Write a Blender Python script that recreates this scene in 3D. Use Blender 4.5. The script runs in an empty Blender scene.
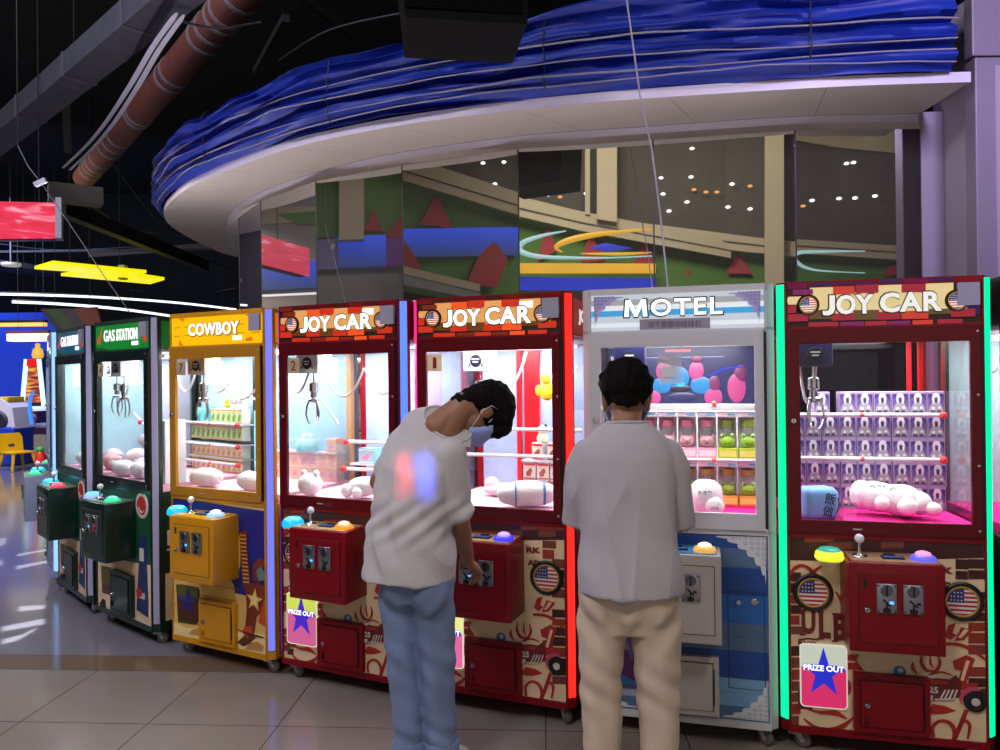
import bpy, bmesh, math, random
from mathutils import Vector, Matrix, Euler
R = math.radians
random.seed(7)
SC = bpy.context.scene
COL = SC.collection
# ------------------------------------------------------------------ render look
SC.view_settings.view_transform = 'Standard'
SC.view_settings.look = 'None'
SC.view_settings.gamma = 1.0
SC.view_settings.use_curve_mapping = False
SC.view_settings.exposure = 0.0
cy = SC.cycles
cy.use_denoising = True
cy.max_bounces = 10
cy.transparent_max_bounces = 16
cy.glossy_bounces = 5
cy.diffuse_bounces = 3
cy.sample_clamp_indirect = 4.0
cy.caustics_reflective = False
cy.caustics_refractive = False

# ------------------------------------------------------------------ camera (phone held at eye height)
CAM_H, FPX, PITCH, ROLL = 1.5685, 750.0, 0.00285, 0.0106
cam_d = bpy.data.cameras.new('camera')
cam_d.sensor_width = 36.0
cam_d.lens = 27.0
cam_d.clip_end = 200
cam = bpy.data.objects.new('camera', cam_d)
COL.objects.link(cam)
_f = Vector((0, math.cos(PITCH), math.sin(PITCH)))
_u = Vector((0, -math.sin(PITCH), math.cos(PITCH)))
_x = Vector((1, 0, 0))
_c, _s = math.cos(ROLL), math.sin(ROLL)
CR = _x * _c - _u * _s
CU = _x * _s + _u * _c
# image right = c*X + s*up ; image up = c*up - s*X  (the horizon climbs to the right)
CAMP = Vector((0, 0, CAM_H))
M = Matrix((CR, CU, -_f)).transposed().to_4x4()
M.translation = CAMP
cam.matrix_world = M
SC.camera = cam

def ray(px, py):
    return (_f * FPX + CR * (px - 500) - CU * (py - 375)).normalized()
def at_z(px, py, z):
    d = ray(px, py); return CAMP + d * ((z - CAM_H) / d.z)
def at_y(px, py, y):
    d = ray(px, py); return CAMP + d * (y / d.y)

# ------------------------------------------------------------------ materials
def C(h):
    h = h.lstrip('#')
    o = []
    for i in (0, 2, 4):
        v = int(h[i:i+2], 16) / 255
        o.append(v / 12.92 if v <= 0.04045 else ((v + 0.055) / 1.055) ** 2.4)
    return (o[0], o[1], o[2], 1.0)
MATS = {}
def pm(name, col, rough=0.5, metal=0.0, noise=0.0, scale=12.0, bump=0.0, spec=0.5, coat=0.0):
    if name in MATS: return MATS[name]
    m = bpy.data.materials.new(name); m.use_nodes = True
    n = m.node_tree.nodes; l = m.node_tree.links
    b = n['Principled BSDF']
    c = C(col) if isinstance(col, str) else col
    b.inputs['Base Color'].default_value = c
    b.inputs['Roughness'].default_value = rough
    b.inputs['Metallic'].default_value = metal
    b.inputs['Specular IOR Level'].default_value = spec
    b.inputs['Coat Weight'].default_value = coat
    if noise or bump:
        tc = n.new('ShaderNodeTexCoord'); nt = n.new('ShaderNodeTexNoise')
        nt.inputs['Scale'].default_value = scale; nt.inputs['Detail'].default_value = 5
        l.new(tc.outputs['Object'], nt.inputs['Vector'])
        if noise:
            mx = n.new('ShaderNodeMix'); mx.data_type = 'RGBA'
            mx.inputs['A'].default_value = tuple(max(0, x * (1 - noise)) for x in c[:3]) + (1,)
            mx.inputs['B'].default_value = tuple(min(1, x * (1 + noise)) for x in c[:3]) + (1,)
            l.new(nt.outputs['Fac'], mx.inputs['Factor'])
            l.new(mx.outputs['Result'], b.inputs['Base Color'])
        if bump:
            bp = n.new('ShaderNodeBump'); bp.inputs['Strength'].default_value = bump
            bp.inputs['Distance'].default_value = 0.02
            l.new(nt.outputs['Fac'], bp.inputs['Height']); l.new(bp.outputs['Normal'], b.inputs['Normal'])
    MATS[name] = m
    return m
def em(name, col, strength=1.0, base=0.3):
    """something that gives off light: a lamp, a backlit sign, a screen"""
    if name in MATS: return MATS[name]
    m = bpy.data.materials.new(name); m.use_nodes = True
    b = m.node_tree.nodes['Principled BSDF']
    c = C(col) if isinstance(col, str) else col
    b.inputs['Base Color'].default_value = tuple(x * base for x in c[:3]) + (1,)
    b.inputs['Roughness'].default_value = 0.35
    b.inputs['Emission Color'].default_value = c
    b.inputs['Emission Strength'].default_value = strength
    MATS[name] = m
    return m
def glass(name, tint=(1, 1, 1), refl=1.0, ior=1.35, body=0.0, bodycol=(.8, .85, .9, 1)):
    """thin clear pane"""
    if name in MATS: return MATS[name]
    m = bpy.data.materials.new(name); m.use_nodes = True
    n = m.node_tree.nodes; l = m.node_tree.links
    n.clear()
    out = n.new('ShaderNodeOutputMaterial')
    tr = n.new('ShaderNodeBsdfTransparent'); tr.inputs['Color'].default_value = (*tint, 1)
    gl = n.new('ShaderNodeBsdfGlossy'); gl.inputs['Roughness'].default_value = 0.02
    fr = n.new('ShaderNodeFresnel'); fr.inputs['IOR'].default_value = ior
    mt = n.new('ShaderNodeMath'); mt.operation = 'MULTIPLY'; mt.inputs[1].default_value = refl
    mx = n.new('ShaderNodeMixShader')
    l.new(fr.outputs[0], mt.inputs[0]); l.new(mt.outputs[0], mx.inputs['Fac'])
    last = tr
    if body:
        df = n.new('ShaderNodeBsdfDiffuse'); df.inputs['Color'].default_value = bodycol
        m2 = n.new('ShaderNodeMixShader'); m2.inputs['Fac'].default_value = body
        l.new(tr.outputs[0], m2.inputs[1]); l.new(df.outputs[0], m2.inputs[2]); last = m2
    l.new(last.outputs[0], mx.inputs[1]); l.new(gl.outputs[0], mx.inputs[2])
    l.new(mx.outputs[0], out.inputs['Surface'])
    MATS[name] = m
    return m

def thin(name, col, trans=.6):
    if name in MATS: return MATS[name]
    m = bpy.data.materials.new(name); m.use_nodes = True
    n = m.node_tree.nodes; l = m.node_tree.links
    b = n['Principled BSDF']; b.inputs['Base Color'].default_value = C(col); b.inputs['Roughness'].default_value = .7
    t = n.new('ShaderNodeBsdfTranslucent'); t.inputs['Color'].default_value = C(col)
    x = n.new('ShaderNodeMixShader'); x.inputs['Fac'].default_value = trans
    l.new(b.outputs[0], x.inputs[1]); l.new(t.outputs[0], x.inputs[2])
    l.new(x.outputs[0], n['Material Output'].inputs['Surface'])
    MATS[name] = m
    return m

# ------------------------------------------------------------------ mesh builder
class MB:
    def __init__(s):
        s.v = []; s.f = []; s.m = []; s.mi = 0; s.X = None
    def add(s, vs, fs, mi=None):
        k = len(s.v); mi = s.mi if mi is None else mi
        if s.X is not None: vs = [s.X @ Vector(v) for v in vs]
        s.v += [tuple(v) for v in vs]
        for f in fs:
            s.f.append(tuple(i + k for i in f)); s.m.append(mi)
        return s
    def box(s, x0, x1, y0, y1, z0, z1, mi=None, bev=0.0):
        if bev:
            bm = bmesh.new(); bmesh.ops.create_cube(bm, size=1)
            for v in bm.verts:
                v.co = Vector(((x0 + x1) / 2 + v.co.x * (x1 - x0), (y0 + y1) / 2 + v.co.y * (y1 - y0), (z0 + z1) / 2 + v.co.z * (z1 - z0)))
            bmesh.ops.bevel(bm, geom=bm.edges[:], offset=bev, segments=3, profile=0.5, affect='EDGES')
            bm.verts.index_update()
            r = s.add([v.co.copy() for v in bm.verts], [[v.index for v in f.verts] for f in bm.faces], mi)
            bm.free(); return r
        v = [(x0, y0, z0), (x1, y0, z0), (x1, y1, z0), (x0, y1, z0), (x0, y0, z1), (x1, y0, z1), (x1, y1, z1), (x0, y1, z1)]
        return s.add(v, [(0, 3, 2, 1), (4, 5, 6, 7), (0, 1, 5, 4), (1, 2, 6, 5), (2, 3, 7, 6), (3, 0, 4, 7)], mi)
    def prism(s, pts, y0, y1, mi=None):
        """polygon given in (x, z), thickness along y"""
        n = len(pts)
        v = [(p[0], y0, p[1]) for p in pts] + [(p[0], y1, p[1]) for p in pts]
        f = [tuple(range(n)), tuple(range(2 * n - 1, n - 1, -1))] + [(i, i + n, (i + 1) % n + n, (i + 1) % n) for i in range(n)]
        return s.add(v, f, mi)
    def slab(s, pts, z0, z1, mi=None):
        n = len(pts)
        v = [(p[0], p[1], z0) for p in pts] + [(p[0], p[1], z1) for p in pts]
        f = [tuple(range(n)), tuple(range(2 * n - 1, n - 1, -1))] + [(i, i + n, (i + 1) % n + n, (i + 1) % n) for i in range(n)]
        return s.add(v, f, mi)
    def quadprism(s, a, b, c, d, th, mi=None):
        """four points in space, thickness along their normal"""
        a, b, c, d = map(Vector, (a, b, c, d))
        n = (b - a).cross(d - a).normalized() * th
        v = [a, b, c, d, a + n, b + n, c + n, d + n]
        return s.add(v, [(0, 3, 2, 1), (4, 5, 6, 7), (0, 1, 5, 4), (1, 2, 6, 5), (2, 3, 7, 6), (3, 0, 4, 7)], mi)
    def polyprism(s, pts, nrm, th, mi=None):
        n = len(pts); nv = Vector(nrm).normalized() * th
        v = [Vector(p) for p in pts] + [Vector(p) + nv for p in pts]
        f = [tuple(range(n)), tuple(range(2 * n - 1, n - 1, -1))] + [(i, i + n, (i + 1) % n + n, (i + 1) % n) for i in range(n)]
        return s.add(v, f, mi)
    def tube(s, pts, r, n=8, mi=None, closed=False, flat=1.0, up=None):
        pts = [Vector(p) for p in pts]; N = len(pts)
        rs = r if isinstance(r, (list, tuple)) else [r] * N
        vs = []; nrm = None
        for i in range(N):
            a = pts[(i - 1) % N] if closed or i > 0 else pts[i]
            b = pts[(i + 1) % N] if closed or i < N - 1 else pts[i]
            t = (b - a).normalized() if (b - a).length > 1e-9 else Vector((0, 0, 1))
            if up is not None:
                u = Vector(up)
            elif nrm is None:
                u = Vector((0, 0, 1)) if abs(t.z) < .9 else Vector((1, 0, 0))
            else: u = nrm
            nrm = (u - t * u.dot(t)).normalized()
            bi = t.cross(nrm)
            for k in range(n):
                th = 2 * math.pi * k / n
                vs.append(pts[i] + nrm * (math.cos(th) * rs[i] * flat) + bi * (math.sin(th) * rs[i]))
        fs = []
        for i in range(N if closed else N - 1):
            j = (i + 1) % N
            for k in range(n):
                fs.append((i * n + k, i * n + (k + 1) % n, j * n + (k + 1) % n, j * n + k))
        if not closed:
            fs.append(tuple(range(n - 1, -1, -1))); fs.append(tuple((N - 1) * n + k for k in range(n)))
        return s.add(vs, fs, mi)
    def lathe(s, prof, c=(0, 0, 0), axis='z', n=20, mi=None, mis=None):
        """profile of (radius, height) turned about an axis through c"""
        c = Vector(c); vs = []; fs = []; N = len(prof)
        for (r, h) in prof:
            for k in range(n):
                th = 2 * math.pi * k / n; a, b = r * math.cos(th), r * math.sin(th)
                if axis == 'z': p = (a, b, h)
                elif axis == 'y': p = (a, h, b)
                else: p = (h, a, b)
                vs.append(c + Vector(p))
        for i in range(N - 1):
            for k in range(n):
                fs.append((i * n + k, i * n + (k + 1) % n, (i + 1) * n + (k + 1) % n, (i + 1) * n + k))
        if prof[0][0] > 1e-6: fs.append(tuple(range(n)))
        if prof[-1][0] > 1e-6: fs.append(tuple((N - 1) * n + k for k in range(n)))
        return s.add(vs, fs, mi)
    def ball(s, c, r, n=14, m=9, mi=None, rot=None):
        if not isinstance(r, (tuple, list)): r = (r, r, r)
        vs = []; fs = []
        c = Vector(c)
        for i in range(m + 1):
            ph = math.pi * i / m
            for k in range(n):
                th = 2 * math.pi * k / n
                p = Vector((r[0] * math.sin(ph) * math.cos(th), r[1] * math.sin(ph) * math.sin(th), r[2] * math.cos(ph)))
                if rot is not None: p = rot @ p
                vs.append(c + p)
        for i in range(m):
            for k in range(n):
                fs.append((i * n + k, (i + 1) * n + k, (i + 1) * n + (k + 1) % n, i * n + (k + 1) % n))
        return s.add(vs, fs, mi)
    def text(s, body, cx, cz, w, h, y, th, bold=0.0, mi=None, shear=0.0, gap=1.0):
        """raised lettering in the (x, z) plane, fitted to w x h, front face at y"""
        cu = bpy.data.curves.new('lettering', 'FONT'); cu.body = body; cu.offset = bold
        cu.extrude = 0.05; cu.resolution_u = 3; cu.shear = shear; cu.space_character = gap
        ob = bpy.data.objects.new('lettering', cu); COL.objects.link(ob)
        dg = bpy.context.evaluated_depsgraph_get()
        me = bpy.data.meshes.new_from_object(ob.evaluated_get(dg))
        vs = [v.co.copy() for v in me.vertices]; fs = [tuple(p.vertices) for p in me.polygons]
        bpy.data.objects.remove(ob); bpy.data.curves.remove(cu); bpy.data.meshes.remove(me)
        if not vs: return s
        x0, x1 = min(v.x for v in vs), max(v.x for v in vs); y0, y1 = min(v.y for v in vs), max(v.y for v in vs)
        sx = w / max(1e-6, x1 - x0); sy = (h / max(1e-6, y1 - y0)) if h else sx
        out = [(cx + (v.x - (x0 + x1) / 2) * sx, y + (th if v.z < 0 else 0), cz + (v.y - (y0 + y1) / 2) * sy) for v in vs]
        return s.add(out, fs, mi)
    def build(s, name, mats, parent=None, smooth=False, ang=38, weld=False):
        me = bpy.data.meshes.new(name)
        if not isinstance(mats, (list, tuple)): mats = [mats]
        me.from_pydata(s.v, [], s.f)
        for m in mats: me.materials.append(m)
        for p, k in zip(me.polygons, s.m): p.material_index = min(k, len(mats) - 1)
        bm = bmesh.new(); bm.from_mesh(me)
        bmesh.ops.remove_doubles(bm, verts=bm.verts[:], dist=1e-6)
        bmesh.ops.recalc_face_normals(bm, faces=bm.faces[:])
        bm.to_mesh(me); bm.free()
        if smooth:
            for p in me.polygons: p.use_smooth = True
            me.set_sharp_from_angle(angle=R(ang))
        me.update()
        o = bpy.data.objects.new(name, me); COL.objects.link(o)
        if parent is not None: o.parent = parent
        return o

def tag(o, label=None, cat=None, group=None, kind=None):
    if label: o['label'] = label
    if cat: o['category'] = cat
    if group: o['group'] = group
    if kind: o['kind'] = kind
    return o
def thing(name, label, cat, loc=(0, 0, 0), rz=0.0, group=None):
    o = bpy.data.objects.new(name, None); COL.objects.link(o)
    o.empty_display_size = 0.1
    o.location = loc; o.rotation_euler = (0, 0, rz)
    return tag(o, label, cat, group)
def dup(src, label, loc=None, rz=None, group=None):
    r = src.copy(); COL.objects.link(r)
    if loc is not None: r.location = loc
    if rz is not None: r.rotation_euler = (0, 0, rz)
    r['label'] = label
    if group: r['group'] = group
    for ch in list(src.children):
        c = ch.copy(); COL.objects.link(c); c.parent = r
        for g in ch.children:
            d = g.copy(); COL.objects.link(d); d.parent = c
    return r
def area(name, loc, target, size, energy, col=(1, 1, 1), size_y=None, spread=180, parent=None):
    d = bpy.data.lights.new(name, 'AREA'); d.energy = energy; d.color = col[:3]
    d.shape = 'RECTANGLE'; d.size = size; d.size_y = size_y or size; d.spread = R(spread)
    o = bpy.data.objects.new(name, d); COL.objects.link(o)
    o.location = loc
    v = Vector(target) - Vector(loc)
    o.rotation_euler = v.to_track_quat('-Z', 'Y').to_euler()
    if parent is not None: o.parent = parent
    return o
def spot(name, loc, target, energy, ang, col=(1, 1, 1), blend=0.3, r=0.03):
    d = bpy.data.lights.new(name, 'SPOT'); d.energy = energy; d.color = col[:3]
    d.spot_size = R(ang); d.spot_blend = blend; d.shadow_soft_size = r
    o = bpy.data.objects.new(name, d); COL.objects.link(o); o.location = loc
    o.rotation_euler = (Vector(target) - Vector(loc)).to_track_quat('-Z', 'Y').to_euler()
    return o
# ================================================================== the claw machines
W2, CH, DEP = 0.3675, 0.030, 0.74
ZB, ZT = 0.082, 1.95
ZF0, ZF1, ZG0, ZG1 = 0.915, 1.757, 0.968, 1.692
white_metal = pm('white_enamel', '#d9d9dd', .35)
chrome = pm('brushed_steel', '#b9bcc0', .25, 1.0)
black_pl = pm('black_plastic', '#0b0b0d', .4)
rubber = pm('dark_rubber', '#17171a', .7)
wheelmat = pm('caster_wheel', '#5c5658', .5)
fork_m = pm('caster_zinc', '#b4b6ba', .4, .5)
lilac_card = pm('grey_lilac_card', '#8f8da0', .6)
paper_m = pm('white_paper', '#e9ecee', .7)
sheet_m = thin('paper_sheet', '#ffffff', .95)
card_m = thin('yellowed_card', '#d0c4ae', .7)
bed_pink = pm('pink_felt', '#f0b9cf', .9)
bed_hot = pm('hot_pink_felt', '#e8168c', .9)
red_knob = pm('red_plastic', '#d8261c', .35)
clear = glass('clear_pane', refl=.35)
acryl = glass('acrylic_sheet', refl=.7, body=.08)
dark_mirror = pm('smoked_back_panel', '#05050c', .05, .0, spec=.22)
led_white = em('white_led', '#f4f8ff', 3.0)
white_sign = em('lit_white_lettering', '#ffffff', 1.25)
white_sign_dim = em('lit_cream_lettering', '#f0eee6', .80)
outline_m = pm('dark_letter_outline', '#1b1210', .5)

def bil(px, py, q):
    (a, b, c, d) = q   # TL TR BL BR
    u = v = .5
    for _ in range(12):
        xl = a[0] + (c[0] - a[0]) * v; xr = b[0] + (d[0] - b[0]) * v
        u = (px - xl) / (xr - xl)
        yt = a[1] + (b[1] - a[1]) * u; yb = c[1] + (d[1] - c[1]) * u
        v = (py - yt) / (yb - yt)
    return ((u - .5) * 2 * W2, ZT - (ZT - ZB) * v)
QJ = ((783.5, 283), (983, 275), (792, 731), (987, 752))
QC = ((171.8, 313.1), (263.9, 307.2), (173.1, 639), (267.8, 660))
QG = ((96.3, 322.8), (150.5, 317.2), (97.8, 609.8), (152.7, 632.4))
QM = ((587, 291), (765, 283), (598, 709), (773, 730))

def circ_slice(cx, cz, r, za, zb, xa=-9, xb=9, n=7):
    """the part of a disc between two heights (and two x bounds), as a polygon"""
    pts = []
    za, zb = max(za, cz - r), min(zb, cz + r)
    L = []; Rr = []
    for i in range(n):
        z = za + (zb - za) * i / (n - 1)
        h = math.sqrt(max(0, r * r - (z - cz) ** 2))
        x0, x1 = max(cx - h, xa), min(cx + h, xb)
        if x1 < x0: x1 = x0
        L.append((x0, z)); Rr.append((x1, z))
    return L + Rr[::-1]
def flag_roundel(root, cx, cz, r, y, lit):
    """star-spangled roundel with a tyre rim"""
    mb = MB()
    mb.lathe([(r * .74, -.001), (r * .78, -.008), (r * .92, -.010), (r, -.005), (r, 0)], (cx, y, cz), 'y', 28, 0)
    mb.lathe([(r * .70, -.004), (r * .70, -.009), (r * .78, -.009), (r * .78, -.004)], (cx, y, cz), 'y', 28, 1)
    rr = r * .71; hh = 2 * rr / 13
    for k in range(13):
        za = cz - rr + k * hh
        mb.prism(circ_slice(cx, cz, rr, za, za + hh), y - .005, y - .001, 2 if k % 2 == 0 else 3)
    mb.prism(circ_slice(cx, cz, rr * .995, cz - hh * .5 + .0, cz + rr, xb=cx + rr * .12), y - .0065, y - .004, 4)
    for i in range(4):
        for j in range(3):
            x = cx - rr * .72 + i * rr * .22; z = cz + hh * .6 + j * rr * .27
            if (x - cx) ** 2 + (z - cz) ** 2 < (rr * .85) ** 2:
                mb.lathe([(0, -.0085), (rr * .055, -.0075)], (cx - 0 + (x - cx), y, z), 'y', 6, 3)
    if lit:
        ms = [black_pl, em('lit_gold', '#c8902c', .6), em('lit_flag_red', '#d8302a', .75), em('lit_flag_white', '#f4e8dc', .85), em('lit_flag_blue', '#2a3c86', .6)]
    else:
        ms = [black_pl, pm('gold_rim', '#b98a3a', .4), pm('flag_red', '#a8202a', .5), pm('flag_white', '#d8d4d2', .5), pm('flag_blue', '#27306e', .5)]
    return mb.build('flag_roundel', ms, root, smooth=True)
def star(cx, cz, r, k=.40, rot=0):
    return [(cx + (r if i % 2 == 0 else r * k) * math.sin(rot + i * math.pi / 5), cz + (r if i % 2 == 0 else r * k) * math.cos(rot + i * math.pi / 5)) for i in range(10)]
def swirl(cx, cz, r0, r1, a0, a1, w, n=18):
    """a tapering scroll as a polygon"""
    o = []; i_ = []
    for k in range(n):
        t = k / (n - 1); a = R(a0 + (a1 - a0) * t); r = r0 + (r1 - r0) * t
        ww = w * (math.sin(math.pi * min(1, .12 + t * .88)) * .9 + .1)
        o.append((cx + (r + ww / 2) * math.cos(a), cz + (r + ww / 2) * math.sin(a)))
        i_.append((cx + (r - ww / 2) * math.cos(a), cz + (r - ww / 2) * math.sin(a)))
    return o + i_[::-1]

def caster(root, x, y):
    a = R(random.uniform(-50, 50))
    X = Matrix.Translation((x, y, 0)) @ Matrix.Rotation(a, 4, 'Z')
    f = MB(); f.X = X
    f.box(-.028, .028, -.028, .028, .074, .084)
    f.lathe([(.016, .062), (.016, .076)], (0, 0, 0), 'z', 12)
    for s in (-1, 1):
        f.prism([(-.012, .064), (.020, .064), (.030, .030), (.018, .030)], s * .017 - .002, s * .017 + .002)
    f.box(-.034, -.008, -.016, .016, .052, .066, bev=.003)
    fo = f.build('caster', fork_m, root)
    w = MB(); w.X = X
    w.lathe([(.006, -.013), (.028, -.013), (.034, -.008), (.034, .008), (.028, .013), (.006, .013)], (.022, 0, .035), 'y', 20, 0)
    w.lathe([(.0, -.0145), (.012, -.0145), (.012, .0145), (.0, .0145)], (.022, 0, .035), 'y', 12, 1)
    w.build('wheel', [wheelmat, fork_m], fo, smooth=True)

def lock(root, x, z, y, name='lock'):
    k = MB()
    k.lathe([(.0, -.010), (.009, -.010), (.012, -.006), (.012, 0)], (x, y, z), 'y', 16, 0)
    k.box(x - .0015, x + .0015, y - .0112, y - .0095, z - .005, z + .005, 1)
    return k.build(name, [chrome, black_pl], root, smooth=True)

def coin_mech(parent, x, z, y, lit, style=0):
    k = MB()
    k.box(x - .036, x + .036, y - .008, y, z - .056, z + .056, 0, bev=.003)
    k.lathe([(0, -.004), (.019, -.004), (.022, 0)], (x, y - .008, z + .030), 'y', 18, 1)
    k.box(x - .003, x + .003, y - .015, y - .011, z + .010, z + .049, 2)
    k.prism([(x - .016, z - .006), (x - .011, z - .001), (x + .016, z - .026), (x + .011, z - .031)], y - .0095, y - .0075, 2)
    k.box(x + .010, x + .024, y - .010, y - .0075, z - .020, z - .010, 3 if lit else 2)
    k.box(x - .013, x + .013, y - .011, y - .0075, z - .053, z - .036, 2)
    k.box(x - .003, x + .003, y - .012, y - .0075, z - .036, z - .018, 2)
    for sx in (-1, 1):
        for sz in (-1, 1):
            k.lathe([(0, -.003), (.0035, -.002), (.0035, 0)], (x + sx * .029, y - .0075, z + sz * .049), 'y', 8, 2)
    if style:
        k.box(x - .014, x + .014, y - .0098, y - .0075, z - .045, z + .012, 4)
        k.lathe([(0, -.002), (.009, -.002), (.009, 0)], (x, y - .0095, z - .010), 'y', 12, 0)
    return k.build('coin_mechanism', [pm('coin_plate', '#9a9ca6', .3, .9), pm('coin_disc', '#6d7078', .3, .9), black_pl, em('blue_coin_led', '#4aa0ff', 2.0), pm('red_coin_card', '#c03038', .5)], parent, smooth=True)

def control_box(root, K, h=.345, ztop=.840, hw=.168, p=.18, door='left'):
    z1 = ztop; z0 = ztop - h
    b = MB(); b.box(-hw, hw, -p, -.001, z0, z1, 0, bev=.006)
    bo = b.build('control_box', K['box'], root, smooth=True)
    y = -p
    d = MB(); d.box(-hw + .035, hw - .028, y - .004, y + .004, z0 + .040, z1 - .045, 0, bev=.002)
    d.box(-hw + .032, hw - .025, y - .0008, y + .004, z0 + .037, z1 - .042, 1)
    d.box(-hw + .050, -hw + .062, y - .0052, y - .003, z1 - .095, z1 - .060, 1)
    d.build('coin_door', [K['box'], black_pl], bo)
    lock(bo, -hw + .062, z0 + .165, y - .004)
    for i, x in enumerate((-.038, .055)):
        coin_mech(bo, x, z1 - .132, y - .004, i == 0, K.get('coin_red', 0) and i)
    dk = MB(); dk.box(-hw + .014, hw - .014, -p + .014, -.01, z1 - .002, z1 + .004, 0)
    dk.build('control_deck', K['deck'], bo)
    j = MB()
    j.lathe([(.030, .004), (.028, .008), (.010, .012), (.006, .016), (.006, .060)], (-.110, -p + .095, z1), 'z', 16, 0)
    j.ball((-.110, -p + .095, z1 + .072), .0185, 14, 9, 1)
    j.build('joystick', [chrome, pm('joystick_knob', K.get('knob', '#d9dbe8'), .25)], bo, smooth=True)
    u = MB()
    u.lathe([(.046, .004), (.046, .012), (.040, .020), (.030, .024)], (.112, -p + .070, z1), 'z', 22, 0)
    u.lathe([(.030, .022), (.026, .032), (.012, .038), (0, .039)], (.112, -p + .070, z1), 'z', 22, 1)
    u.build('push_button', [K['button_rim'], K['button']], bo, smooth=True)
    s = MB(); s.box(-.035, .045, -p + .055, -p + .092, z1 + .003, z1 + .010, 0)
    s.box(-.028, .038, -p + .060, -p + .087, z1 + .0095, z1 + .0110, 1)
    s.build('counter_display', [black_pl, em('blue_counter_glow', '#2b52a8', .55)], bo)
    t = MB(); t.box(-.018, .022, -p + .104, -p + .126, z1 + .003, z1 + .012, 0, bev=.002)
    t.build('card_reader', black_pl, bo)
    return bo

def call_lamp(root, K, z=.845):
    if not K.get('lamp'): return
    l = MB()
    l.box(-.235, -.195, -.075, -.001, z - .030, z - .022, 0)
    l.prism([(-.235, z - .022), (-.195, z - .022), (-.205, z - .075)], -.006, -.001, 0)
    c = (-.222, -.085, z)
    l.lathe([(.050, -.022), (.056, -.012), (.052, .008), (.044, .016)], c, 'z', 24, 1)
    l.lathe([(.044, .016), (.036, .024), (.028, .026), (.022, .020), (.014, .020), (0, .026)], c, 'z', 24, 2)
    l.build('call_lamp', [white_metal, K['lamp'], K['lamp2']], root, smooth=True)

def prize_hatch(root, K, x0=-.125, x1=.155, z0=.118, z1=.355):
    h = MB(); h.box(x0, x1, -.030, -.001, z0, z1, 0, bev=.003)
    ho = h.build('prize_hatch', K['box'], root)
    d = MB()
    d.box(x0 + .020, x1 - .022, -.0315, -.028, z0 + .022, z1 - .022, 1)
    d.box(x0 + .023, x1 - .026, -.036, -.030, z0 + .025, z1 - .025, 0, bev=.006)
    d.box(x1 - .024, x1 - .018, -.034, -.028, z0 + .05, z1 - .05, 1)
    d.build('hatch_door', [K['box'], black_pl], ho)
    lock(ho, x0 + .048, z0 + .115, -.036)
    k = MB(); k.box(x0 + .040, x0 + .050, -.046, -.035, z0 + .040, z0 + .072, 0, bev=.002)
    k.build('hatch_latch', K['box2'], ho)
    return ho

def prize_sign(root, x0, x1, z0, z1, top, bot, starm, txt=True, rim=None, tm=None):
    s = MB(); zm = z0 + (z1 - z0) * .64
    def rr(xa, xb, za, zb, r, which):
        pts = []
        cs = [(xb - r, zb - r, 0), (xa + r, zb - r, 90), (xa + r, za + r, 180), (xb - r, za + r, 270)]
        for i, (cx, cz, a0) in enumerate(cs):
            if i in which:
                for k in range(5):
                    a = R(a0 + k * 22.5); pts.append((cx + r * math.cos(a), cz + r * math.sin(a)))
            else:
                pts.append(((xb, xa, xa, xb)[i], (zb, zb, za, za)[i]))
        return pts
    s.prism(rr(x0 - .005, x1 + .005, z0 - .005, z1 + .005, .018, (0, 1, 2, 3)), -.012, -.001, 0)
    s.prism(rr(x0, x1, zm, z1, .014, (0, 1)), -.0135, -.011, 1)
    s.prism(rr(x0, x1, z0, zm, .014, (2, 3)), -.0135, -.011, 2)
    cx = (x0 + x1) / 2
    so = s.build('prize_sign', [rim or paper_m, top, bot], root)
    k = MB()
    w = (x1 - x0) * .46; hz = (z1 - z0)
    # five-pointed star stretched to the panel
    pts = [(cx + (q[0]) * w * 1.08, z0 + hz * .56 + q[1] * hz * .42) for q in star(0, 0, 1, .40)]
    k.prism(pts, -.0150, -.0132, 0)
    k.prism([(cx - w, zm - .012), (cx + w, zm - .012), (cx + w, zm + .012), (cx - w, zm + .012)], -.0150, -.0132, 0)
    k.build('star_emblem', starm, so)
    if txt:
        t = MB(); t.text('PRIZE OUT', cx, zm + .000, (x1 - x0) * .90, .024, -.0165, .0015, bold=.03)
        t.build('lettering', tm or white_sign, so)
    return so

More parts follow.
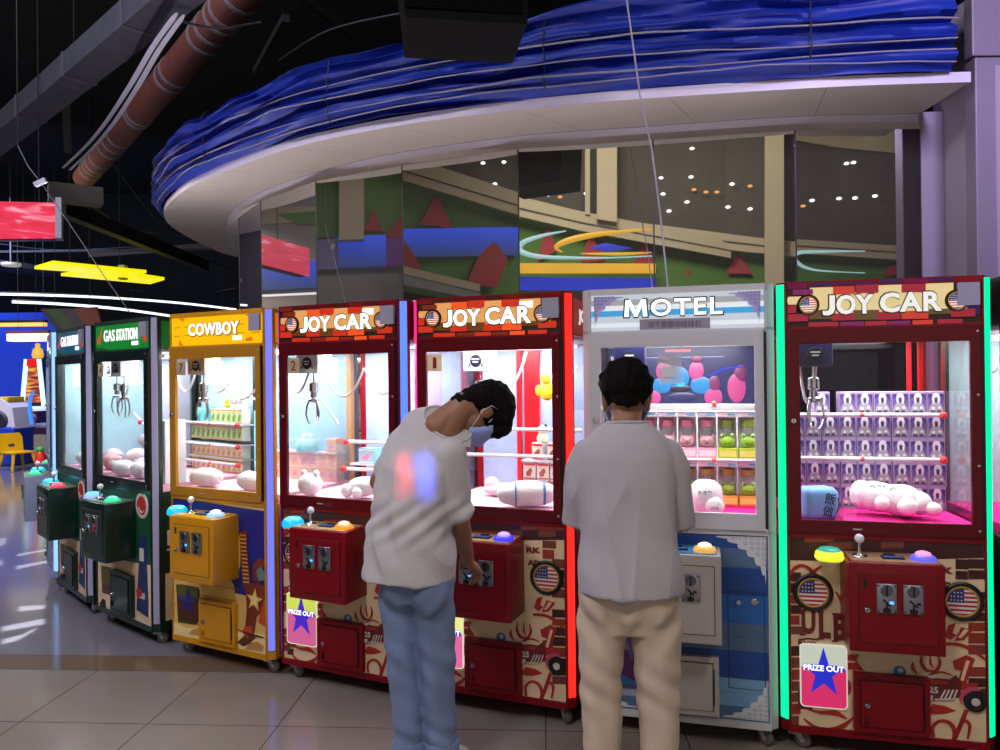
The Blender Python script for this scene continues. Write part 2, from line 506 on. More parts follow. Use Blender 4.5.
def claw_unit(root, x, y, K, ztop=1.735):
    r = MB()
    r.box(-.33, .33, y - .018, y - .002, ztop - .03, ztop - .010, 0)
    r.box(-.33, .33, y + .06, y + .076, ztop - .03, ztop - .010, 0)
    r.box(x - .012, x + .012, .06, DEP - .06, ztop - .012, ztop, 0)
    r.build('gantry_rail', white_metal, root)
    c = MB(); c.box(x - .070, x + .070, y - .055, y + .065, ztop - .135, ztop - .028, 0, bev=.005)
    co = c.build('claw_carriage', K.get('carriage', white_metal), root)
    b = MB(); zc = ztop - .083
    b.lathe([(.030, -.003), (.032, 0)], (x, y - .0555, zc), 'y', 20, 0)
    b.box(x - .020, x + .020, y - .0605, y - .058, zc + .006, zc + .012, 1)
    b.box(x - .014, x + .014, y - .0605, y - .058, zc - .008, zc - .002, 1)
    b.prism([(x - .044, zc - .030), (x - .030, zc - .026), (x - .030, zc - .010)], y - .0575, y - .055, 0)
    b.prism([(x + .044, zc - .030), (x + .030, zc - .026), (x + .030, zc - .010)], y - .0575, y - .055, 0)
    b.build('carriage_badge', [pm('badge_blue', K.get('badge', '#2c3f9a'), .4), paper_m], co)
    k = MB(); zt = ztop - .135
    k.tube([(x, y, zt), (x, y, zt - .05)], .004, 6, 0)
    k.lathe([(.010, 0), (.024, -.006), (.026, -.050), (.018, -.058), (.018, -.085), (.030, -.092), (.030, -.104), (.008, -.112), (0, -.112)], (x, y, zt - .045), 'z', 16, 0)
    ko = k.build('claw', chrome, root, smooth=True)
    zc = zt - .148
    for i in range(3):
        a = R(90 + 120 * i + K.get('clawrot', 15)); ux, uy = math.cos(a), math.sin(a)
        pts = [(x + ux * .022, y + uy * .022, zc + .010), (x + ux * .036, y + uy * .036, zc - .026), (x + ux * .042, y + uy * .042, zc - .070), (x + ux * .032, y + uy * .032, zc - .108), (x + ux * .020, y + uy * .020, zc - .120)]
        p = MB(); p.tube(pts, [.005, .0055, .005, .004, .003], 6)
        p.build('claw_prong', chrome, ko, smooth=True)
    for (xa, xb, za, zb, sag, yy) in K.get('cables', [(x + .07, x + .30, ztop - .08, ztop - .05, .14, y + .02), (x - .07, -.31, ztop - .07, ztop - .06, .10, y + .10)]):
        pts = []
        for i in range(13):
            t = i / 12
            pts.append((xa + (xb - xa) * t, yy, za + (zb - za) * t - sag * 4 * t * (1 - t)))
        q = MB(); q.tube(pts, .0065, 6); q.build('drape_cable', pm('white_cable', '#e6e6ea', .5), root, smooth=True)

def shelf_rail(root, z, y, x0=-.32, x1=.30, ball=True, rim=None):
    r = MB(); r.tube([(x0, y, z), (x1, y, z)], .010, 10)
    ro = r.build('shelf_rail', white_metal, root, smooth=True)
    if ball:
        for bx, br in ((x1 - .0, .017), ((x0 + x1) / 2 + .01, .010)):
            k = MB(); k.ball((bx, y - .006, z), br, 12, 8); k.build('rail_stop', red_knob, ro, smooth=True)
    return ro

def machine(name_label, x, y, alpha, K, cat='claw machine'):
    root = thing('claw_machine', name_label, cat, (x, y, 0), -R(alpha), 'claw machines in a row by the curved glass wall')
    w2 = K.get('w2', W2)
    TP = .036
    wb = w2 + CH - TP
    def X(y): return w2 + CH - TP * (y - CH) / (DEP - CH)
    def wall(mb, s_, y0, y1, t0, t1, z0, z1, mi=0):
        mb.slab([(s_ * (X(y0) + t0), y0), (s_ * (X(y0) + t1), y0), (s_ * (X(y1) + t1), y1), (s_ * (X(y1) + t0), y1)], z0, z1, mi)
    foot = [(-w2, 0), (w2, 0), (w2 + CH, CH), (wb, DEP), (-wb, DEP), (-w2 - CH, CH)]
    # ---- cabinet: lower body, roof, posts
    b = MB()
    b.slab(foot, ZB, .905, 0)
    b.slab(foot, ZF1, ZT, 0)
    for s in (-1, 1):
        b.slab([(s * (w2 - .012), .0), (s * w2, 0), (s * (w2 + CH), CH), (s * (w2 + CH), .052), (s * (w2 - .012), .030)], .90, ZF1 + .01, 0)
        wall(b, s, DEP - .035, DEP, -.035, 0, .90, ZF1 + .01, 0)
        b.box(s * (w2 - .003) - .0035, s * (w2 - .003) + .0035, -.009, .002, ZB, ZT, 0)          # front edge beading
    b.box(-w2, w2, -.010, .002, ZB, ZB + .030, 0)
    b.box(-w2, w2, -.009, .002, ZT - .026, ZT, 0)
    b.box(-w2, w2, -.009, .002, .893, .915, 0)
    b.box(-w2, w2, -.009, .002, ZF1, ZF1 + .008, 0)
    b.build('cabinet', K['body'], root)
    # ---- chamfered corner light strips
    for s, mt in ((-1, K.get('stripL')), (1, K.get('stripR'))):
        if mt is None: continue
        l = MB()
        a = Vector((s * (w2 + .003), .003)); c = Vector((s * (w2 + CH - .003), CH - .003)); o = Vector((s * 1, -1)).normalized() * .007
        l.slab([tuple(a), tuple(a + o), tuple(c + o), tuple(c)], ZB + .05, ZT - .008, 0)
        l.build('light_strip', mt, root)
    # ---- header sign
    hz0, hz1 = ZF1 + .008, ZT - .026
    K['header'](root, -w2 + .012, w2 - .012, hz0, hz1, K)
    s = MB(); s.box(.272, .350, -.0215, -.006, ZT - .118, ZT - .028, 0)
    if not K.get('nosticker'): s.build('header_sticker', lilac_card, root)
    if K.get('sidesign'):
        q = MB(); sx = X(.38); wall(q, 1, CH + .02, DEP - .02, -.001, .003, hz0, hz1, 0); K['sidesign'](root, q, sx, hz0, hz1)
    # ---- window door
    f = MB()
    xo, xi = w2 - .004, .315 + (w2 - W2)
    zg0 = K.get('zg0', ZG0)
    f.box(-xo, -xi, -.020, 0, ZF0, ZF1, 0, bev=.002); f.box(xi, xo - .012, -.020, 0, ZF0, ZF1, 0, bev=.002)
    f.box(-xi - .001, xi + .001, -.020, 0, ZF0, zg0, 0, bev=.002); f.box(-xi - .001, xi + .001, -.020, 0, ZG1, ZF1, 0, bev=.002)
    f.box(xo - .012, xo, -.016, 0, ZF0 + .01, ZF1 - .01, 1)
    wd = f.build('window_door', [K['frame'], black_pl], root)
    g = MB(); g.box(-xi, xi, -.011, -.007, zg0, ZG1); g.build('window_pane', clear, wd)
    lock(wd, -xo + .022, 1.375, -.020)
    for zz in (1.73, 1.48, 1.20, .945):
        n = MB(); n.lathe([(0, -.003), (.005, -.002), (.005, 0)], (xo - .024, -.020, zz), 'y', 8)
        n.build('frame_screw', pm('pale_screw', '#b9b4b4', .4, .5), wd)
    n = MB(); n.box(-.12, -.085, -.0225, -.019, ZF0 + .018, ZF0 + .024)
    n.build('frame_badge', pm('pale_screw', '#b9b4b4', .4, .5), wd)
    if K.get('num'):
        c = MB(); c.box(-xi + .006, -xi + .082, -.0135, -.0112, ZG1 - .092, ZG1 - .012, 0)
        c.text(K['num'], -xi + .044, ZG1 - .052, .020 if K['num'] == '1' else .032, .052, -.0142, .0008, bold=.0 if K['num'] == '1' else .01, mi=1)
        c.build('number_card', [card_m, thin('card_red', '#a84238', .7)], wd)
    for (xa, xb, za, zb) in K.get('notice', []):
        c = MB(); c.box(xa, xb, -.0135, -.0112, za, zb, 0); c.build('paper_notice', sheet_m, wd)
    # ---- side panes, back, bed, ceiling
    for s in (-1, 1):
        g = MB(); wall(g, s, .052, DEP - .035, -.011, -.006, .905, ZF1); g.build('side_pane', K.get('paneL', clear) if s < 0 else clear, root)
        a = MB(); wall(a, s, CH + .02, DEP - .02, -.001, .003, ZB + .03, .885)
        a.build('side_panel', K.get('sidepanel', K['body']), root)
    iw = w2 + CH - TP - .012
    bk = MB(); bk.box(-iw, iw, DEP - .032, DEP - .004, .905, ZF1, 0)
    bk.build('back_panel', K['back'], root)
    bd = MB(); bd.slab([(-w2 - .004, .034), (w2 + .004, .034), (iw, DEP - .036), (-iw, DEP - .036)], .903, .946, 0); bd.build('prize_bed', K.get('bed', bed_pink), root)
    cl = MB(); cl.box(-iw, iw, .034, DEP - .036, 1.742, 1.756, 0); cl.build('interior_ceiling', white_metal, root)
    lt = MB(); lt.box(-.30, .30, .040, .062, 1.722, 1.741, 0, bev=.003); lt.build('interior_lamp', led_white, root)
    lo = area('interior_light', (0, .33, 1.735), (0, .33, 0), .60, K.get('watt', 9.0) * 1.7, (1, .98, .98), .50, parent=root)
    # ---- lower front art, control box, hatch, sign, lamp, casters
    K['art'](root, K)
    control_box(root, K, **K.get('cb', {}))
    prize_hatch(root, K, **K.get('hatch', {}))
    call_lamp(root, K)
    if K.get('sign'): K['sign'](root)
    for sx in (-1, 1):
        for yy in (.055, DEP - .09):
            caster(root, sx * (w2 - .035), yy)
    if K.get('claw', True): claw_unit(root, K.get('clawx', -.16), K.get('clawy', .30), K)
    bpy.context.view_layer.update()
    root['w'] = 1
    del root['w']
    return root
# ------------------------------------------------------------------ header signs and front artwork
def J(px, py): return bil(px, py, QJ)
def poly(mb, q, pts, lay, mi, y0=-.0020):
    P = [bil(px, py, q) for px, py in pts]
    P = [(max(-W2 + .009, min(W2 - .009, x)), max(ZB + .031, z)) for x, z in P]
    mb.prism(P, y0 - .0012 * (lay + 1), y0 - .0012 * lay + .0004, mi)
def hj(x, y): return (780 + x / 4.545, 270 + y / 4.545)
HB = [(245, 78, 345, 114, 1), (350, 70, 455, 108, 2), (560, 66, 668, 104, 2), (450, 192, 555, 228, 2), (560, 188, 680, 225, 1), (240, 200, 345, 232, 2),
      (780, 180, 885, 215, 2), (55, 92, 150, 116, 3), (130, 240, 270, 260, 2), (280, 238, 390, 260, 3), (395, 235, 495, 255, 2), (500, 234, 600, 254, 3), (610, 230, 700, 250, 1),
      (720, 226, 830, 246, 2), (24, 165, 70, 200, 2), (24, 205, 128, 238, 2), (850, 118, 905, 160, 4), (850, 165, 905, 205, 4), (24, 66, 120, 88, 3), (130, 62, 240, 78, 4), (460, 44, 560, 62, 4), (570, 42, 680, 60, 3), (690, 38, 800, 52, 4), (250, 58, 440, 68, 4)]
def header_joy(root, x0, x1, z0, z1, K):
    b = MB(); b.box(x0, x1, -.005, .002, z0, z1, 0)
    for (a, t, c, d, k) in HB:
        poly(b, QJ, [hj(a, t), hj(c, t - 3), hj(c, d - 3), hj(a, d)], 3 + (k % 3), k, -.0042)
    for x0_, y0_, x1_, y1_ in ((112, 104, 800, 192), (136, 74, 246, 130), (450, 58, 562, 130), (668, 50, 792, 130), (770, 98, 856, 178), (240, 106, 460, 202), (24, 124, 122, 158)):
        c_ = 9
        poly(b, QJ, [hj(*p) for p in [(x0_ + c_, y0_), (x1_ - c_, y0_ - 2), (x1_, y0_ + c_), (x1_, y1_ - c_), (x1_ - c_, y1_), (x0_ + c_, y1_ + 2), (x0_, y1_ - c_), (x0_, y0_ + c_)]], 1 + .1 * (x0_ % 7), 5, -.0042)
    for x0_, y0_, x1_, y1_ in ((128, 184, 250, 224), (340, 184, 460, 226), (555, 182, 580, 210), (670, 178, 790, 200)):
        poly(b, QJ, [hj(*p) for p in [(x0_, y0_), (x1_, y0_ - 2), (x1_ - 6, y1_), (x0_ + 6, y1_ + 2)]], 2, 6, -.0042)
    ho = b.build('header_sign', K['hmats'], root)
    t = MB(); cx, cz = bil(880.5, 304.0, QJ)
    for (grow, y, mi, bold) in ((0, -.0145, 0, .035), (.010, -.0125, 1, .06)):
        h = .080 + grow
        t.text('OY', cx - .090, cz, .140 + grow, h, y, .002, bold=bold, mi=mi, gap=1.08)
        t.text('CAR', cx + .116, cz + .003, .226 + grow, h, y, .002, bold=bold, mi=mi, gap=1.10)
        jx, jz, g, st = cx - .190, cz, grow / 2, .021
        t.prism([(jx + .004 - g, jz + .040 + g), (jx + .025 + g, jz + .040 + g), (jx + .025 + g, jz - .018), (jx + .018 + g, jz - .034 - g), (jx + .002, jz - .042 - g), (jx - .018 - g, jz - .041 - g),
                 (jx - .022 - g, jz - .036 - g), (jx - .022 - g, jz - .022 + g), (jx - .010, jz - .024 + g), (jx + .000 - g, jz - .021 + g), (jx + .004 - g, jz - .010)], y, y + .002, mi)
    t.build('lettering', [K['lett'], outline_m], ho)
    for px, py in ((808, 305.5), (957.5, 300.5)):
        cx, cz = bil(px, py, QJ); flag_roundel(ho, cx, cz, .044, -.0075, True)
    if K.get('plate'):
        p = MB(); p.box(.155, .225, -.0105, -.006, z1 - .040, z1 - .010); p.build('white_plate', white_sign, ho)
def header_cowboy(root, x0, x1, z0, z1, K):
    b = MB(); b.box(x0, x1, -.005, .002, z0, z1, 0)
    zz = [z0 + (z1 - z0) * t for t in (.36, .66)]
    for z in zz:
        b.box(x0 + .02, x0 + .07, -.0062, -.004, z - .0015, z + .0015, 1)
        b.box(x0 + .11, x1 - .13, -.0062, -.004, z - .0015, z + .0015, 1)
        b.box(x1 - .07, x1 - .015, -.0062, -.004, z - .0015, z + .0015, 1)
    b.prism([(x0 + .06, z1 - .002), (x0 + .11, z1 - .002), (x0 + .10, z1 - .022), (x0 + .075, z1 - .012)], -.0062, -.004, 2)
    b.prism([(x0 + .06, z0 + .002), (x0 + .11, z0 + .002), (x0 + .085, z0 + .012), (x0 + .065, z0 + .040)], -.0062, -.004, 2)
    b.prism([(x1 - .12, z0 + .012), (x1 - .07, z0 + .012), (x1 - .07, z0 + .032), (x1 - .12, z0 + .028)], -.0062, -.004, 2)
    b.prism([(x1 - .13, z1 - .002), (x1 - .09, z1 - .002), (x1 - .10, z1 - .016)], -.0062, -.004, 2)
    ho = b.build('header_sign', [em('lit_yellow', '#f2b705', .95), em('lit_plank_line', '#7a4c08', .5), em('lit_orange', '#e8700c', .8)], root)
    t = MB(); t.text('COWBOY', -.01, z0 + .088, .400, .070, -.012, .002, bold=.035, mi=0, gap=1.08)
    t.text('COWBOY', -.007, z0 + .086, .412, .080, -.0105, .002, bold=.055, mi=1, gap=1.08)
    t.build('lettering', [white_sign, em('lit_brown_shadow', '#a86c10', .5)], ho)
    p = MB(); p.box(.140, .205, -.0105, -.006, z0 + .020, z0 + .045); p.build('white_plate', white_sign, ho)
def header_gas(root, x0, x1, z0, z1, K):
    b = MB(); b.box(x0, x1, -.005, .002, z0, z1, 0)
    b.prism([(x0 + .02, z0 + .05), (x0 + .06, z0 + .040), (x0 + .075, z0 + .075), (x0 + .095, z0 + .15), (x0 + .06, z0 + .10), (x0 + .03, z0 + .08)], -.0065, -.004, 1)
    b.prism([(x1 - .02, z0 + .05), (x1 - .06, z0 + .035), (x1 - .085, z0 + .075), (x1 - .13, z0 + .155), (x1 - .09, z0 + .12), (x1 - .03, z0 + .08)], -.0065, -.004, 1)
    b.prism([(x0, z0), (x0 + .2, z0), (x0 + .10, z0 + .018), (x0, z0 + .022)], -.0065, -.004, 2)
    ho = b.build('header_sign', [K['gascol'], em('lit_flame_red', '#d8432a', .8), em('lit_deep_green', '#0a5a22', .5)], root)
    t = MB(); t.text('GAS', -.150, z0 + .092, .150, .072, -.012, .002, bold=.01, mi=0, gap=1.05)
    t.text('STATION', .088, z0 + .092, .275, .072, -.012, .002, bold=.04, mi=0, gap=1.12)
    t.build('lettering', [white_sign], ho)
    p = MB(); p.box(.150, .225, -.0105, -.006, z0 + .022, z0 + .046); p.build('white_plate', white_sign, ho)
def lace(mb, cx, cz, sx, sz, w, h, mi, y, mg=1):
    """corner of scrolled lace: one scalloped leaf with raised rings"""
    N = 64; pts = [(0, 0)]
    for i in range(N + 1):
        t = i / N; k = 1 + .16 * abs(math.sin(t * math.pi * 6.5))
        pts.append((w * (1 - t) ** 1.5 * k * (1 if 0 < t < 1 else 1) + .004, h * t ** 1.5 * k + .004))
    P = [(cx + sx * x, cz + sz * z) for x, z in pts]
    mb.prism(P, y - .0022, y + .0006, mi)
    rnd = random.Random(int(w * 1000))
    for i in range(7):
        for j in range(7):
            x = w * (.05 + .13 * i) ; z = h * (.05 + .13 * j)
            if (x / w) ** .667 + (z / h) ** .667 > .93: continue
            r = min(w, h) * .055
            mb.tube([(cx + sx * (x + r * k_ * math.cos(a_)), y - .0024, cz + sz * (z + r * k_ * math.sin(a_))) for a_, k_ in [(q * .7, .25 + q * .085) for q in range(10)]], .0011, 4, mg)
def header_motel(root, x0, x1, z0, z1, K):
    b = MB(); zs = [0, .10, .22, .40, .56, .70, .86, 1.0]
    for k in range(7):
        b.box(x0, x1, -.005, .002, z0 + (z1 - z0) * zs[k], z0 + (z1 - z0) * zs[k + 1], (0, 1, 0, 2, 1, 3, 0)[k])
    ho = b.build('header_sign', [em('lit_pale_plank', '#c9d2dc', .75), em('lit_white_plank', '#e4e9ef', .8), em('lit_blue_plank', '#3f9fd8', .8), em('lit_grey_plank', '#a9a9ae', .7)], root)
    t = MB(); zc = z0 + .097
    for g, y, mi, bold in ((0, -.0145, 0, .018), (.006, -.0125, 1, .040)):
        t.text('OTEL', .047, zc, .298 + g * 2, .074 + g * 2, y, .002, bold=bold, mi=mi, gap=1.14)
        x, h, w, q = -.166, .037 + g, .050 + g, .020 + g * 1.6
        t.prism([(x - w, zc - h), (x - w + q, zc - h), (x - w + q + .002, zc + h * .30 - g), (x - .007 - g * .4, zc - h), (x + .007 + g * .4, zc - h), (x + w - q - .002, zc + h * .30 - g), (x + w - q, zc - h), (x + w, zc - h), (x + w - .006, zc + h), (x + w - .026, zc + h), (x, zc - h * .25 + g), (x - w + .026, zc + h), (x - w + .006, zc + h)], y, y + .002, mi)
    t.build('lettering', [white_sign, outline_m], ho)
    for a_ in ((x0 + .012, z1 - .006, 1, -1, .12, .115, 0, -.006), (x1 - .012, z1 - .006, -1, -1, .12, .115, 0, -.006)):
        l = MB(); lace(l, *a_)
        l.build('lace_ornament', [pm('lilac_lace', '#a9a0d4', .5), pm('lace_shade', '#6c62a0', .6)], ho)
    n = MB(); n.box(-.150, .145, -.0115, -.006, z0 + .002, z0 + .048, 0)
    n.text('请不要搬动娃娃机', -.003, z0 + .024, .225, .028, -.0125, .001, bold=.0, mi=1)
    n.build('notice_strip', [pm('grey_notice', '#8f8a99', .6), pm('notice_ink', '#4d4a5c', .6)], ho)

parch = pm('kraft_print', '#dcc29c', .55, noise=.22, scale=9)
brick_a = pm('print_brick_red', '#8c2e22', .55, noise=.6, scale=75)
brick_b = pm('print_brick_dark', '#3c1510', .55, noise=.7, scale=75)
brick_c = pm('print_brick_brown', '#70382a', .55, noise=.6, scale=75)
script_red = pm('print_script_red', '#a3211c', .5, noise=.12)
script_dark = pm('print_letter_maroon', '#6a1a1c', .5)
print_black = pm('print_black', '#151212', .5)
print_white = pm('print_white', '#c9c4be', .5)
print_pink = pm('print_pink', '#c04a62', .5)
print_blue = pm('print_blue', '#2a6a9a', .5)
def smooth2(P, n):
    out = []
    for i in range(len(P) - 1):
        p0 = P[max(0, i - 1)]; p1 = P[i]; p2 = P[i + 1]; p3 = P[min(len(P) - 1, i + 2)]
        for j in range(n):
            t = j / n
            out.append(.5 * ((2 * p1) + (p2 - p0) * t + (2 * p0 - 5 * p1 + 4 * p2 - p3) * t * t + (3 * p1 - p0 - 3 * p2 + p3) * t ** 3))
    out.append(P[-1].copy()); return out
def art_joy(root, K):
    b = MB(); w2 = W2 - .008
    b.box(-w2, w2, -.0020, .001, ZB + .030, .893, 0)
    rnd = random.Random(K.get('seed', 3))
    def A(pts, lay, mi): poly(b, QJ, pts, lay, mi)
    # charred brick courses: along the top, down both edges
    for r in range(3):
        x = 784 + r * 6
        while x < 984:
            wd = rnd.uniform(18, 30)
            y = 536 + r * 7.5 - (x - 784) * .01
            if rnd.random() < .86: A([(x, y), (min(986, x + wd), y - .4), (min(986, x + wd), y + 6.2), (x, y + 6.6)], 1, rnd.choice((1, 2, 2, 3)))
            x += wd + 1.2
    A([(785, 533), (984, 531), (984, 559), (900, 561), (860, 562), (785, 560)], 0, 2)
    for (x0, x1, y0, y1, skip) in ((787, 802, 562, 726, .35), (968, 987, 560, 722, .2), (956, 970, 560, 600, .55), (956, 970, 630, 700, .75), (800, 812, 690, 726, .3)):
        y = y0; k = 0
        while y < y1 - 7:
            hgt = rnd.uniform(8, 11)
            if rnd.random() > skip:
                dx = rnd.uniform(-3, 4)
                A([(x0 - (0 if k % 2 else 0), y), (x1 + dx, y + .5), (x1 + dx, y + hgt), (x0, y + hgt - .5)], 1, rnd.choice((1, 1, 2, 3)))
            y += hgt + 1.2; k += 1
    # maroon slab lettering left of the coin box
    for ch, x0, x1, y0, y1 in (('U', 803, 817.5, 610, 634), ('L', 821, 833, 612, 638.5), ('B', 836, 850, 614, 641)):
        a0 = J((x0 + x1) / 2, (y0 + y1) / 2)
        b.text(ch, a0[0], a0[1], (x1 - x0) / 265, (y1 - y0) / 246, -.0058, .0012, bold=.045, mi=5)
        for yy in (y0, y1): A([(x0 - 1.6, yy - .9), (x0 + 5.0, yy - .9), (x0 + 5.0, yy + .9), (x0 - 1.6, yy + .9)], 3, 5)
        if ch == 'U': A([(x1 - 6, y0 - 1.2), (x1 + 1.6, y0 - 1.2), (x1 + 1.6, y0 + 1.3), (x1 - 6, y0 + 1.3)], 3, 5)
    A([(800, 639), (810, 637.5), (820, 639), (820, 640.5), (810, 639.2), (800, 640.6)], 2, 5)
    cx, cz = J(809, 643); b.text('M&GD', cx, cz, .07, .017, -.0054, .0012, bold=.03, mi=5)
    cx, cz = J(950, 571.5); b.text('RK', cx - .02, cz, .07, .026, -.0054, .0012, bold=.05, mi=5)
    cx, cz = J(946, 586); b.text('AD', cx - .005, cz, .06, .026, -.0054, .0012, bold=.05, mi=5)
    # red script: swashes, ribbon, drops
    def brush(pts, ws, lay=2, mi=4):
        P = smooth2([Vector((x, y)) for x, y in pts], 5); n = len(P); o = []; i_ = []
        for k in range(n):
            t = (P[min(n - 1, k + 1)] - P[max(0, k - 1)]).normalized(); q = Vector((-t.y, t.x))
            u = k / (n - 1) * (len(ws) - 1); j = min(len(ws) - 2, int(u)); w = ws[j] + (ws[j + 1] - ws[j]) * (u - j)
            o.append(P[k] + q * w / 2); i_.append(P[k] - q * w / 2)
        for k in range(n - 1):
            A([tuple(o[k]), tuple(o[k + 1]), tuple(i_[k + 1]), tuple(i_[k])], lay, mi)
    brush([(789, 578), (796, 568), (806, 566), (816, 574), (826, 588)], [1.5, 4, 3, 4.5, 1])
    brush([(800, 590), (806, 580), (815, 572), (824, 566)], [1, 3, 4, 1])
    brush([(838, 592), (845, 604), (847, 622), (844, 640)], [1, 4, 4.5, 1])
    A([(840, 655), (862, 655), (859, 661), (867, 671), (845, 669), (848, 663)], 2, 4)
    A([(840, 660), (858, 661.5), (858, 663), (840, 661.5)], 3, 0)
    brush([(846, 676), (851, 684), (851, 692), (846, 699)], [1, 5, 5, 1])
    brush([(806, 718), (818, 727), (832, 730), (846, 726), (857, 717)], [1, 3.5, 5, 5, 1])
    brush([(808, 708), (822, 712), (838, 713), (850, 719)], [1, 3, 5.5, 1])
    # right of the box
    A([(949, 626), (956, 624), (953, 634), (957, 636), (951, 641), (945, 637)], 2, 4)
    A([(961, 628), (972, 631), (964, 641), (955, 642), (957, 637)], 2, 4)
    A([(964, 630), (968, 631), (961, 639), (958, 638.5)], 3, 0)
    brush([(944, 645), (958, 645.5), (972, 651), (985, 662)], [3, 3.2, 4, 1.5])
    A([(953, 662), (966, 656), (974, 660), (966, 684), (977, 684), (975, 691), (955, 691), (961, 672), (955, 670)], 2, 4)
    A([(966, 661), (969, 662), (963, 682), (960, 681)], 3, 0)
    brush([(924, 654), (923, 663), (928, 671), (937, 672)], [1, 3.2, 3.6, 1])
    brush([(939, 656), (941, 664), (937, 672), (929, 677)], [1, 3.2, 3.6, 1])
    brush([(932, 655), (932, 664), (935, 669)], [1, 2.2, .6])
    brush([(915, 663), (915, 669), (919, 675)], [1, 4, 1])
    brush([(930, 676), (942, 673), (952, 676)], [1, 2, 1])
    A([(929, 712), (934, 705), (946, 707), (956, 712), (944, 715), (933, 715)], 2, 4)
    brush([(935, 738), (934, 728), (941, 722), (950, 724), (955, 733), (953, 744)], [3, 3.6, 3, 3.6, 4.5, 3])
    brush([(966, 711), (962, 722), (957, 735), (953, 746)], [4, 4.5, 4, 2])
    brush([(957, 730), (964, 722), (969, 727), (967, 740)], [1, 3, 3.5, 2])
    bx, bz = J(902, 672.5); b.lathe([(0, -.0018), (.020, -.0014), (.024, 0)], (bx, -.0032, bz), 'y', 16, 8)
    b.lathe([(0, -.0012), (.010, 0)], (bx + .003, -.005, bz + .006), 'y', 12, 9)
    # hot rod
    A([(928, 678), (950, 680), (956, 676), (961, 683), (960, 698), (930, 702)], 3, 5)
    A([(930, 680), (948, 682), (948, 685), (930, 684)], 4, 4)
    A([(929, 676), (936, 676), (936, 679), (929, 679)], 4, 6)
    cx, cz = J(934.5, 690.5); b.text('25', cx, cz, .034, .026, -.0090, .0012, bold=.03, mi=6)
    for k in range(4):
        bx, bz = J(941 + k * 4.2, 698); p2 = J(945 + k * 3.6, 692)
        b.tube([(bx - .02, -.0075, bz - .010), (bx, -.0075, bz - .008), (p2[0] + .004, -.0075, p2[1] + .006)], .0035, 6, 6)
    A([(929, 696), (934, 696), (934, 701), (929, 701)], 4, 6)
    bx, bz = J(974, 702.5)
    b.prism(swirl(bx, bz, .050, .050, 70, 200, .018), -.0090, -.006, 7)
    b.lathe([(0, -.005), (.010, -.006), (.012, -.003), (.024, -.003), (.027, -.007), (.040, -.006), (.042, 0)], (bx, -.0070, bz), 'y', 22, 10)
    b.lathe([(0, -.001), (.014, -.0005), (.016, 0)], (bx, -.013, bz), 'y', 14, 6)
    o = b.build('front_artwork', [parch, brick_a, brick_b, brick_c, script_red, script_dark, print_white, print_pink, print_blue, print_white, print_black], root)
    for px, py, r in ((814.5, 592, .078), (961.5, 602, .078)):
        if K.get('noflagL') and px < 900: continue
        cx, cz = J(px, py); flag_roundel(root, cx, cz, r, -.008, False)

def art_cowboy(root, K):
    b = MB(); w2 = W2 - .008
    def A(pts, lay, mi): poly(b, QC, pts, lay, mi)
    b.box(-w2, w2, -.0020, .001, ZB + .030, .893, 0)
    # sky
    A([(173, 497), (266, 511), (268, 600), (232, 592), (173, 575)], 0, 1)
    # plank wall
    A([(173, 565), (232, 578), (236, 585), (244, 660), (173, 640)], 1, 2)
    for y in (578, 590, 604): A([(173, y), (240, y + 11), (240, y + 11.6), (173, y + .6)], 2, 3)
    A([(236, 536), (243, 536), (242, 566), (238, 580)], 1, 2)
    # sand and stones
    A([(173, 622), (186, 628), (205, 628), (240, 632), (268, 634), (268, 657), (173, 637)], 3, 4)
    for (x, y, w, h) in ((198, 632, 8, 4), (256, 646, 9, 5), (247, 640, 7, 3)):
        A([(x - w, y + h * .6), (x - w * .5, y - h * .6), (x + w * .3, y - h), (x + w, y), (x + w * .9, y + h)], 4, 5)
    A([(240, 642), (248, 634), (258, 637), (252, 643), (246, 646)], 5, 6)
    A([(238, 628), (244, 630), (264, 636), (268, 638), (254, 636)], 5, 6)
    # bandolier of cartridges
    A([(242, 532), (249, 530), (249, 550), (252, 576), (252, 590), (246, 588), (243, 560)], 3, 7)
    for k in range(13):
        y = 534 + k * 3.9; dx = k * .28
        A([(242.5 + dx, y), (248 + dx, y + .6), (248 + dx, y + 1.9), (242.5 + dx, y + 1.3)], 5, 8)
    # pistol grip / holster and boots
    A([(254, 566), (260, 558), (268, 560), (268, 566), (260, 570), (262, 582), (256, 580)], 3, 7)
    A([(258, 570), (262, 566), (266, 572), (266, 580), (260, 580)], 4, 9)
    A([(248, 584), (258, 582), (267, 586), (267, 596), (262, 612), (258, 616), (256, 634), (247, 632), (249, 610)], 4, 7)
    A([(247, 626), (254, 626), (255, 636), (249, 638), (245, 632)], 5, 10)
    A([(262, 608), (268, 600), (268, 626), (260, 622)], 4, 10)
    cx, cz = bil(256.5, 599.5, QC)
    b.prism(star(cx, cz, .062, .42, .1), -.0110, -.006, 8)
    b.prism(star(cx, cz, .040, .42, .1), -.0125, -.009, 11)
    # dark alcove behind the prize flap
    A([(177, 584), (199, 589), (199, 625), (179, 622)], 4, 12)
    o = b.build('front_artwork', [pm('print_tan', '#d9b36a', .6), pm('print_night_blue', '#1a1f7a', .5, noise=.25, scale=4), pm('print_plank', '#dcb45e', .6, noise=.12), pm('print_plank_line', '#a57f34', .6),
        pm('print_sand', '#e6cf8e', .6, noise=.1), pm('print_stone', '#b98a4c', .6), pm('print_brown_shade', '#57331e', .6), pm('print_leather', '#7a2a14', .5, noise=.2), pm('print_brass', '#d9b45c', .5),
        pm('print_teal', '#5f7f7c', .5), pm('print_orange', '#c2481a', .5), pm('print_pale_brass', '#ead28a', .5), pm('print_olive', '#43431a', .5)], root)
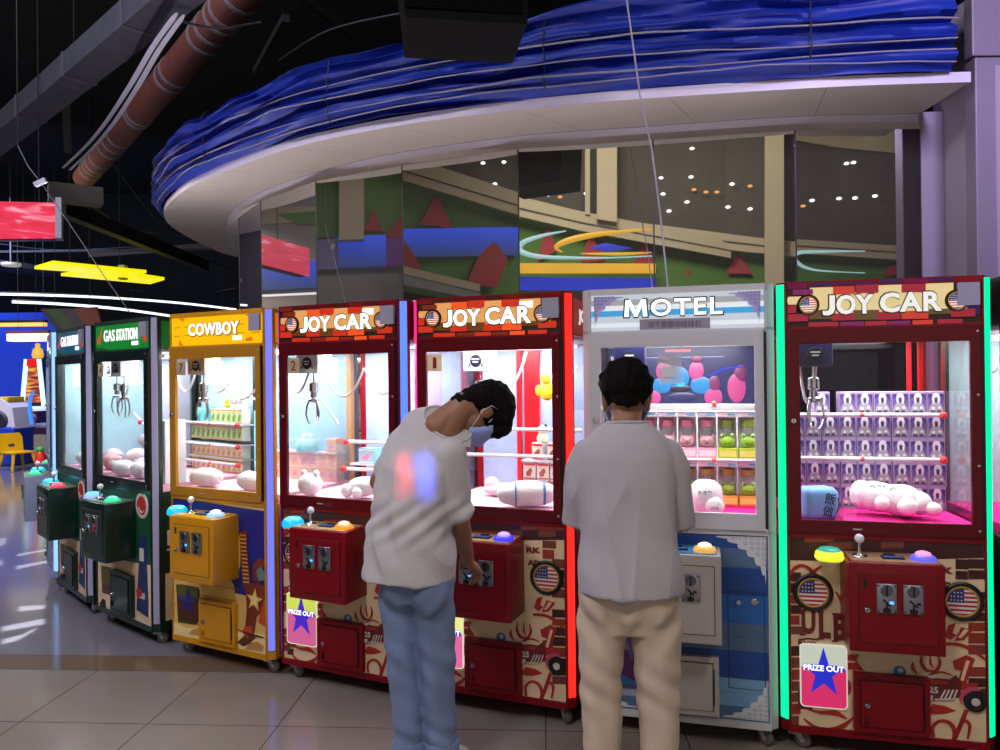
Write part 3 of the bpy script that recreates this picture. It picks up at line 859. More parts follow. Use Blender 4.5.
def sign_cowboy(root):
    prize_sign(root, -.315, -.150, .215, .400, pm('flap_olive', '#56561f', .4), pm('flap_brown', '#4a2322', .4), pm('flap_navy', '#20206a', .4), True, pm('flap_rim', '#3a3018', .5), pm('flap_letter', '#4a4f9a', .5))
def art_gas(root, K):
    b = MB(); w2 = W2 - .008
    def A(pts, lay, mi): poly(b, QG, pts, lay, mi)
    b.box(-w2, w2, -.0020, .001, ZB + .030, .893, 0)
    A([(97, 556), (152.5, 566), (152.5, 631), (97.5, 608)], 0, 1)
    A([(98, 601), (152, 626), (152, 628), (98, 603)], 1, 2)
    A([(141, 541), (143, 535), (147, 536), (147.5, 560), (149, 600), (149, 618), (138, 610), (140, 570)], 2, 3)
    A([(141, 548), (145, 549), (145, 562), (141, 561)], 3, 2)
    A([(140, 592), (146, 594), (146, 600), (140, 598)], 3, 2)
    A([(138, 590), (142, 588), (144, 596), (139, 598)], 4, 4)
    A([(112, 576), (119, 570), (126, 574), (126, 600), (113, 594)], 2, 4)
    A([(100, 603), (106, 600), (107, 608), (101, 607)], 3, 5)
    cx, cz = bil(104.5, 604.5, QG); b.lathe([(0, -.002), (.03, -.001), (.034, 0)], (cx, -.0065, cz), 'y', 14, 5)
    cx, cz = bil(143, 506, QG)
    b.lathe([(0, -.004), (.075, -.003), (.08, 0)], (cx, -.003, cz), 'y', 20, 2)
    b.lathe([(0, -.003), (.055, -.002), (.058, 0)], (cx, -.006, cz), 'y', 18, 4)
    b.prism(swirl(cx, cz, .03, .045, 200, 330, .014), -.011, -.008, 2)
    A([(102, 566), (112, 568), (112, 596), (103, 593)], 2, 6)
    A([(104, 584), (111, 586), (111, 595), (104, 593)], 3, 7)
    o = b.build('front_artwork', [pm('print_green', '#0d4a2c', .5, noise=.2), parch, print_white, pm('print_pump_blue', '#1d2f66', .5), pm('print_car_red', '#b42a22', .5), print_black, pm('print_olive_sign', '#5d5a1e', .5), pm('print_maroon_sign', '#5a2630', .5)], root)
def art_motel(root, K):
    b = MB(); w2 = K['w2'] - .008; rnd = random.Random(11)
    z = ZB + .030; k = 0
    seq = [2, 3, 0, 1, 4, 3, 2, 0, 1, 3, 4, 0]
    hs = .0585
    while z < .835:
        z2 = min(z + hs, .835)
        xs = [-w2, rnd.uniform(-.25, 0), w2]
        b.box(xs[0], xs[1] - .0008, -.0030, .001, z, z2 - .0012, seq[k % 12]); b.box(xs[1], xs[2], -.0030, .001, z, z2 - .0012, seq[(k + (k % 2)) % 12])
        z = z2; k += 1
    b.box(-w2, w2, -.0028, .001, .835, .893, 4)
    o = b.build('front_artwork', [pm('plank_pale_blue', '#6f9cc4', .5, noise=.15, scale=7), pm('plank_blue', '#1f5fb0', .5, noise=.15, scale=7), pm('plank_slate', '#4a6688', .5, noise=.15, scale=7), pm('plank_lilac_grey', '#8e98b4', .5, noise=.15, scale=7), pm('plank_deep_blue', '#123f86', .5, noise=.15, scale=7)], root)
    for a_ in ((w2 - .004, .889, -1, -1, .19, .17, 0, -.004), (w2 - .004, ZB + .036, -1, 1, .17, .15, 0, -.004), (-w2 + .004, ZB + .036, 1, 1, .17, .12, 0, -.004)):
        l = MB(); lace(l, *a_)
        l.build('lace_ornament', [pm('white_lace', '#c4c8cf', .6), pm('lace_groove', '#7d8490', .6)], root)
    d = MB(); x0, x1, z0, z1 = .203, .352, .245, .655
    for (a, c, e, f) in ((x0, x1, z0, z0 + .002), (x0, x1, z1 - .002, z1), (x0, x0 + .003, z0, z1), (x1 - .003, x1, z0, z1)): d.box(a, c, -.0045, -.001, e, f, 0)
    so = d.build('service_door', [pm('seam_dark', '#16233a', .5)], root)
    lock(so, x0 + .045, z1 - .045, -.003)
    h = MB(); h.lathe([(0, -.006), (.010, -.006), (.016, -.003), (.018, 0)], (x1 - .040, -.003, z1 - .040), 'y', 16, 0); h.box(x1 - .058, x1 - .022, -.009, -.003, z1 - .044, z1 - .036, 0, bev=.002)
    h.build('door_handle', chrome, so)
    p = MB(); p.box(-.30, -.12, -.012, -.001, .21, .49, 0); p.prism([(-.29, .30), (-.24, .42), (-.20, .33), (-.17, .40), (-.13, .30), (-.13, .22), (-.29, .22)], -.0135, -.0115, 1)
    p.prism([(-.29, .22), (-.25, .27), (-.19, .24), (-.13, .27), (-.13, .22)], -.015, -.013, 2)
    po = p.build('prize_sign', [pm('sign_lilac', '#54407a', .4), pm('sign_plum', '#4a1a52', .4), pm('sign_blue', '#1f5a8a', .4)], root)
    t = MB(); t.text('PRIZE OUT', -.21, .385, .15, .022, -.0165, .0012, bold=.02); t.build('lettering', pm('sign_letters', '#8f86a8', .5), po)

def mural_back(root):
    """blue poster with a cluster of pink and cyan balloons on the back wall of the motel machine"""
    b = MB(); y = DEP - .034
    b.box(-.37, .37, y - .006, y, 1.385, 1.715, 0)
    for (x, z, rx, rz, mi) in [(-.005, 1.555, .052, .060, 1), (-.085, 1.590, .038, .052, 2), (.082, 1.590, .038, .052, 2), (-.095, 1.515, .05, .042, 1), (.105, 1.515, .055, .046, 1), (-.095, 1.517, .03, .026, 3), (.105, 1.517, .034, .03, 3),
                               (-.140, 1.452, .042, .04, 2), (.165, 1.455, .045, .05, 2), (.0, 1.525, .03, .03, 3), (-.075, 1.65, .03, .025, 4), (.085, 1.65, .03, .025, 4), (.17, 1.52, .03, .045, 4), (-.16, 1.50, .022, .04, 4), (0, 1.50, .055, .020, 5), (.01, 1.455, .07, .025, 0), (.28, 1.50, .045, .075, 2), (.30, 1.57, .03, .05, 4)]:
        b.ball((x, y - .006, z), (rx, .006, rz), 16, 8, mi)
    b.tube([(.14, y - .008, 1.56), (.22, y - .008, 1.60), (.31, y - .008, 1.61)], .005, 6, 6)
    b.box(-.19, .22, y - .0075, y - .0055, 1.660, 1.664, 7)
    b.box(-.075, .055, y - .0085, y - .0055, 1.690, 1.704, 8)
    b.build('back_poster', [em('poster_navy', '#1c1f58', .55), em('poster_cyan', '#1478b4', .6), em('poster_pink', '#c04484', .6), em('poster_bright_cyan', '#28b0e0', .7), em('poster_plum', '#74245e', .5), em('poster_ink', '#1a1030', .4), em('poster_blue_line', '#1a30d0', .8), em('poster_pale', '#8a94c8', .7), em('poster_red_text', '#c04858', .8)], root)

def mirror_posts(root):
    """red trim bars standing before the smoked back panel"""
    y = DEP - .04
    for (px0, px1, dk, nm) in ((906, 911, 0, 'thin'), (917, 931, 0, 'wide'), (932.5, 938, 1, 'dark'), (947, 954, 0, 'thin')):
        a = local_at(root, px0, 380, y); b_ = local_at(root, px1, 380, y)
        xa_, xb_ = min(a.x, .33), min(b_.x, .345)
        if xa_ >= .325: xa_, xb_ = .325, .345
        q = MB(); q.box(xa_, xb_, y - .012, y, 1.12, 1.741, 0, bev=.002)
        q.build('back_post', black_pl if dk else pm('red_trim_gloss', '#c0101c', .3), root)

def local_at(root, px, py, yl):
    """point of the picture ray on the machine's own plane y = yl"""
    mi = root.matrix_world.inverted()
    o = mi @ CAMP; d = mi.to_3x3() @ ray(px, py)
    return o + d * ((yl - o.y) / d.y)

red = pm('dark_red_enamel', '#7a0716', .34, spec=.28)
red_dk = pm('maroon_frame', '#560812', .34, spec=.28)
yel = pm('mustard_enamel', '#c98a0c', .38, coat=.2)
yel_f = pm('brown_gold_frame', '#a9741a', .4)
grn = pm('dark_green_enamel', '#0c2a22', .3, coat=.3)
grn_f = pm('black_green_frame', '#0b1a18', .3)
motw = pm('pale_grey_enamel', '#b9bac0', .4)
def lum(n, c, s): return em(n, c, s, .5)
st_green = lum('green_led_tube', '#00f5a0', 1.15)
st_red = lum('red_led_tube', '#ff2a22', 1.25)
st_blue = lum('blue_led_tube', '#5a86ff', 1.15)
st_peri = lum('periwinkle_led_tube', '#7076ea', 1.05)
st_pink = lum('pink_led_tube', '#ff2f8c', 1.0)
st_off = pm('unlit_lilac_tube', '#a3a2c4', .35)
st_ice = lum('ice_blue_led_tube', '#8ab8ff', 1.3)
lampc = em('cyan_lamp', '#12b8e6', 1.05); lampc2 = em('cyan_lamp_top', '#5ae0f4', 1.1)
pale_back = pm('pale_aqua_back', '#b4d4dc', .25, noise=.25, scale=5)
white_back = pm('milky_back', '#cfd4de', .2, noise=.2, scale=4)
btn_white = em('lit_white_button', '#e8ecff', 1.0)
def deck(n, c): return pm(n, c, .3, coat=.4)
joy_hot = [pm('sign_char', '#2a0f0c', .5), em('lit_brick_orange', '#e85220', .95), em('lit_brick_red', '#c83018', .85), em('lit_brick_rust', '#8a2a18', .6), em('lit_brick_soot', '#4a1410', .5), em('lit_tan', '#d89a58', .95), em('lit_brown', '#7a4416', .6)]
joy_cool = [pm('sign_char', '#2a0f0c', .5), em('lit_brick_rose', '#c83c2c', .75), em('lit_brick_crimson', '#a02434', .7), em('lit_brick_plum', '#8a2468', .55), em('lit_brick_purple', '#3a1656', .5), em('lit_cream', '#dcc68c', .85), em('lit_olive_brown', '#6a5230', .6)]
KJ = dict(body=red, frame=red_dk, box=red, box2=red_dk, header=header_joy, hmats=joy_hot, lett=white_sign, art=art_joy, deck=deck('cream_deck', '#c9a878'), plate=1, back=pm('blue_haze_back', '#9fb2d6', .25, noise=.45, scale=5),
          button_rim=em('orange_button_rim', '#ff8a18', 1.2), button=em('peach_button', '#ffd0b8', 1.1), lamp=lampc, lamp2=lampc2,
          notice=[(-.075, .01, ZG1 - .145, ZG1 - .015)])
def sign_joy2(root): prize_sign(root, -.327, -.142, .20, .455, em('lit_flap_lime', '#d2e05a', .85), em('lit_flap_pink', '#d8649c', .75), em('lit_flap_violet', '#4a28c8', .8), rim=em('lit_flap_edge', '#e6ecc8', .85))
def sign_joy1(root): prize_sign(root, -.327, -.142, .20, .455, em('lit_flap_yellow', '#f0ee90', .95), em('lit_flap_rose', '#e86aa8', .9), em('lit_flap_indigo', '#3a38d8', .9), rim=em('lit_flap_edge', '#e6ecc8', .85))
def sign_joy8(root): prize_sign(root, -.322, -.150, .20, .450, em('lit_flap_white', '#d4dccc', .70), em('lit_flap_hotpink', '#e0306e', .75), em('lit_flap_blue', '#2430d0', .8), rim=em('lit_flap_cream', '#e0dccc', .75))
def side_joy(root, q, sx, z0, z1):
    so = q.build('side_sign', [em('lit_side_brick', '#8a2c22', .6)], root)
    t = MB(); t.text('JOY CAR', 0, 0, .46, .075, 0, .002, bold=.05)
    t.v = [(sx + .003 - .036 / .71 * v[0] + (.002 - v[1]), .38 + v[0], (z0 + z1) / 2 + v[2]) for v in t.v]
    t.build('lettering', white_sign_dim, so)
def side_plain(col):
    def f(root, q, sx, z0, z1): q.build('side_sign', [col], root)
    return f
POS = dict(gas1=(-3.039, 5.315, 46.7), gas2=(-2.351, 4.667, 38.9), cow=(-1.570, 4.150, 28.3), joy2=(-.820, 3.787, 25.0), joy1=(-.054, 3.490, 21.6), mot=(.757, 3.231, 15.0), joy8=(1.548, 3.039, 13.7))
MA = {}
MA['joy8'] = machine('dark red claw machine between green light strips with rows of purple figure boxes', *POS['joy8'], dict(KJ, hmats=joy_cool, lett=white_sign_dim, plate=0, stripL=st_green, stripR=st_green,
    back=dark_mirror, bed=bed_hot, sign=sign_joy8, watt=7.5, deck=deck('tan_deck', '#b08a68'), lamp=em('yellow_lamp', '#e8f03c', 1.0), lamp2=em('aqua_lamp_top', '#30b8a0', .8),
    button_rim=em('violet_button_rim', '#6a62e8', .95), button=em('pink_button', '#ff9ad0', 1.0), notice=[], num=None, carriage=pm('navy_carriage', '#151a4a', .3), badge='#101030', clawx=-.235, clawy=.16,
    cables=[(-.29, -.225, 1.60, 1.60, .16, .16)], seed=3))
MA['mot'] = machine('white claw machine with motel sign and blue plank front', *POS['mot'], dict(body=motw, frame=motw, box=pm('warm_grey_box', '#c0bab6', .4), box2=motw, header=header_motel, art=art_motel, w2=W2 + .006, nosticker=1, stripL=None, stripR=None,
    back=white_back, bed=bed_hot, deck=deck('blue_deck', '#4f9ac8'), button_rim=em('rainbow_button_rim', '#f0b04a', .9), button=em('mint_button', '#e8f0d8', 1.0), lamp=None, watt=10, zg0=.985,
    cb=dict(h=.36, hw=.175), hatch=dict(x0=-.115, x1=.165, z0=.125, z1=.375), carriage=pm('navy_carriage', '#151a4a', .3), badge='#2a6ad0', clawx=-.21, clawy=.20, cables=[(-.30, -.22, 1.66, 1.60, .10, .25)]))
mural_back(MA['mot'])
MA['joy1'] = machine('dark red claw machine numbered one beside the red light strip', *POS['joy1'], dict(KJ, stripL=st_pink, stripR=st_red, num='1', sign=sign_joy1, sidesign=side_joy, watt=10, notice=[], seed=5, badge='#3a6ac0',
    button_rim=em('blue_button_rim', '#4038f0', 1.1), button=em('lilac_button', '#c0a0ff', 1.05), lamp=None, clawx=-.17, clawy=.30, cables=[(-.10, .10, 1.66, 1.69, .16, .25), (.15, .30, 1.6, 1.62, .12, .45), (-.17, -.31, 1.40, 1.24, .0, .3)]))
MA['joy2'] = machine('dark red claw machine numbered two beside the blue light strip', *POS['joy2'], dict(KJ, stripL=lum('violet_blue_led_tube', '#3a2ad8', .7), stripR=st_blue, num='2', sign=sign_joy2, watt=12, seed=4, clawx=-.235, clawy=.105,
    cables=[(-.20, .06, 1.63, 1.62, .15, .14), (.08, .30, 1.62, 1.60, .12, .12), (-.26, -.34, 1.62, 1.50, .03, .10), (-.22, -.12, 1.45, 1.33, .0, .16)]))
MA['cow'] = machine('yellow claw machine with cowboy sign and bandolier artwork', *POS['cow'], dict(body=yel, frame=yel_f, box=yel, box2=yel_f, header=header_cowboy, art=art_cowboy, stripL=None, stripR=st_peri, back=pm('light_blue_back', '#93c2dc', .3, noise=.2, scale=4), num='7',
    sidesign=side_plain(em('lit_side_orange', '#e07a10', .75)), sign=sign_cowboy, deck=deck('yellow_deck', '#e0b010'), button_rim=em('white_button_rim', '#9ac8ff', 1.0), button=btn_white, lamp=lampc, lamp2=lampc2, watt=15,
    notice=[(-.065, .065, ZG1 - .150, ZG1 - .020)], carriage=pm('cream_carriage', '#cdb9a0', .4), clawx=-.225, clawy=.105, cables=[(-.05, .30, 1.58, 1.60, .14, .2), (-.14, .24, 1.62, 1.62, .16, .13), (.0, .33, 1.45, 1.72, .02, .4), (-.2, -.34, 1.6, 1.5, .03, .3)]))
KG = dict(body=grn, frame=grn_f, box=grn, box2=grn_f, header=header_gas, gascol=em('lit_green', '#0a8a30', .6), art=art_gas, stripL=st_off, stripR=st_off, back=pale_back, coin_red=1, deck=deck('green_grey_deck', '#7f8f78'), button_rim=em('green_button_rim', '#18d890', 1.0), button=em('mint_lit_button', '#60f0c0', 1.1),
          lamp=em('pale_blue_lamp', '#9cb0ff', 1.0), lamp2=lampc2, watt=9, cb=dict(h=.350, p=.185, ztop=.842), hatch=dict(x0=-.130, x1=.150, z0=.125, z1=.385))
def sideX(y): return W2 + CH + .003 - .036 * (y - CH) / (DEP - CH)
def gas_side(root):
    q = MB(); d = MB()
    d.text('F', 0, 0, .05, .09, 0, .002, bold=.05); d.box(-.03, .04, 0, .002, -.075, -.065)
    d.v = [(sideX(.10 + v[0]) + .002 - v[1], .10 + v[0], .63 + v[2]) for v in d.v]
    d.build('side_lettering', print_white, root)
    q.slab([(sideX(.06), .06), (sideX(.06) + .0015, .06), (sideX(.60) + .0015, .60), (sideX(.60), .60)], .14, .42, 0)
    q.prism([(0, 0), (.05, .02), (.08, .12), (.14, .20), (.22, .21), (.30, .16), (.34, .06), (.30, 0), (.27, .08), (.16, .09), (.10, .02)], 0, .002, 1)
    k = len(q.v) - 22
    q.v = q.v[:k] + [(sideX(.12 + v[0]) + .0012 + v[1], .12 + v[0], .165 + v[2]) for v in q.v[k:]]
    q.build('side_picture', [parch, print_black], root)
MA['gas2'] = machine('dark green claw machine numbered four beside the yellow one', *POS['gas2'], dict(KG, num='4', sidesign=side_plain(em('lit_side_green', '#0a6a2a', .5)), notice=[(.075, .285, ZG1 - .145, ZG1 - .010)], clawx=-.205, clawy=.105, cables=[(-.05, -.32, 1.52, 1.63, .06, .3), (.10, .32, 1.6, 1.6, .1, .3)]))
gas_side(MA['gas2'])
MA['gas1'] = machine('dark green claw machine beside the ice blue light strip, left of machine four', *POS['gas1'], dict(KG, num=None, gascol=em('lit_teal_blue', '#0a5a78', .55), stripL=None, paneL=pm('aqua_curtain_side', '#a4ced8', .4, noise=.4, scale=6), lamp=em('ice_lamp', '#20c0e0', 1.0), knob='#d8e040', button_rim=em('red_button_rim', '#f03858', 1.0), button=em('rose_button', '#ff7a90', 1.0), notice=[(.10, .28, ZG1 - .16, ZG1 - .01)], clawx=.0, back=pm('grey_curtain_back', '#a9a8b8', .5, noise=.3, scale=6)))
MA['far'] = machine('pale grey claw machine with ice blue light strip, mostly hidden at left', -3.605, 6.013, 57.0, dict(KG, body=pm('grey_blue_enamel', '#8a98b4', .35), box=pm('grey_blue_enamel', '#8a98b4', .35), frame=pm('grey_blue_frame', '#5a6680', .35), lamp=em('aqua_lamp', '#18c8e8', 1.0), claw=False, stripL=None, stripR=st_ice, num=None))
MA['far2'] = machine('slate claw machine farthest along the row at left', -3.990, 6.86, 63, dict(KG, body=pm('slate_enamel', '#4a5268', .35), box=pm('slate_enamel', '#4a5268', .35), frame=grn_f, lamp=em('turquoise_lamp', '#20d0d8', 1.0), claw=False, stripL=None, stripR=None, num=None))
MA['edge'] = machine('green claw machine cut off by the right edge of the picture', 2.380, 2.880, 9.5, dict(KG, lamp=None, stripL=lum('deep_blue_led_tube', '#2030a0', .6), gascol=em('lit_dim_green', '#0c4a28', .5), num=None, bed=bed_hot))
bpy.context.view_layer.update()
mirror_posts(MA['joy8'])
# ================================================================== prizes inside the machines (each a thing of its own)
ORD = ['first', 'second', 'third', 'fourth', 'fifth', 'sixth', 'seventh', 'eighth', 'ninth', 'tenth', 'eleventh', 'twelfth']
def put(o, root, x, y, z, rz=0.0):
    o.location = root.matrix_world @ Vector((x, y, z))
    o.rotation_euler = (0, 0, root.rotation_euler.z + rz)
    return o
def copies(proto, used):
    """first call hands out the prototype itself, later calls copy it and its parts"""
    if not used.get('n'):
        used['n'] = 1; return proto
    r = proto.copy(); COL.objects.link(r)
    for ch in proto.children:
        c = ch.copy(); COL.objects.link(c); c.parent = r
        for g in ch.children:
            d = g.copy(); COL.objects.link(d); d.parent = c
    return r
class Kind:
    def __init__(s, proto): s.p = proto; s.u = {}
    def at(s, root, x, y, z, label, cat, group, rz=0.0):
        o = copies(s.p, s.u); tag(o, label, cat, group); return put(o, root, x, y, z, rz)

# ---- purple figure cartons
b = MB(); w, d, h = .0355, .034, .107
b.box(-w, w, -d, d, 0, h, 0, bev=.0015)
b.box(-w + .004, w - .004, -d - .0008, -d + .001, .008, h - .010, 1)
b.prism([(-w + .004, h - .035), (-.010, h - .012), (-w + .004, h - .012)], -d - .0014, -d, 2)
b.prism([(w - .004, h - .045), (.012, h - .012), (w - .004, h - .012)], -d - .0014, -d, 2)
for s_ in (-1, 1): b.prism([(s_ * .0015, .098), (s_ * .012, .096), (s_ * .0165, .078), (s_ * .014, .054), (s_ * .006, .050), (s_ * .007, .074)], -d - .0016, -d, 3)
b.prism([(-.004, .058), (.004, .058), (.005, .072), (0, .080), (-.005, .072)], -d - .0018, -d, 5)
b.ball((0, -d - .0008, .090), (.0125, .0012, .010), 10, 6, 3)
b.prism([(-.029, .014), (.029, .014), (.027, .036), (.018, .052), (.008, .056), (-.008, .056), (-.018, .052), (-.027, .036)], -d - .0016, -d, 4)
b.ball((-.012, -d - .0012, .030), (.008, .0014, .008), 8, 5, 3); b.ball((.014, -d - .0012, .034), (.007, .0014, .006), 8, 5, 3)
b.box(-.022, -.004, -d - .0022, -d, .014, .022, 5); b.box(.004, .020, -d - .0022, -d, .014, .022, 5)
fig = b.build('figure_box', [pm('carton_mauve', '#a592b4', .45), pm('carton_violet', '#6a529c', .4, noise=.35, scale=40), pm('carton_deep_violet', '#3a2a7c', .4), pm('carton_ghost', '#e4e2ea', .4), pm('carton_grey', '#a29eaa', .45, noise=.5, scale=110), pm('carton_ink', '#3a3440', .5)])
FK = Kind(fig); M8 = MA['joy8']
yl = .42
p0 = local_at(M8, 876, 512, yl); p1 = local_at(M8, 955.5, 415, yl); p2 = local_at(M8, 830, 415, yl)
xr = min(p1.x - .036, .320)
pitchx = .0738
GF = 'purple figure boxes in the right red machine'
for r in range(4):
    for c in range(10):
        x = xr - (9 - c) * pitchx + random.uniform(-.0012, .0012) + (.004 if r == 1 else 0)
        if x < -.318: continue
        FK.at(M8, x, yl + .034, .9467 + r * .1075, 'purple figure box in the %s row up from the pink felt, %s from the right' % (ORD[r], ORD[9 - c]), 'box', GF, random.uniform(-.02, .02))
for c in range(6):
    FK.at(M8, xr - (5 - c) * pitchx, yl + .034, .9467 + 4 * .1075, 'purple figure box on the topmost row, %s from the right end' % ORD[5 - c], 'box', GF, random.uniform(-.03, .03))
FK.at(M8, min(p2.x + .036, xr - 6.55 * pitchx), yl + .030, .9467 + 4 * .1075, 'purple figure box standing apart on the topmost row near the claw', 'box', GF, .12)
# a small doll under the claw
pt = local_at(M8, 824, 414, .48)
t = thing('toy_doll', 'small toy doll with orange cap below the claw of the right red machine', 'toy')
k = MB(); k.lathe([(0, 0), (.016, .002), (.018, .012), (.011, .022), (0, .024)], n=12); k.build('body', pm('doll_tan', '#b98a5a', .6), t, smooth=True)
k = MB(); k.ball((0, 0, .034), .015, 12, 8, 0); k.ball((-.005, -.0135, .036), .0022, 6, 4, 1); k.ball((.005, -.0135, .036), .0022, 6, 4, 1); k.build('head', [pm('doll_skin', '#e0b894', .6), print_black], t, smooth=True)
k = MB(); k.lathe([(.016, .040), (.014, .050), (.004, .056), (0, .056)], n=12); k.build('cap', pm('doll_cap', '#c8641c', .6), t, smooth=True)
put(t, M8, -.325, .445, .9467 + 4 * .1075)
for px, py in ((0, 415), (0, 459)):
    z = local_at(M8, 870, py, .385).z
    shelf_rail(M8, z, .385, -.345, min(.335, local_at(M8, 957, py, .385).x))
# ---- plush
plush_w = pm('white_plush', '#eeedee', .95, bump=.25, scale=60)
ink = pm('plush_ink', '#3a4a78', .8)
def lumps(name, label, parts, mats, cat='plush toy', group=None, subs=()):
    """parts: (part name, [(centre, radii, euler)], material)"""
    t = thing(name, label, cat, group=group)
    for pn, L, m in parts:
        k = MB()
        for c, r, e in L: k.ball(c, r, 18, 12, 0, Euler(e).to_matrix() if e else None)
        k.build(pn, m, t, smooth=True)
    return t
def scribble(parent, pts, r, m, name='print_marks'):
    k = MB()
    for P in pts: k.tube(P, r, 5)
    return k.build(name, m, parent)
# joy8: a white plush lying with its feet towards the pane
t = thing('plush_doll', 'long white plush doll lying on hot pink felt in the right red machine', 'plush toy')
k = MB(); N = 12
pts = [(-.115 + .02 * i, -.0 - .002 * i, .072 - .0022 * i) for i in range(N)]
k.tube(pts, [.045, .062, .066, .066, .064, .062, .064, .068, .070, .068, .060, .040], 16)
k.ball((-.115, 0, .072), (.05, .06, .062), 16, 10); k.ball((.105, -.02, .048), (.05, .06, .05), 16, 10)
k.build('body', plush_w, t, smooth=True)
for nm, c, r in (('leg', (.055, -.085, .040), (.040, .040, .038)), ('leg', (.150, -.050, .030), (.038, .036, .030)), ('arm', (-.040, -.075, .048), (.030, .035, .032))):
    k = MB(); k.ball(c, r, 16, 10); k.build(nm, plush_w, t, smooth=True)
scribble(t, [[(-.085 + a, -.050 + b_, .112 + c_) for a, b_, c_ in P] for P in ([(0, 0, 0), (.012, -.002, .010), (.020, -.002, -.002)], [(.024, 0, .004), (.030, .002, .012), (.044, 0, .004)], [(.05, .0, .002), (.060, .002, .010)], [(.075, -.006, -.012), (.09, -.002, .004), (.1, -.004, -.006)])], .0025, ink)
pt = local_at(M8, 897, 519, .20)
put(t, M8, pt.x - .01, .25, .9640, R(-9))
# joy8: blue and lilac cube cushion with two characters
t = thing('plush_cube', 'pale blue cube cushion with two dark characters at left in the right red machine', 'plush toy')
k = MB(); k.box(-.075, .075, -.06, .06, 0, .135, 0, bev=.028); k.build('cushion', [pm('plush_sky', '#7fb4ea', .9, noise=.15, scale=8)], t, smooth=True)
k = MB(); k.text('做', 0, 0, .045, .050, 0, .002); k.text('飯', 0, .052, .048, .050, 0, .002)
rot = Matrix.Rotation(R(12), 3, 'Y')
k.v = [tuple(rot @ Vector(v) + Vector((.020, -.0615, .040))) for v in k.v]
k.build('lettering', pm('plush_black_ink', '#20242c', .8), t)
k = MB(); k.tube([(.055, -.061, .03), (.064, -.061, .05), (.066, -.061, .075), (.062, -.061, .095)], .0025, 5); k.build('seam', pm('plush_black_ink', '#20242c', .8), t)
pt = local_at(M8, 815, 514, .14); put(t, M8, -.228, .150, .9467, R(16))
# joy8 acrylic divider
k = MB(); k.slab([(-.135, .10), (-.131, .10), (-.131, .30), (-.135, .30)], .946, 1.03); k.slab([(-.135, .10), (-.09, .06), (-.09, .064), (-.131, .104)], .946, 1.03)
k.build('chute_screen', acryl, M8)

# ---- motel machine: blister packed animal bottles
def bottle_pack(name, label, skin, base_c, cap_c, ears, card):
    t = thing(name, label, 'toy')
    w = .0440
    k = MB(); k.box(-w, w, .038, .042, 0, .215, 0); k.box(-w, w, -.042, .042, .196, .222, 0, bev=.002); k.box(-w + .006, w - .006, -.0428, -.041, .201, .217, 1)
    k.box(.0, w - .010, -.0436, -.042, .204, .214, 2)
    k.build('card_back', [pm('pack_white', '#e4e0e6', .5), card, pm('pack_blue_tab', '#5ab4dc', .5)], t)
    k = MB(); k.box(-w, w, -.042, .038, 0, .050, 0, bev=.003); k.box(-w + .006, w - .006, -.0432, -.041, .010, .040, 1)
    k.text('bottle', 0, .026, .055, .016, -.0442, .0008, bold=.01, mi=2) if False else None
    k.build('base_tray', [base_c, pm('pack_label_' + name, '#f0d8e4' if ears == 'pig' else '#f0e070', .5), print_white], t)
    k = MB()
    k.ball((0, 0, .080), (.036, .034, .030), 18, 12)
    if ears == 'pig':
        for s in (-1, 1): k.prism([(s * .014, .100), (s * .034, .096), (s * .032, .118)], -.010, .004)
    else:
        for s in (-1, 1): k.ball((s * .020, -.010, .106), (.014, .013, .014), 12, 8)
    ho = k.build('animal_head', skin, t, smooth=True)
    k = MB()
    for s in (-1, 1):
        if ears == 'pig': k.ball((s * .014, -.0330, .086), (.0030, .002, .004), 8, 6, 0)
        else:
            k.ball((s * .020, -.0205, .107), (.0085, .004, .0085), 10, 6, 1); k.ball((s * .020, -.0245, .107), (.004, .002, .004), 8, 5, 0)
    k.tube([(-.016, -.0320, .076), (-.008, -.0345, .071), (0, -.035, .0695), (.008, -.0345, .071), (.016, -.0320, .076)], .0014, 5, 0)
    if ears == 'pig': k.ball((0, -.034, .080), (.009, .004, .006), 10, 6, 2)
    k.build('face', [print_black, paper_m, pm('snout_rose', '#d8788c', .5)], ho)
    k = MB(); k.lathe([(0, .110), (.024, .110), (.026, .140), (.026, .150)], n=18, mi=0); k.lathe([(.030, .150), (.031, .178), (.028, .182), (0, .182)], n=18, mi=1)
    k.build('bottle', [glass('bottle_clear', refl=.6, body=.25), cap_c], t, smooth=True)
    k = MB(); k.box(-w + .001, w - .001, -.0415, -.0405, .050, .196); k.build('clear_window', clear, t)
    return t
MM = MA['mot']
pig = Kind(bottle_pack('pig_bottle_box', 'pig', pm('pig_pink', '#f0bcc8', .45), pm('pack_rose', '#e0a0bc', .5), pm('cap_rose', '#d87894', .4), 'pig', pm('pack_lilac', '#d8c8e0', .5)))
frog = Kind(bottle_pack('frog_bottle_box', 'frog', pm('frog_green', '#a8dc3c', .45), pm('pack_lime', '#b4c82c', .5), pm('cap_olive', '#8a9a34', .4), 'frog', pm('pack_pale_pink', '#e8c8d4', .5)))
frog2 = Kind(bottle_pack('frog_bottle_box', 'frog', pm('frog_green', '#a8dc3c', .45), pm('pack_gold', '#e0a848', .5), pm('cap_ochre', '#a88a3c', .4), 'frog', pm('pack_pale_pink', '#e8c8d4', .5)))
frog2.p.scale = (1, 1, .93)
ym = .40
zr = local_at(MM, 700, 458.5, ym - .042).z
x757 = min(local_at(MM, 757, 440, ym - .042).x, .315); pit = .0925
for i in range(5):
    pig.at(MM, x757 - (6 - i) * pit, ym, zr + .0002, 'boxed pink pig bottle on the upper shelf of the white machine, %s from the left' % ORD[i], 'toy', 'pig bottles on the upper shelf')
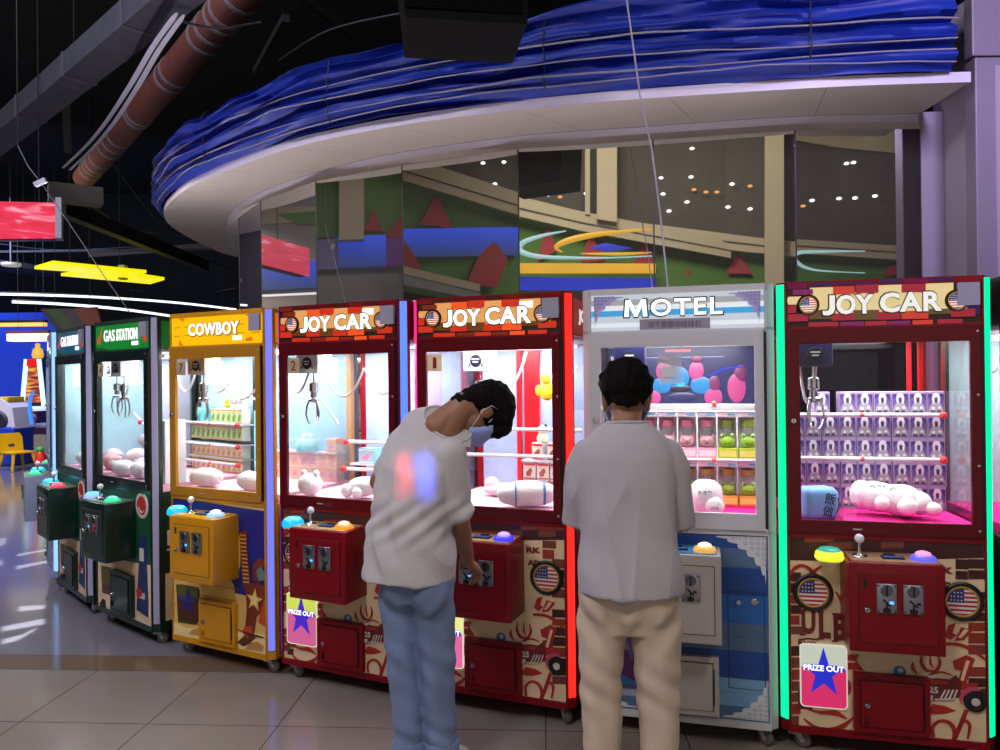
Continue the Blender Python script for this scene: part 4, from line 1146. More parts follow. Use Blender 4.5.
for i in range(2):
    frog.at(MM, x757 - (1 - i) * pit, ym, zr + .0002, 'boxed green frog bottle in lime tray on the upper shelf, %s' % ('beside the pink pigs' if i == 0 else 'against the right window edge'), 'toy', 'frog bottles on the upper shelf')
RIS = zr - .0125 - .2072 - .9467
for i in range(5):
    frog2.at(MM, x757 - (4 - i) * pit, ym, .9467 + RIS, 'boxed green frog bottle in gold tray on the lower shelf, %s from the right' % ORD[4 - i], 'toy', 'frog bottles on the lower shelf')
k = MB(); k.box(-.37, .37, ym - .045, ym + .20, zr - .012, zr - .0005, 0); k.build('shelf', white_metal, MM)
k = MB(); k.box(-.37, .37, ym - .045, ym + .20, .9463, .9467 + max(.002, RIS - .0003), 0); k.build('shelf', bed_hot, MM)
k = MB(); k.box(-.37, .37, ym - .052, ym - .030, zr + .228, zr + .258, 0, bev=.003); k.build('shelf_beam', white_metal, MM)
k = MB(); k.tube([(-.36, ym - .058, zr - .004), (.36, ym - .058, zr - .004)], .008, 8); ro = k.build('shelf_rail', white_metal, MM, smooth=True)
k = MB(); k.ball((local_at(MM, 714, 458, ym - .06).x, ym - .064, zr - .003), .011, 10, 7); k.build('rail_stop', pm('orange_plastic', '#e8642c', .4), ro, smooth=True)
k = MB(); k.ball((local_at(MM, 714, 405, ym - .06).x, ym - .058, zr + .262), .011, 10, 7); k.build('beam_clip', pm('orange_plastic', '#e8642c', .4), MM, smooth=True)
k = MB(); k.box(-.075, .025, .05, .054, 1.53, 1.66, 0); k.box(-.06, .0, .046, .0505, 1.56, 1.60, 1); k.build('hanging_tag', [glass('tag_clear', body=.35), pm('tag_white', '#d8e4ec', .5)], MM)
t = thing('plush_roll', 'rounded white plush with dark scribbles beside the standing man', 'plush toy')
k = MB(); k.lathe([(0, 0), (.055, .004), (.072, .04), (.074, .09), (.066, .125), (.040, .148), (0, .155)], n=20); k.build('body', plush_w, t, smooth=True)
k = MB(); k.ball((.035, -.055, .045), (.045, .035, .042), 14, 9); k.build('paw', plush_w, t, smooth=True)
scribble(t, [[(-.03 + a, -.071 + abs(a - .03) * .25, .10 + c_) for a, c_ in P] for P in ([(0, 0), (.006, .012), (.012, .004), (.004, -.002)], [(.02, .008), (.030, .012), (.028, .0), (.022, -.006)], [(.04, .01), (.052, .008), (.056, -.002)], [(.0, -.03), (.008, -.022), (.016, -.030)])] + [[(.02 + a, -.091, .035 + c_) for a, c_ in P] for P in ([(0, 0), (.008, .010), (.014, 0)], [(.018, .004), (.026, .010), (.032, -.002)])], .0022, pm('plush_grey_ink', '#5a5a64', .8))
pt = local_at(MM, 706, 515, .14); put(t, MM, pt.x, .17, .9467)

# ---- the small cartons seen through the yellow machine stand along the back of green machine four
MC = MA['cow']; MG = MA['gas2']; M2 = MA['joy2']
def small_carton(name, w, d, h, face, body, accent, ink_):
    b = MB(); b.box(-w, w, -d, d, 0, h, 0, bev=.001)
    b.box(-w + .002, w - .002, -d - .0006, -d + .001, .012, h - .020, 1)
    b.box(-w + .003, w - .003, -d - .0010, -d, h - .017, h - .006, 2)
    b.prism([(-w * .5, .018), (w * .1, .018), (w * .5, h * .55), (w * .1, h * .68), (-w * .6, h * .4)], -d - .0012, -d, 3)
    b.box(-w + .003, w - .003, -d - .0010, -d, .004, .010, 2)
    return b.build(name, [body, face, accent, ink_])
ck = Kind(small_carton('green_toy_carton', .031, .030, .100, pm('carton_sage', '#b8cc8a', .5), pm('carton_white', '#dfe6e2', .5), pm('carton_orange', '#e0902c', .5), pm('carton_green', '#5a9038', .5)))
ck2 = Kind(small_carton('tan_toy_carton', .031, .030, .085, pm('carton_tan', '#d8cc9c', .5), pm('carton_white', '#dfe6e2', .5), pm('carton_gold', '#d8a83c', .5), pm('carton_pinkish', '#c08a7c', .5)))
yc = .645; px_ = .0645; xb = .345
for r, (K_, z, wh) in enumerate(((ck2, .9467, 'bottom'), (ck2, 1.0440, 'second'), (ck, 1.1640, 'third'))):
    for c in range(10):
        K_.at(MG, xb - (c + .5) * px_, yc, z, 'small printed carton, %s row up behind the yellow machine, %s from right' % (wh, ORD[c]), 'box', 'small cartons along the back of the green machine')
    k = MB(); zz = z + (.087 if r < 2 else .1015); k.box(-.345, .36, yc - .045, yc + .045, zz, zz + .009, 0); k.build('shelf', white_metal, MG)
zt = 1.1640 + .1015 + .0095
for c in range(6):
    ck.at(MG, xb - (c + .5) * px_, yc, zt, 'green and orange carton, top row behind the yellow machine, %s from right' % ORD[c], 'box', 'small cartons along the back of the green machine')
TQ = Kind(small_carton('turquoise_carton', .036, .033, .1055, pm('carton_aqua', '#7fd0d0', .5), pm('carton_turquoise', '#58bcc4', .5), pm('carton_pale', '#b4e4e4', .5), pm('carton_teal', '#3a9aa4', .5)))
for c in range(2):
    TQ.at(MG, -.105 - c * .075, yc, zt, 'turquoise carton left of the green cartons in the top row, %s of the pair' % ('left' if c else 'right'), 'box', 'turquoise cartons')
for r in range(4):
    TQ.at(MC, -.300, .62, .9467 + r * .1062, 'turquoise carton stacked in the back corner of the yellow machine, %s up' % ORD[r], 'box', 'turquoise cartons')
wk = Kind(small_carton('white_toy_carton', .032, .036, .095, pm('carton_frost', '#e4e8ee', .5), pm('carton_snow', '#eceef2', .5), pm('carton_mist', '#c8ccd8', .5), pm('carton_smoke', '#b4b8c4', .5)))
for r in range(4):
    for c in range(2):
        wk.at(MG, .318 - .004 * c, .12 + c * .072, .9467 + r * .0955, 'white carton by the right pane of the green machine, %s tier, %s' % (ORD[r], ('front', 'rear')[c]), 'box', 'white cartons in the green machine', R(-90))
for i in range(3):
    t = thing('toy_chick', 'small white toy figure with dark eyes atop the green cartons, %s' % ('leftmost', 'middle one', 'rightmost')[i], 'toy', group='toy figures atop the cartons')
    k = MB(); k.lathe([(0, 0), (.024, .002), (.027, .018), (.019, .034), (0, .036)], n=12); k.build('body', plush_w, t, smooth=True)
    k = MB(); k.ball((0, 0, .052), .024, 12, 8, 0); k.ball((-.009, -.021, .055), .005, 8, 5, 1); k.ball((.009, -.021, .055), .005, 8, 5, 1); k.build('head', [plush_w, print_black], t, smooth=True)
    put(t, MG, .205 + i * .058, yc, zt + .1002)
t = thing('toy_duck', 'tiny yellow toy duck atop the green cartons', 'toy')
k = MB(); k.ball((0, 0, .020), (.022, .025, .020), 12, 8); k.build('body', pm('duck_yellow', '#f0d020', .5), t, smooth=True)
k = MB(); k.ball((0, -.008, .050), .017, 12, 8); k.build('head', pm('duck_yellow', '#f0d020', .5), t, smooth=True)
put(t, MG, .125, yc, zt + .1004)
for zz in (1.010, 1.130, 1.275):
    shelf_rail(MG, zz, .580, -.335, .350)
def roll(label, L, r, root, x, y, z, rz, name='plush_pillow', mat=None, bands=None):
    t = thing(name, label, 'plush toy', group=None)
    k = MB(); N = 14
    pts = []; rs = []
    for i in range(N):
        u = i / (N - 1); pts.append(((u - .5) * L, 0, r * 1.04)); rs.append(r * max(.05, math.sin(math.pi * (.03 + .94 * u)) ** .30) * (1 + .03 * math.sin(i * 1.7)))
    k.tube(pts, rs, 18); k.build('pillow', mat or plush_w, t, smooth=True)
    for s in (-1, 1):
        e = MB(); e.ball((s * L * .485, 0, r * 1.04), (.012, r * .35, r * .35), 12, 8); e.build('pillow_end', plush_w, t, smooth=True)
    if bands:
        for u, mtl in bands:
            e = MB(); rr = r * math.sin(math.pi * (.03 + .94 * u)) ** .30 * 1.01
            e.lathe([(rr, -.006), (rr * 1.01, 0), (rr, .006)], ((u - .5) * L, 0, r * 1.04), 'x', 20); e.build('printed_band', mtl, t, smooth=True)
    return put(t, root, x, y, z, rz)
roll('white plush pillow at left in the yellow machine', .20, .055, MC, -.235, .125, .9467, R(10))
roll('white plush pillow at right in the yellow machine', .20, .055, MC, .135, .115, .9467, R(-12))
# ---- gift cartons at the back of the yellow machine, seen through machine two
gk = Kind(small_carton('patterned_gift_carton', .036, .035, .083, pm('gift_peach', '#d8a888', .5, noise=.5, scale=45), pm('gift_cream', '#dcc4a8', .5, noise=.25, scale=40), pm('gift_gold', '#c89a50', .5), pm('gift_rose', '#c07a70', .5, noise=.3, scale=50)))
for r in range(2):
    for c in range(7):
        gk.at(MC, .30 - c * .0745, .635, .9467 + r * .0838, 'patterned peach gift carton, %s tier behind machine two, %s from right' % (('lower', 'upper')[r], ORD[c]), 'box', 'gift cartons behind machine two')
k = MB(); k.box(-.20, .345, .59, .68, 1.1150, 1.1230, 0); k.build('shelf', white_metal, MC)
gk.at(MC, .295, .635, 1.1235, 'patterned peach gift carton alone on the shelf above the others', 'box', 'gift cartons behind machine two')
t = thing('dome_toy', 'teal dome shaped toy with two white buds on top, seen through machine two', 'toy')
k = MB(); k.lathe([(0, 0), (.070, .002), (.074, .03), (.068, .06), (.045, .080), (0, .088)], n=22); k.build('dome', pm('dome_teal', '#6fb8b4', .5, noise=.35, scale=60), t, smooth=True)
for s in (-1, 1):
    k = MB(); k.ball((s * .024, 0, .094), (.014, .014, .016), 12, 8); k.build('bud', plush_w, t, smooth=True)
put(t, MC, .10, .605, 1.1235)
# ---- machine two itself
bb = small_carton('light_blue_carton', .055, .040, .090, pm('lb_face', '#a0cce0', .5), pm('lb_body', '#80bcd8', .5), pm('lb_trim', '#e8f0f0', .5), pm('lb_pink', '#e090a4', .5))
tag(bb, 'light blue carton with a pink print at right in machine two', 'box'); put(bb, M2, -.225, .60, 1.0705)
k = MB(); k.box(-.335, -.10, .55, .66, 1.060, 1.070); k.build('shelf', white_metal, M2)
for py, px0 in ((441.5, 347), (468.5, 344)):
    q = local_at(M2, px0, py, .53); r = MB(); x0 = max(q.x, -.355); r.tube([(x0, .53, q.z), (.34, .53, q.z)], .011, 10); ro = r.build('shelf_rail', white_metal, M2, smooth=True)
    k = MB(); k.ball((x0, .522, q.z), .019, 12, 8); k.build('rail_stop', red_knob, ro, smooth=True)
k = MB(); k.box(-.02, .33, .235, .238, .946, 1.02); k.build('chute_screen', acryl, M2)
t = lumps('plush_ball', 'big round white plush at left in machine two', [('body', [((0, 0, .061), (.068, .060, .060), None)], plush_w), ('ear', [((.04, 0, .118), (.018, .015, .020), None)], plush_w), ('ear', [((-.04, 0, .118), (.018, .015, .020), None)], plush_w)], None)
put(t, M2, -.275, .115, .9467)
t = lumps('plush_bear', 'white plush with round paws at lower right in machine two', [('body', [((0, 0, .060), (.105, .055, .052), (0, R(-6), 0))], plush_w), ('paw', [((-.075, -.045, .040), (.036, .030, .036), None)], plush_w), ('paw', [((.005, -.050, .034), (.032, .028, .030), None)], plush_w)], None)
put(t, M2, .045, .150, .9467, R(-8))
# ---- machine one: white bottle plush with blue bands, figure cartons, yellow toy
M1 = MA['joy1']
blue_band = pm('plush_blue_band', '#5a86c4', .8)
t = roll('white bottle shaped plush with blue bands in machine one', .27, .062, M1, .13, .150, .9467, R(24), 'plush_bottle', None, ((.30, blue_band), (.80, blue_band)))
hk = Kind(small_carton('red_figure_carton', .0330, .036, .090, pm('red_carton_face', '#d8ccc0', .5, noise=.3, scale=50), pm('red_carton_grey', '#c8ccd0', .5), pm('red_carton_red', '#b43028', .5), pm('red_carton_brown', '#8a4a38', .5)))
for r in range(2):
    for c in range(3):
        hk.at(M1, .045 + c * .072, .47, .9467 + r * .0912, 'red and white figure carton in machine one, %s tier, %s from the left' % (('lower', 'upper')[r], ORD[c]), 'box', 'figure cartons in machine one')
k = MB(); k.box(.0, .335, .43, .52, .9467 + .1828, .9467 + .1908); k.build('shelf', white_metal, M1)
for c in range(2):
    hk.at(M1, .095 + c * .082, .475, .9467 + .1912, 'red and white figure carton standing on the white shelf in machine one, %s' % ('left one' if c == 0 else 'right one'), 'box', 'figure cartons in machine one', R(-12))
t = thing('toy_panda', 'small cream toy sitting on a carton at right in machine one', 'toy')
k = MB(); k.lathe([(0, 0), (.028, .003), (.032, .025), (.022, .044), (0, .048)], n=14); k.build('body', pm('toy_cream', '#d8cfae', .6, noise=.3, scale=60), t, smooth=True)
k = MB(); k.ball((0, 0, .064), .026, 14, 9, 0); k.ball((-.016, 0, .086), .009, 8, 6, 1); k.ball((.016, 0, .086), .009, 8, 6, 1); k.build('head', [pm('toy_cream', '#d8cfae', .6), print_black], t, smooth=True)
put(t, M1, .105, .475, .9467 + .2818)
t = thing('toy_lion', 'bright yellow soft toy hanging at upper right in machine one', 'toy')
k = MB(); k.ball((0, 0, .05), (.04, .035, .05), 14, 9); k.build('body', pm('toy_yellow', '#e8c020', .7), t, smooth=True)
k = MB(); k.ball((0, -.01, .118), (.032, .03, .030), 14, 9); k.build('head', pm('toy_yellow', '#e8c020', .7), t, smooth=True)
for s in (-1, 1):
    k = MB(); k.ball((s * .042, -.01, .055), (.018, .018, .030), 10, 7); k.build('arm', pm('toy_yellow', '#e8c020', .7), t, smooth=True)
k = MB(); k.tube([(0, 0, .145), (0, 0, .30)], .002, 5); k.build('string', white_metal, t)
put(t, M1, .115, .52, 1.741 - .30)
for px0, px1 in ((516.5, 521), (524, 539)):
    a_ = local_at(M1, px0, 400, DEP - .06); c_ = local_at(M1, px1, 400, DEP - .06)
    k = MB(); k.box(a_.x, c_.x, DEP - .06, DEP - .036, .946, 1.742, 0, bev=.002); k.build('back_post', pm('red_trim_gloss', '#c0101c', .3), M1)
for py in (430, 457):
    q = local_at(M1, 552, py, .36); k = MB(); k.tube([(-.34, .365, q.z), (.345, .365, q.z)], .009, 8); k.build('shelf_rail', white_metal, M1, smooth=True)
t = lumps('plush_cloud', 'flat pale pink plush at the back of machine one', [('body', [((0, 0, .035), (.11, .06, .034), None)], pm('plush_pink', '#ecd4de', .95)), ('puff', [((-.06, 0, .065), (.04, .035, .034), None)], pm('plush_pink', '#ecd4de', .95))], None)
put(t, M1, -.10, .42, .9467)
# ---- green machines: heaps of plush rolls
grey_pl = pm('grey_plush', '#b8b4bc', .95)
roll('white plush pillow at front left in the green machine', .20, .052, MG, -.245, .115, .9467, R(6))
roll('white plush pillow at front right in the green machine', .19, .055, MG, -.02, .120, .9467, R(-6))
roll('grey plush pillow behind the white ones in the green machine', .24, .055, MG, -.21, .240, .9467, R(3), mat=grey_pl)
roll('pink plush pillow in the middle of the green machine', .22, .052, MG, .07, .245, .9467, R(-3), mat=pm('rose_plush', '#d8a4ac', .95))
MG1 = MA['gas1']
roll('white plush pillow at front in the leftmost lit green machine', .28, .056, MG1, -.12, .13, .9467, R(4))
roll('pink plush pillow at right in the leftmost lit green machine', .22, .056, MG1, .20, .20, .9467, R(-8), mat=pm('rose_plush', '#d8a4ac', .95))
roll('grey plush pillow lying deeper in the leftmost lit green machine', .30, .060, MG1, -.08, .30, .9467, R(-3), mat=grey_pl)
roll('white plush pillow by the right pane of the leftmost lit green machine', .28, .064, MG1, .15, .40, .9467, R(4))
roll('white plush pillow at the back of the leftmost lit green machine', .30, .062, MG1, .10, .56, .9467, R(2))
roll('grey plush pillow on top of the heap in the leftmost lit green machine', .28, .052, MG1, .10, .48, .9467 + .124, R(-2), mat=grey_pl)
k = MB(); k.tube([(.0, .42, 1.33), (.33, .42, 1.20)], .008, 8); ro = k.build('shelf_rail', white_metal, MG1, smooth=True)
for bx, bz in ((.33, 1.20), (.16, 1.267)):
    k = MB(); k.ball((bx, .41, bz), .018, 10, 7); k.build('rail_stop', red_knob, ro, smooth=True)
# ================================================================== the place: floor, ceiling, walls, curved glass building
def struct(name, mb, m, smooth=False):
    return tag(mb.build(name, m, smooth=smooth), kind='structure')
def floor_mat():
    m = bpy.data.materials.new('polished_floor_tiles'); m.use_nodes = True
    n = m.node_tree.nodes; l = m.node_tree.links; b = n['Principled BSDF']
    tc = n.new('ShaderNodeTexCoord'); mp = n.new('ShaderNodeMapping')
    mp.inputs['Rotation'].default_value = (0, 0, R(3.4)); mp.inputs['Location'].default_value = (.617, .305, 0)
    l.new(tc.outputs['Object'], mp.inputs['Vector'])
    br = n.new('ShaderNodeTexBrick'); br.offset = 0.0; br.squash = 1.0
    br.inputs['Scale'].default_value = 1.0; br.inputs['Brick Width'].default_value = .606; br.inputs['Row Height'].default_value = .606
    br.inputs['Mortar Size'].default_value = .0022; br.inputs['Mortar Smooth'].default_value = .1
    l.new(mp.outputs[0], br.inputs['Vector'])
    nz = n.new('ShaderNodeTexNoise'); nz.inputs['Scale'].default_value = 2.2; nz.inputs['Detail'].default_value = 7; nz.inputs['Distortion'].default_value = 1.2
    l.new(mp.outputs[0], nz.inputs['Vector'])
    c1 = n.new('ShaderNodeMix'); c1.data_type = 'RGBA'; c1.inputs['A'].default_value = C('#7d7670'); c1.inputs['B'].default_value = C('#8e867e')
    l.new(nz.outputs['Fac'], c1.inputs['Factor'])
    l.new(c1.outputs['Result'], br.inputs['Color1']); l.new(c1.outputs['Result'], br.inputs['Color2']); br.inputs['Mortar'].default_value = C('#2a2624')
    # brown marble border strip along one row
    sp = n.new('ShaderNodeSeparateXYZ'); l.new(mp.outputs[0], sp.inputs[0])
    a = n.new('ShaderNodeMath'); a.operation = 'GREATER_THAN'; a.inputs[1].default_value = 4.245
    d = n.new('ShaderNodeMath'); d.operation = 'LESS_THAN'; d.inputs[1].default_value = 4.46
    e = n.new('ShaderNodeMath'); e.operation = 'MULTIPLY'
    l.new(sp.outputs['Y'], a.inputs[0]); l.new(sp.outputs['Y'], d.inputs[0]); l.new(a.outputs[0], e.inputs[0]); l.new(d.outputs[0], e.inputs[1])
    nb = n.new('ShaderNodeTexNoise'); nb.inputs['Scale'].default_value = 7; nb.inputs['Detail'].default_value = 8; nb.inputs['Distortion'].default_value = 2
    cb = n.new('ShaderNodeMix'); cb.data_type = 'RGBA'; cb.inputs['A'].default_value = C('#54463a'); cb.inputs['B'].default_value = C('#84705a')
    l.new(nb.outputs['Fac'], cb.inputs['Factor'])
    # beyond the strip the stone is greyer
    g = n.new('ShaderNodeMath'); g.operation = 'GREATER_THAN'; g.inputs[1].default_value = 4.46; l.new(sp.outputs['Y'], g.inputs[0])
    m0 = n.new('ShaderNodeMix'); m0.data_type = 'RGBA'; m0.inputs['B'].default_value = C('#75747c'); l.new(g.outputs[0], m0.inputs['Factor']); l.new(br.outputs['Color'], m0.inputs['A'])
    mx = n.new('ShaderNodeMix'); mx.data_type = 'RGBA'; l.new(e.outputs[0], mx.inputs['Factor']); l.new(m0.outputs['Result'], mx.inputs['A']); l.new(cb.outputs['Result'], mx.inputs['B'])
    l.new(mx.outputs['Result'], b.inputs['Base Color'])
    b.inputs['Roughness'].default_value = .13; b.inputs['Specular IOR Level'].default_value = .45
    return m
k = MB(); k.box(-14, 9, -9, 22, -.12, 0); struct('floor', k, floor_mat())
dark_void = pm('soot_black_paint', '#060608', .9, noise=.5, scale=3)
k = MB(); k.box(-14, 9, -9, 22, 7.0, 7.15); struct('ceiling', k, dark_void)
k = MB(); k.box(-14.2, -14, -9, 22, 0, 7.0); struct('wall_left', k, pm('dim_violet_wall', '#28233a', .7))
k = MB(); k.box(9, 9.2, -9, 22, 0, 7.0); struct('wall_right', k, pm('dim_grey_wall', '#3a3740', .7))
k = MB(); k.box(-14, 9, -9.2, -9, 0, 7.0); struct('wall_front', k, pm('dusk_grey_wall', '#35332f', .8))
k = MB(); k.box(-14, 9, 21.8, 22, 0, 7.0); struct('wall_back', k, dark_void)

# ---- curved glass wall: flat panes meeting at thin dark joints
ZG = 3.0
gpx = [(239, 217.6), (261, 201), (316, 181), (402, 165.6), (518, 149), (653, 140), (795, 130.5), (920, 129)]
GP = [at_z(px, py, ZG) for px, py in gpx]
GP = [Vector((p.x, p.y, 0)) for p in GP]
first_turn = GP[0] + Vector((.05, .75, 0))
ALLP = [first_turn] + GP
def mirror_glass():
    m = bpy.data.materials.new('tinted_mirror_glass'); m.use_nodes = True
    n = m.node_tree.nodes; l = m.node_tree.links; n.clear()
    out = n.new('ShaderNodeOutputMaterial'); gl = n.new('ShaderNodeBsdfGlossy'); gl.inputs['Roughness'].default_value = .012; gl.inputs['Color'].default_value = (.98, .98, .96, 1)
    df = n.new('ShaderNodeBsdfDiffuse'); df.inputs['Color'].default_value = C('#3a3734')
    mx = n.new('ShaderNodeMixShader'); mx.inputs['Fac'].default_value = .55
    l.new(df.outputs[0], mx.inputs[1]); l.new(gl.outputs[0], mx.inputs[2]); l.new(mx.outputs[0], out.inputs['Surface'])
    return m
mg = mirror_glass(); joint = pm('dark_glass_joint', '#1c1b1c', .4)
for i in range(len(ALLP) - 1):
    a, b_ = ALLP[i], ALLP[i + 1]
    t = (b_ - a).normalized(); nrm = Vector((t.y, -t.x, 0))
    if nrm.y > 0 and i: nrm = -nrm
    k = MB(); q0 = a + t * .004; q1 = b_ - t * .004
    k.slab([tuple(q0)[:2], tuple(q1)[:2], tuple(q1 - nrm * .012)[:2], tuple(q0 - nrm * .012)[:2]], .0, ZG)
    struct('window_%d' % (i + 1), k, mg)
for i in range(1, len(ALLP) - 1):
    k = MB(); p = ALLP[i]; k.slab([(p.x - .005, p.y + .0), (p.x + .005, p.y + .0), (p.x + .005, p.y + .016), (p.x - .005, p.y + .016)], 0, ZG)
    struct('trim_%d' % i, k, joint)

# ---- canopy: soffit, cornice, fascia
def smooth_path(P, n):
    out = []
    for i in range(len(P) - 1):
        p0 = P[max(0, i - 1)]; p1 = P[i]; p2 = P[i + 1]; p3 = P[min(len(P) - 1, i + 2)]
        for j in range(n):
            t = j / n
            out.append(.5 * ((2 * p1) + (p2 - p0) * t + (2 * p0 - 5 * p1 + 4 * p2 - p3) * t * t + (3 * p1 - p0 - 3 * p2 + p3) * t ** 3))
    out.append(P[-1].copy()); return out
def resample(P, n):
    L = [0]
    for i in range(len(P) - 1): L.append(L[-1] + (P[i + 1] - P[i]).length)
    out = []; j = 0
    for i in range(n):
        s = L[-1] * i / (n - 1)
        while j < len(L) - 2 and L[j + 1] < s: j += 1
        t = (s - L[j]) / max(1e-9, L[j + 1] - L[j]); out.append(P[j].lerp(P[j + 1], min(1, max(0, t))))
    return out
ZS = 3.10
rim_px = [(971, 82), (850, 86), (720, 93.5), (600, 102), (500, 112), (408, 124), (338, 137), (291, 148), (238, 166), (209, 178), (185, 190), (168, 205), (164, 216), (171, 226), (188, 237), (209, 247), (238, 257)]
rim = [at_z(px, py, ZS) for px, py in rim_px]
last = rim[-1]; rim.append(Vector((last.x + .9, last.y + 1.6, last.z)))
rim = [Vector((p.x, p.y, 0)) for p in rim]
cor_px = [(920, 114.5), (795, 117.5), (653, 127), (518, 137), (402, 153), (340, 166.5), (290, 181.5), (255, 196), (236, 208), (227, 222), (229, 236), (240, 248)]
cor = [at_z(px, py, ZS - .005) for px, py in cor_px]
cor = [Vector((p.x, p.y, 0)) for p in cor]
cor.append(cor[-1] + Vector((.7, 1.2, 0)))
NR = 120
RIM = resample(smooth_path(rim, 10), NR); COR = resample(smooth_path(cor, 10), NR)
glp = [Vector((p.x, p.y, 0)) for p in GP[::-1]] + [first_turn, first_turn + Vector((.6, 1.5, 0))]
GLI = resample(glp, NR)
def ring(mb, A, B, za, zb, mi=0):
    n = len(A)
    vs = [(p.x, p.y, za) for p in A] + [(p.x, p.y, zb) for p in B]
    mb.add(vs, [(i, i + 1, n + i + 1, n + i) for i in range(n - 1)], mi)
soff = pm('soffit_paint', '#b3aaa4', .45, noise=.06, scale=3)
lil = pm('lilac_white_metal', '#b9b3c4', .4)
k = MB()
ring(k, RIM, COR, ZS, ZS + .002, 0)
ring(k, RIM, RIM, ZS, ZS + .055, 1)
k_in = [p + (q - p) * .0 for p, q in zip(COR, GLI)]
ring(k, COR, COR, ZS, ZS - .045, 1)
ring(k, COR, GLI, ZS - .045, ZG - .002, 0)
# panel seams and rivets on the soffit
seam_m = pm('seam_line', '#3a3534', .6)
for i in range(8, NR - 4, 9):
    a, c = RIM[i], COR[min(NR - 1, i)]
    d = (c - a); t = (RIM[i + 1] - RIM[i]).normalized() * .003
    if d.length < 1.2:
        k.add([(a.x, a.y, ZS - .0012), (a.x + t.x, a.y + t.y, ZS - .0012), (c.x + t.x, c.y + t.y, ZS + .0005), (c.x, c.y, ZS + .0005)], [(0, 1, 2, 3)], 2)
TOPZ = 3.58
k.add([(p.x, p.y, TOPZ) for p in RIM] + [(3.2, 4.2, TOPZ), (3.2, 12, TOPZ), (RIM[-1].x, 12, TOPZ)][:0], [], 3)
n0 = len(k.v)
k.add([(p.x, p.y, TOPZ - .03) for p in RIM] + [(p.x, p.y, TOPZ - .03) for p in GLI], [(i, i + 1, NR + i + 1, NR + i) for i in range(NR - 1)], 3)
struct('trim_9', k, [soff, lil, seam_m, dark_void], smooth=True)

# ---- blue cloth lashed round the canopy edge
random.seed(21)
k = MB(); NZ = 34
ph = [random.uniform(0, 6.28) for _ in range(12)]
def outward(P, i):
    t = (P[min(len(P) - 1, i + 1)] - P[max(0, i - 1)]).normalized()
    return Vector((-t.y, t.x, 0)) if Vector((-t.y, t.x, 0)).dot(Vector((-.2, -1, 0)) if i < 85 else Vector((-1, .2, 0))) > 0 else Vector((t.y, -t.x, 0))
FINE = resample(RIM, 300)[3:]
def fold(s, v):
    d = .028 * math.sin(26 * v + 1.1 * math.sin(s * 1.3 + ph[0]) + ph[1]) + .018 * math.sin(47 * v + 1.7 * math.sin(s * 2.1 + ph[2]) + ph[3]) + .008 * math.sin(83 * v + 2.5 * math.sin(s * 1.9 + ph[4]))
    d += .006 * math.sin(s * 9 + 12 * v + ph[5]) + .004 * math.sin(s * 17 - 20 * v + ph[6])
    return d
vs = []; L = 0
SS = []
for i, p in enumerate(FINE):
    if i: L += (p - FINE[i - 1]).length
    SS.append(L); o = outward(FINE, i)
    for j in range(NZ + 1):
        v = j / NZ
        b_ = .030 + .035 * math.sin(math.pi * v) ** .6 + fold(L, v)
        zz = ZS + .050 + (TOPZ + .13 * max(0, 1 - L / 3.6) + .02 * math.sin(L * 3 + ph[7]) + .015 * math.sin(L * 7.3) - ZS - .05) * v
        q = p + o * b_
        vs.append((q.x, q.y, zz))
fs = []
W_ = NZ + 1
for i in range(len(FINE) - 1):
    for j in range(NZ): fs.append((i * W_ + j, (i + 1) * W_ + j, (i + 1) * W_ + j + 1, i * W_ + j + 1))
k.add(vs, fs)
cloth = k.build('blue_cloth', pm('royal_blue_cloth', '#0d2788', .5, noise=.25, scale=6, spec=.35), None, smooth=True, ang=80)
tag(cloth, 'wrinkled royal blue cloth lashed around the canopy above the glass wall', 'cloth')
rope = pm('grey_rope', '#767180', .6)
for j, v in enumerate((.08, .20, .36, .58)):
    k = MB(); pts = []; v0 = v
    for i in range(0, len(FINE), 3):
        L = SS[i]; vv = v0 + .022 * math.sin(L * .9 + j * 2.1) + .010 * math.sin(L * 2.7 + j)
        b_ = .034 + .035 * math.sin(math.pi * vv) ** .6 + max(fold(L, vv), .004) + .004
        q = FINE[i] + outward(FINE, i) * b_
        pts.append((q.x, q.y, ZS + .05 + (TOPZ - ZS - .05) * vv))
    k.tube(pts, .006 if j % 2 else .0045, 6); k.build('lashing_rope', rope, cloth, smooth=True)
for i in range(20, 285, 38):
    k = MB(); o = outward(FINE, i); pts = []
    for j in range(9):
        v = .06 + .9 * j / 8; b_ = .045 + .035 * math.sin(math.pi * v) ** .6 + max(0, fold(SS[i], v)) + .008
        q = FINE[i] + o * b_; pts.append((q.x, q.y, ZS + .05 + (TOPZ - ZS - .05) * v))
    k.tube(pts, .004, 5); k.build('tie_cord', pm('black_cord', '#101014', .6), cloth)

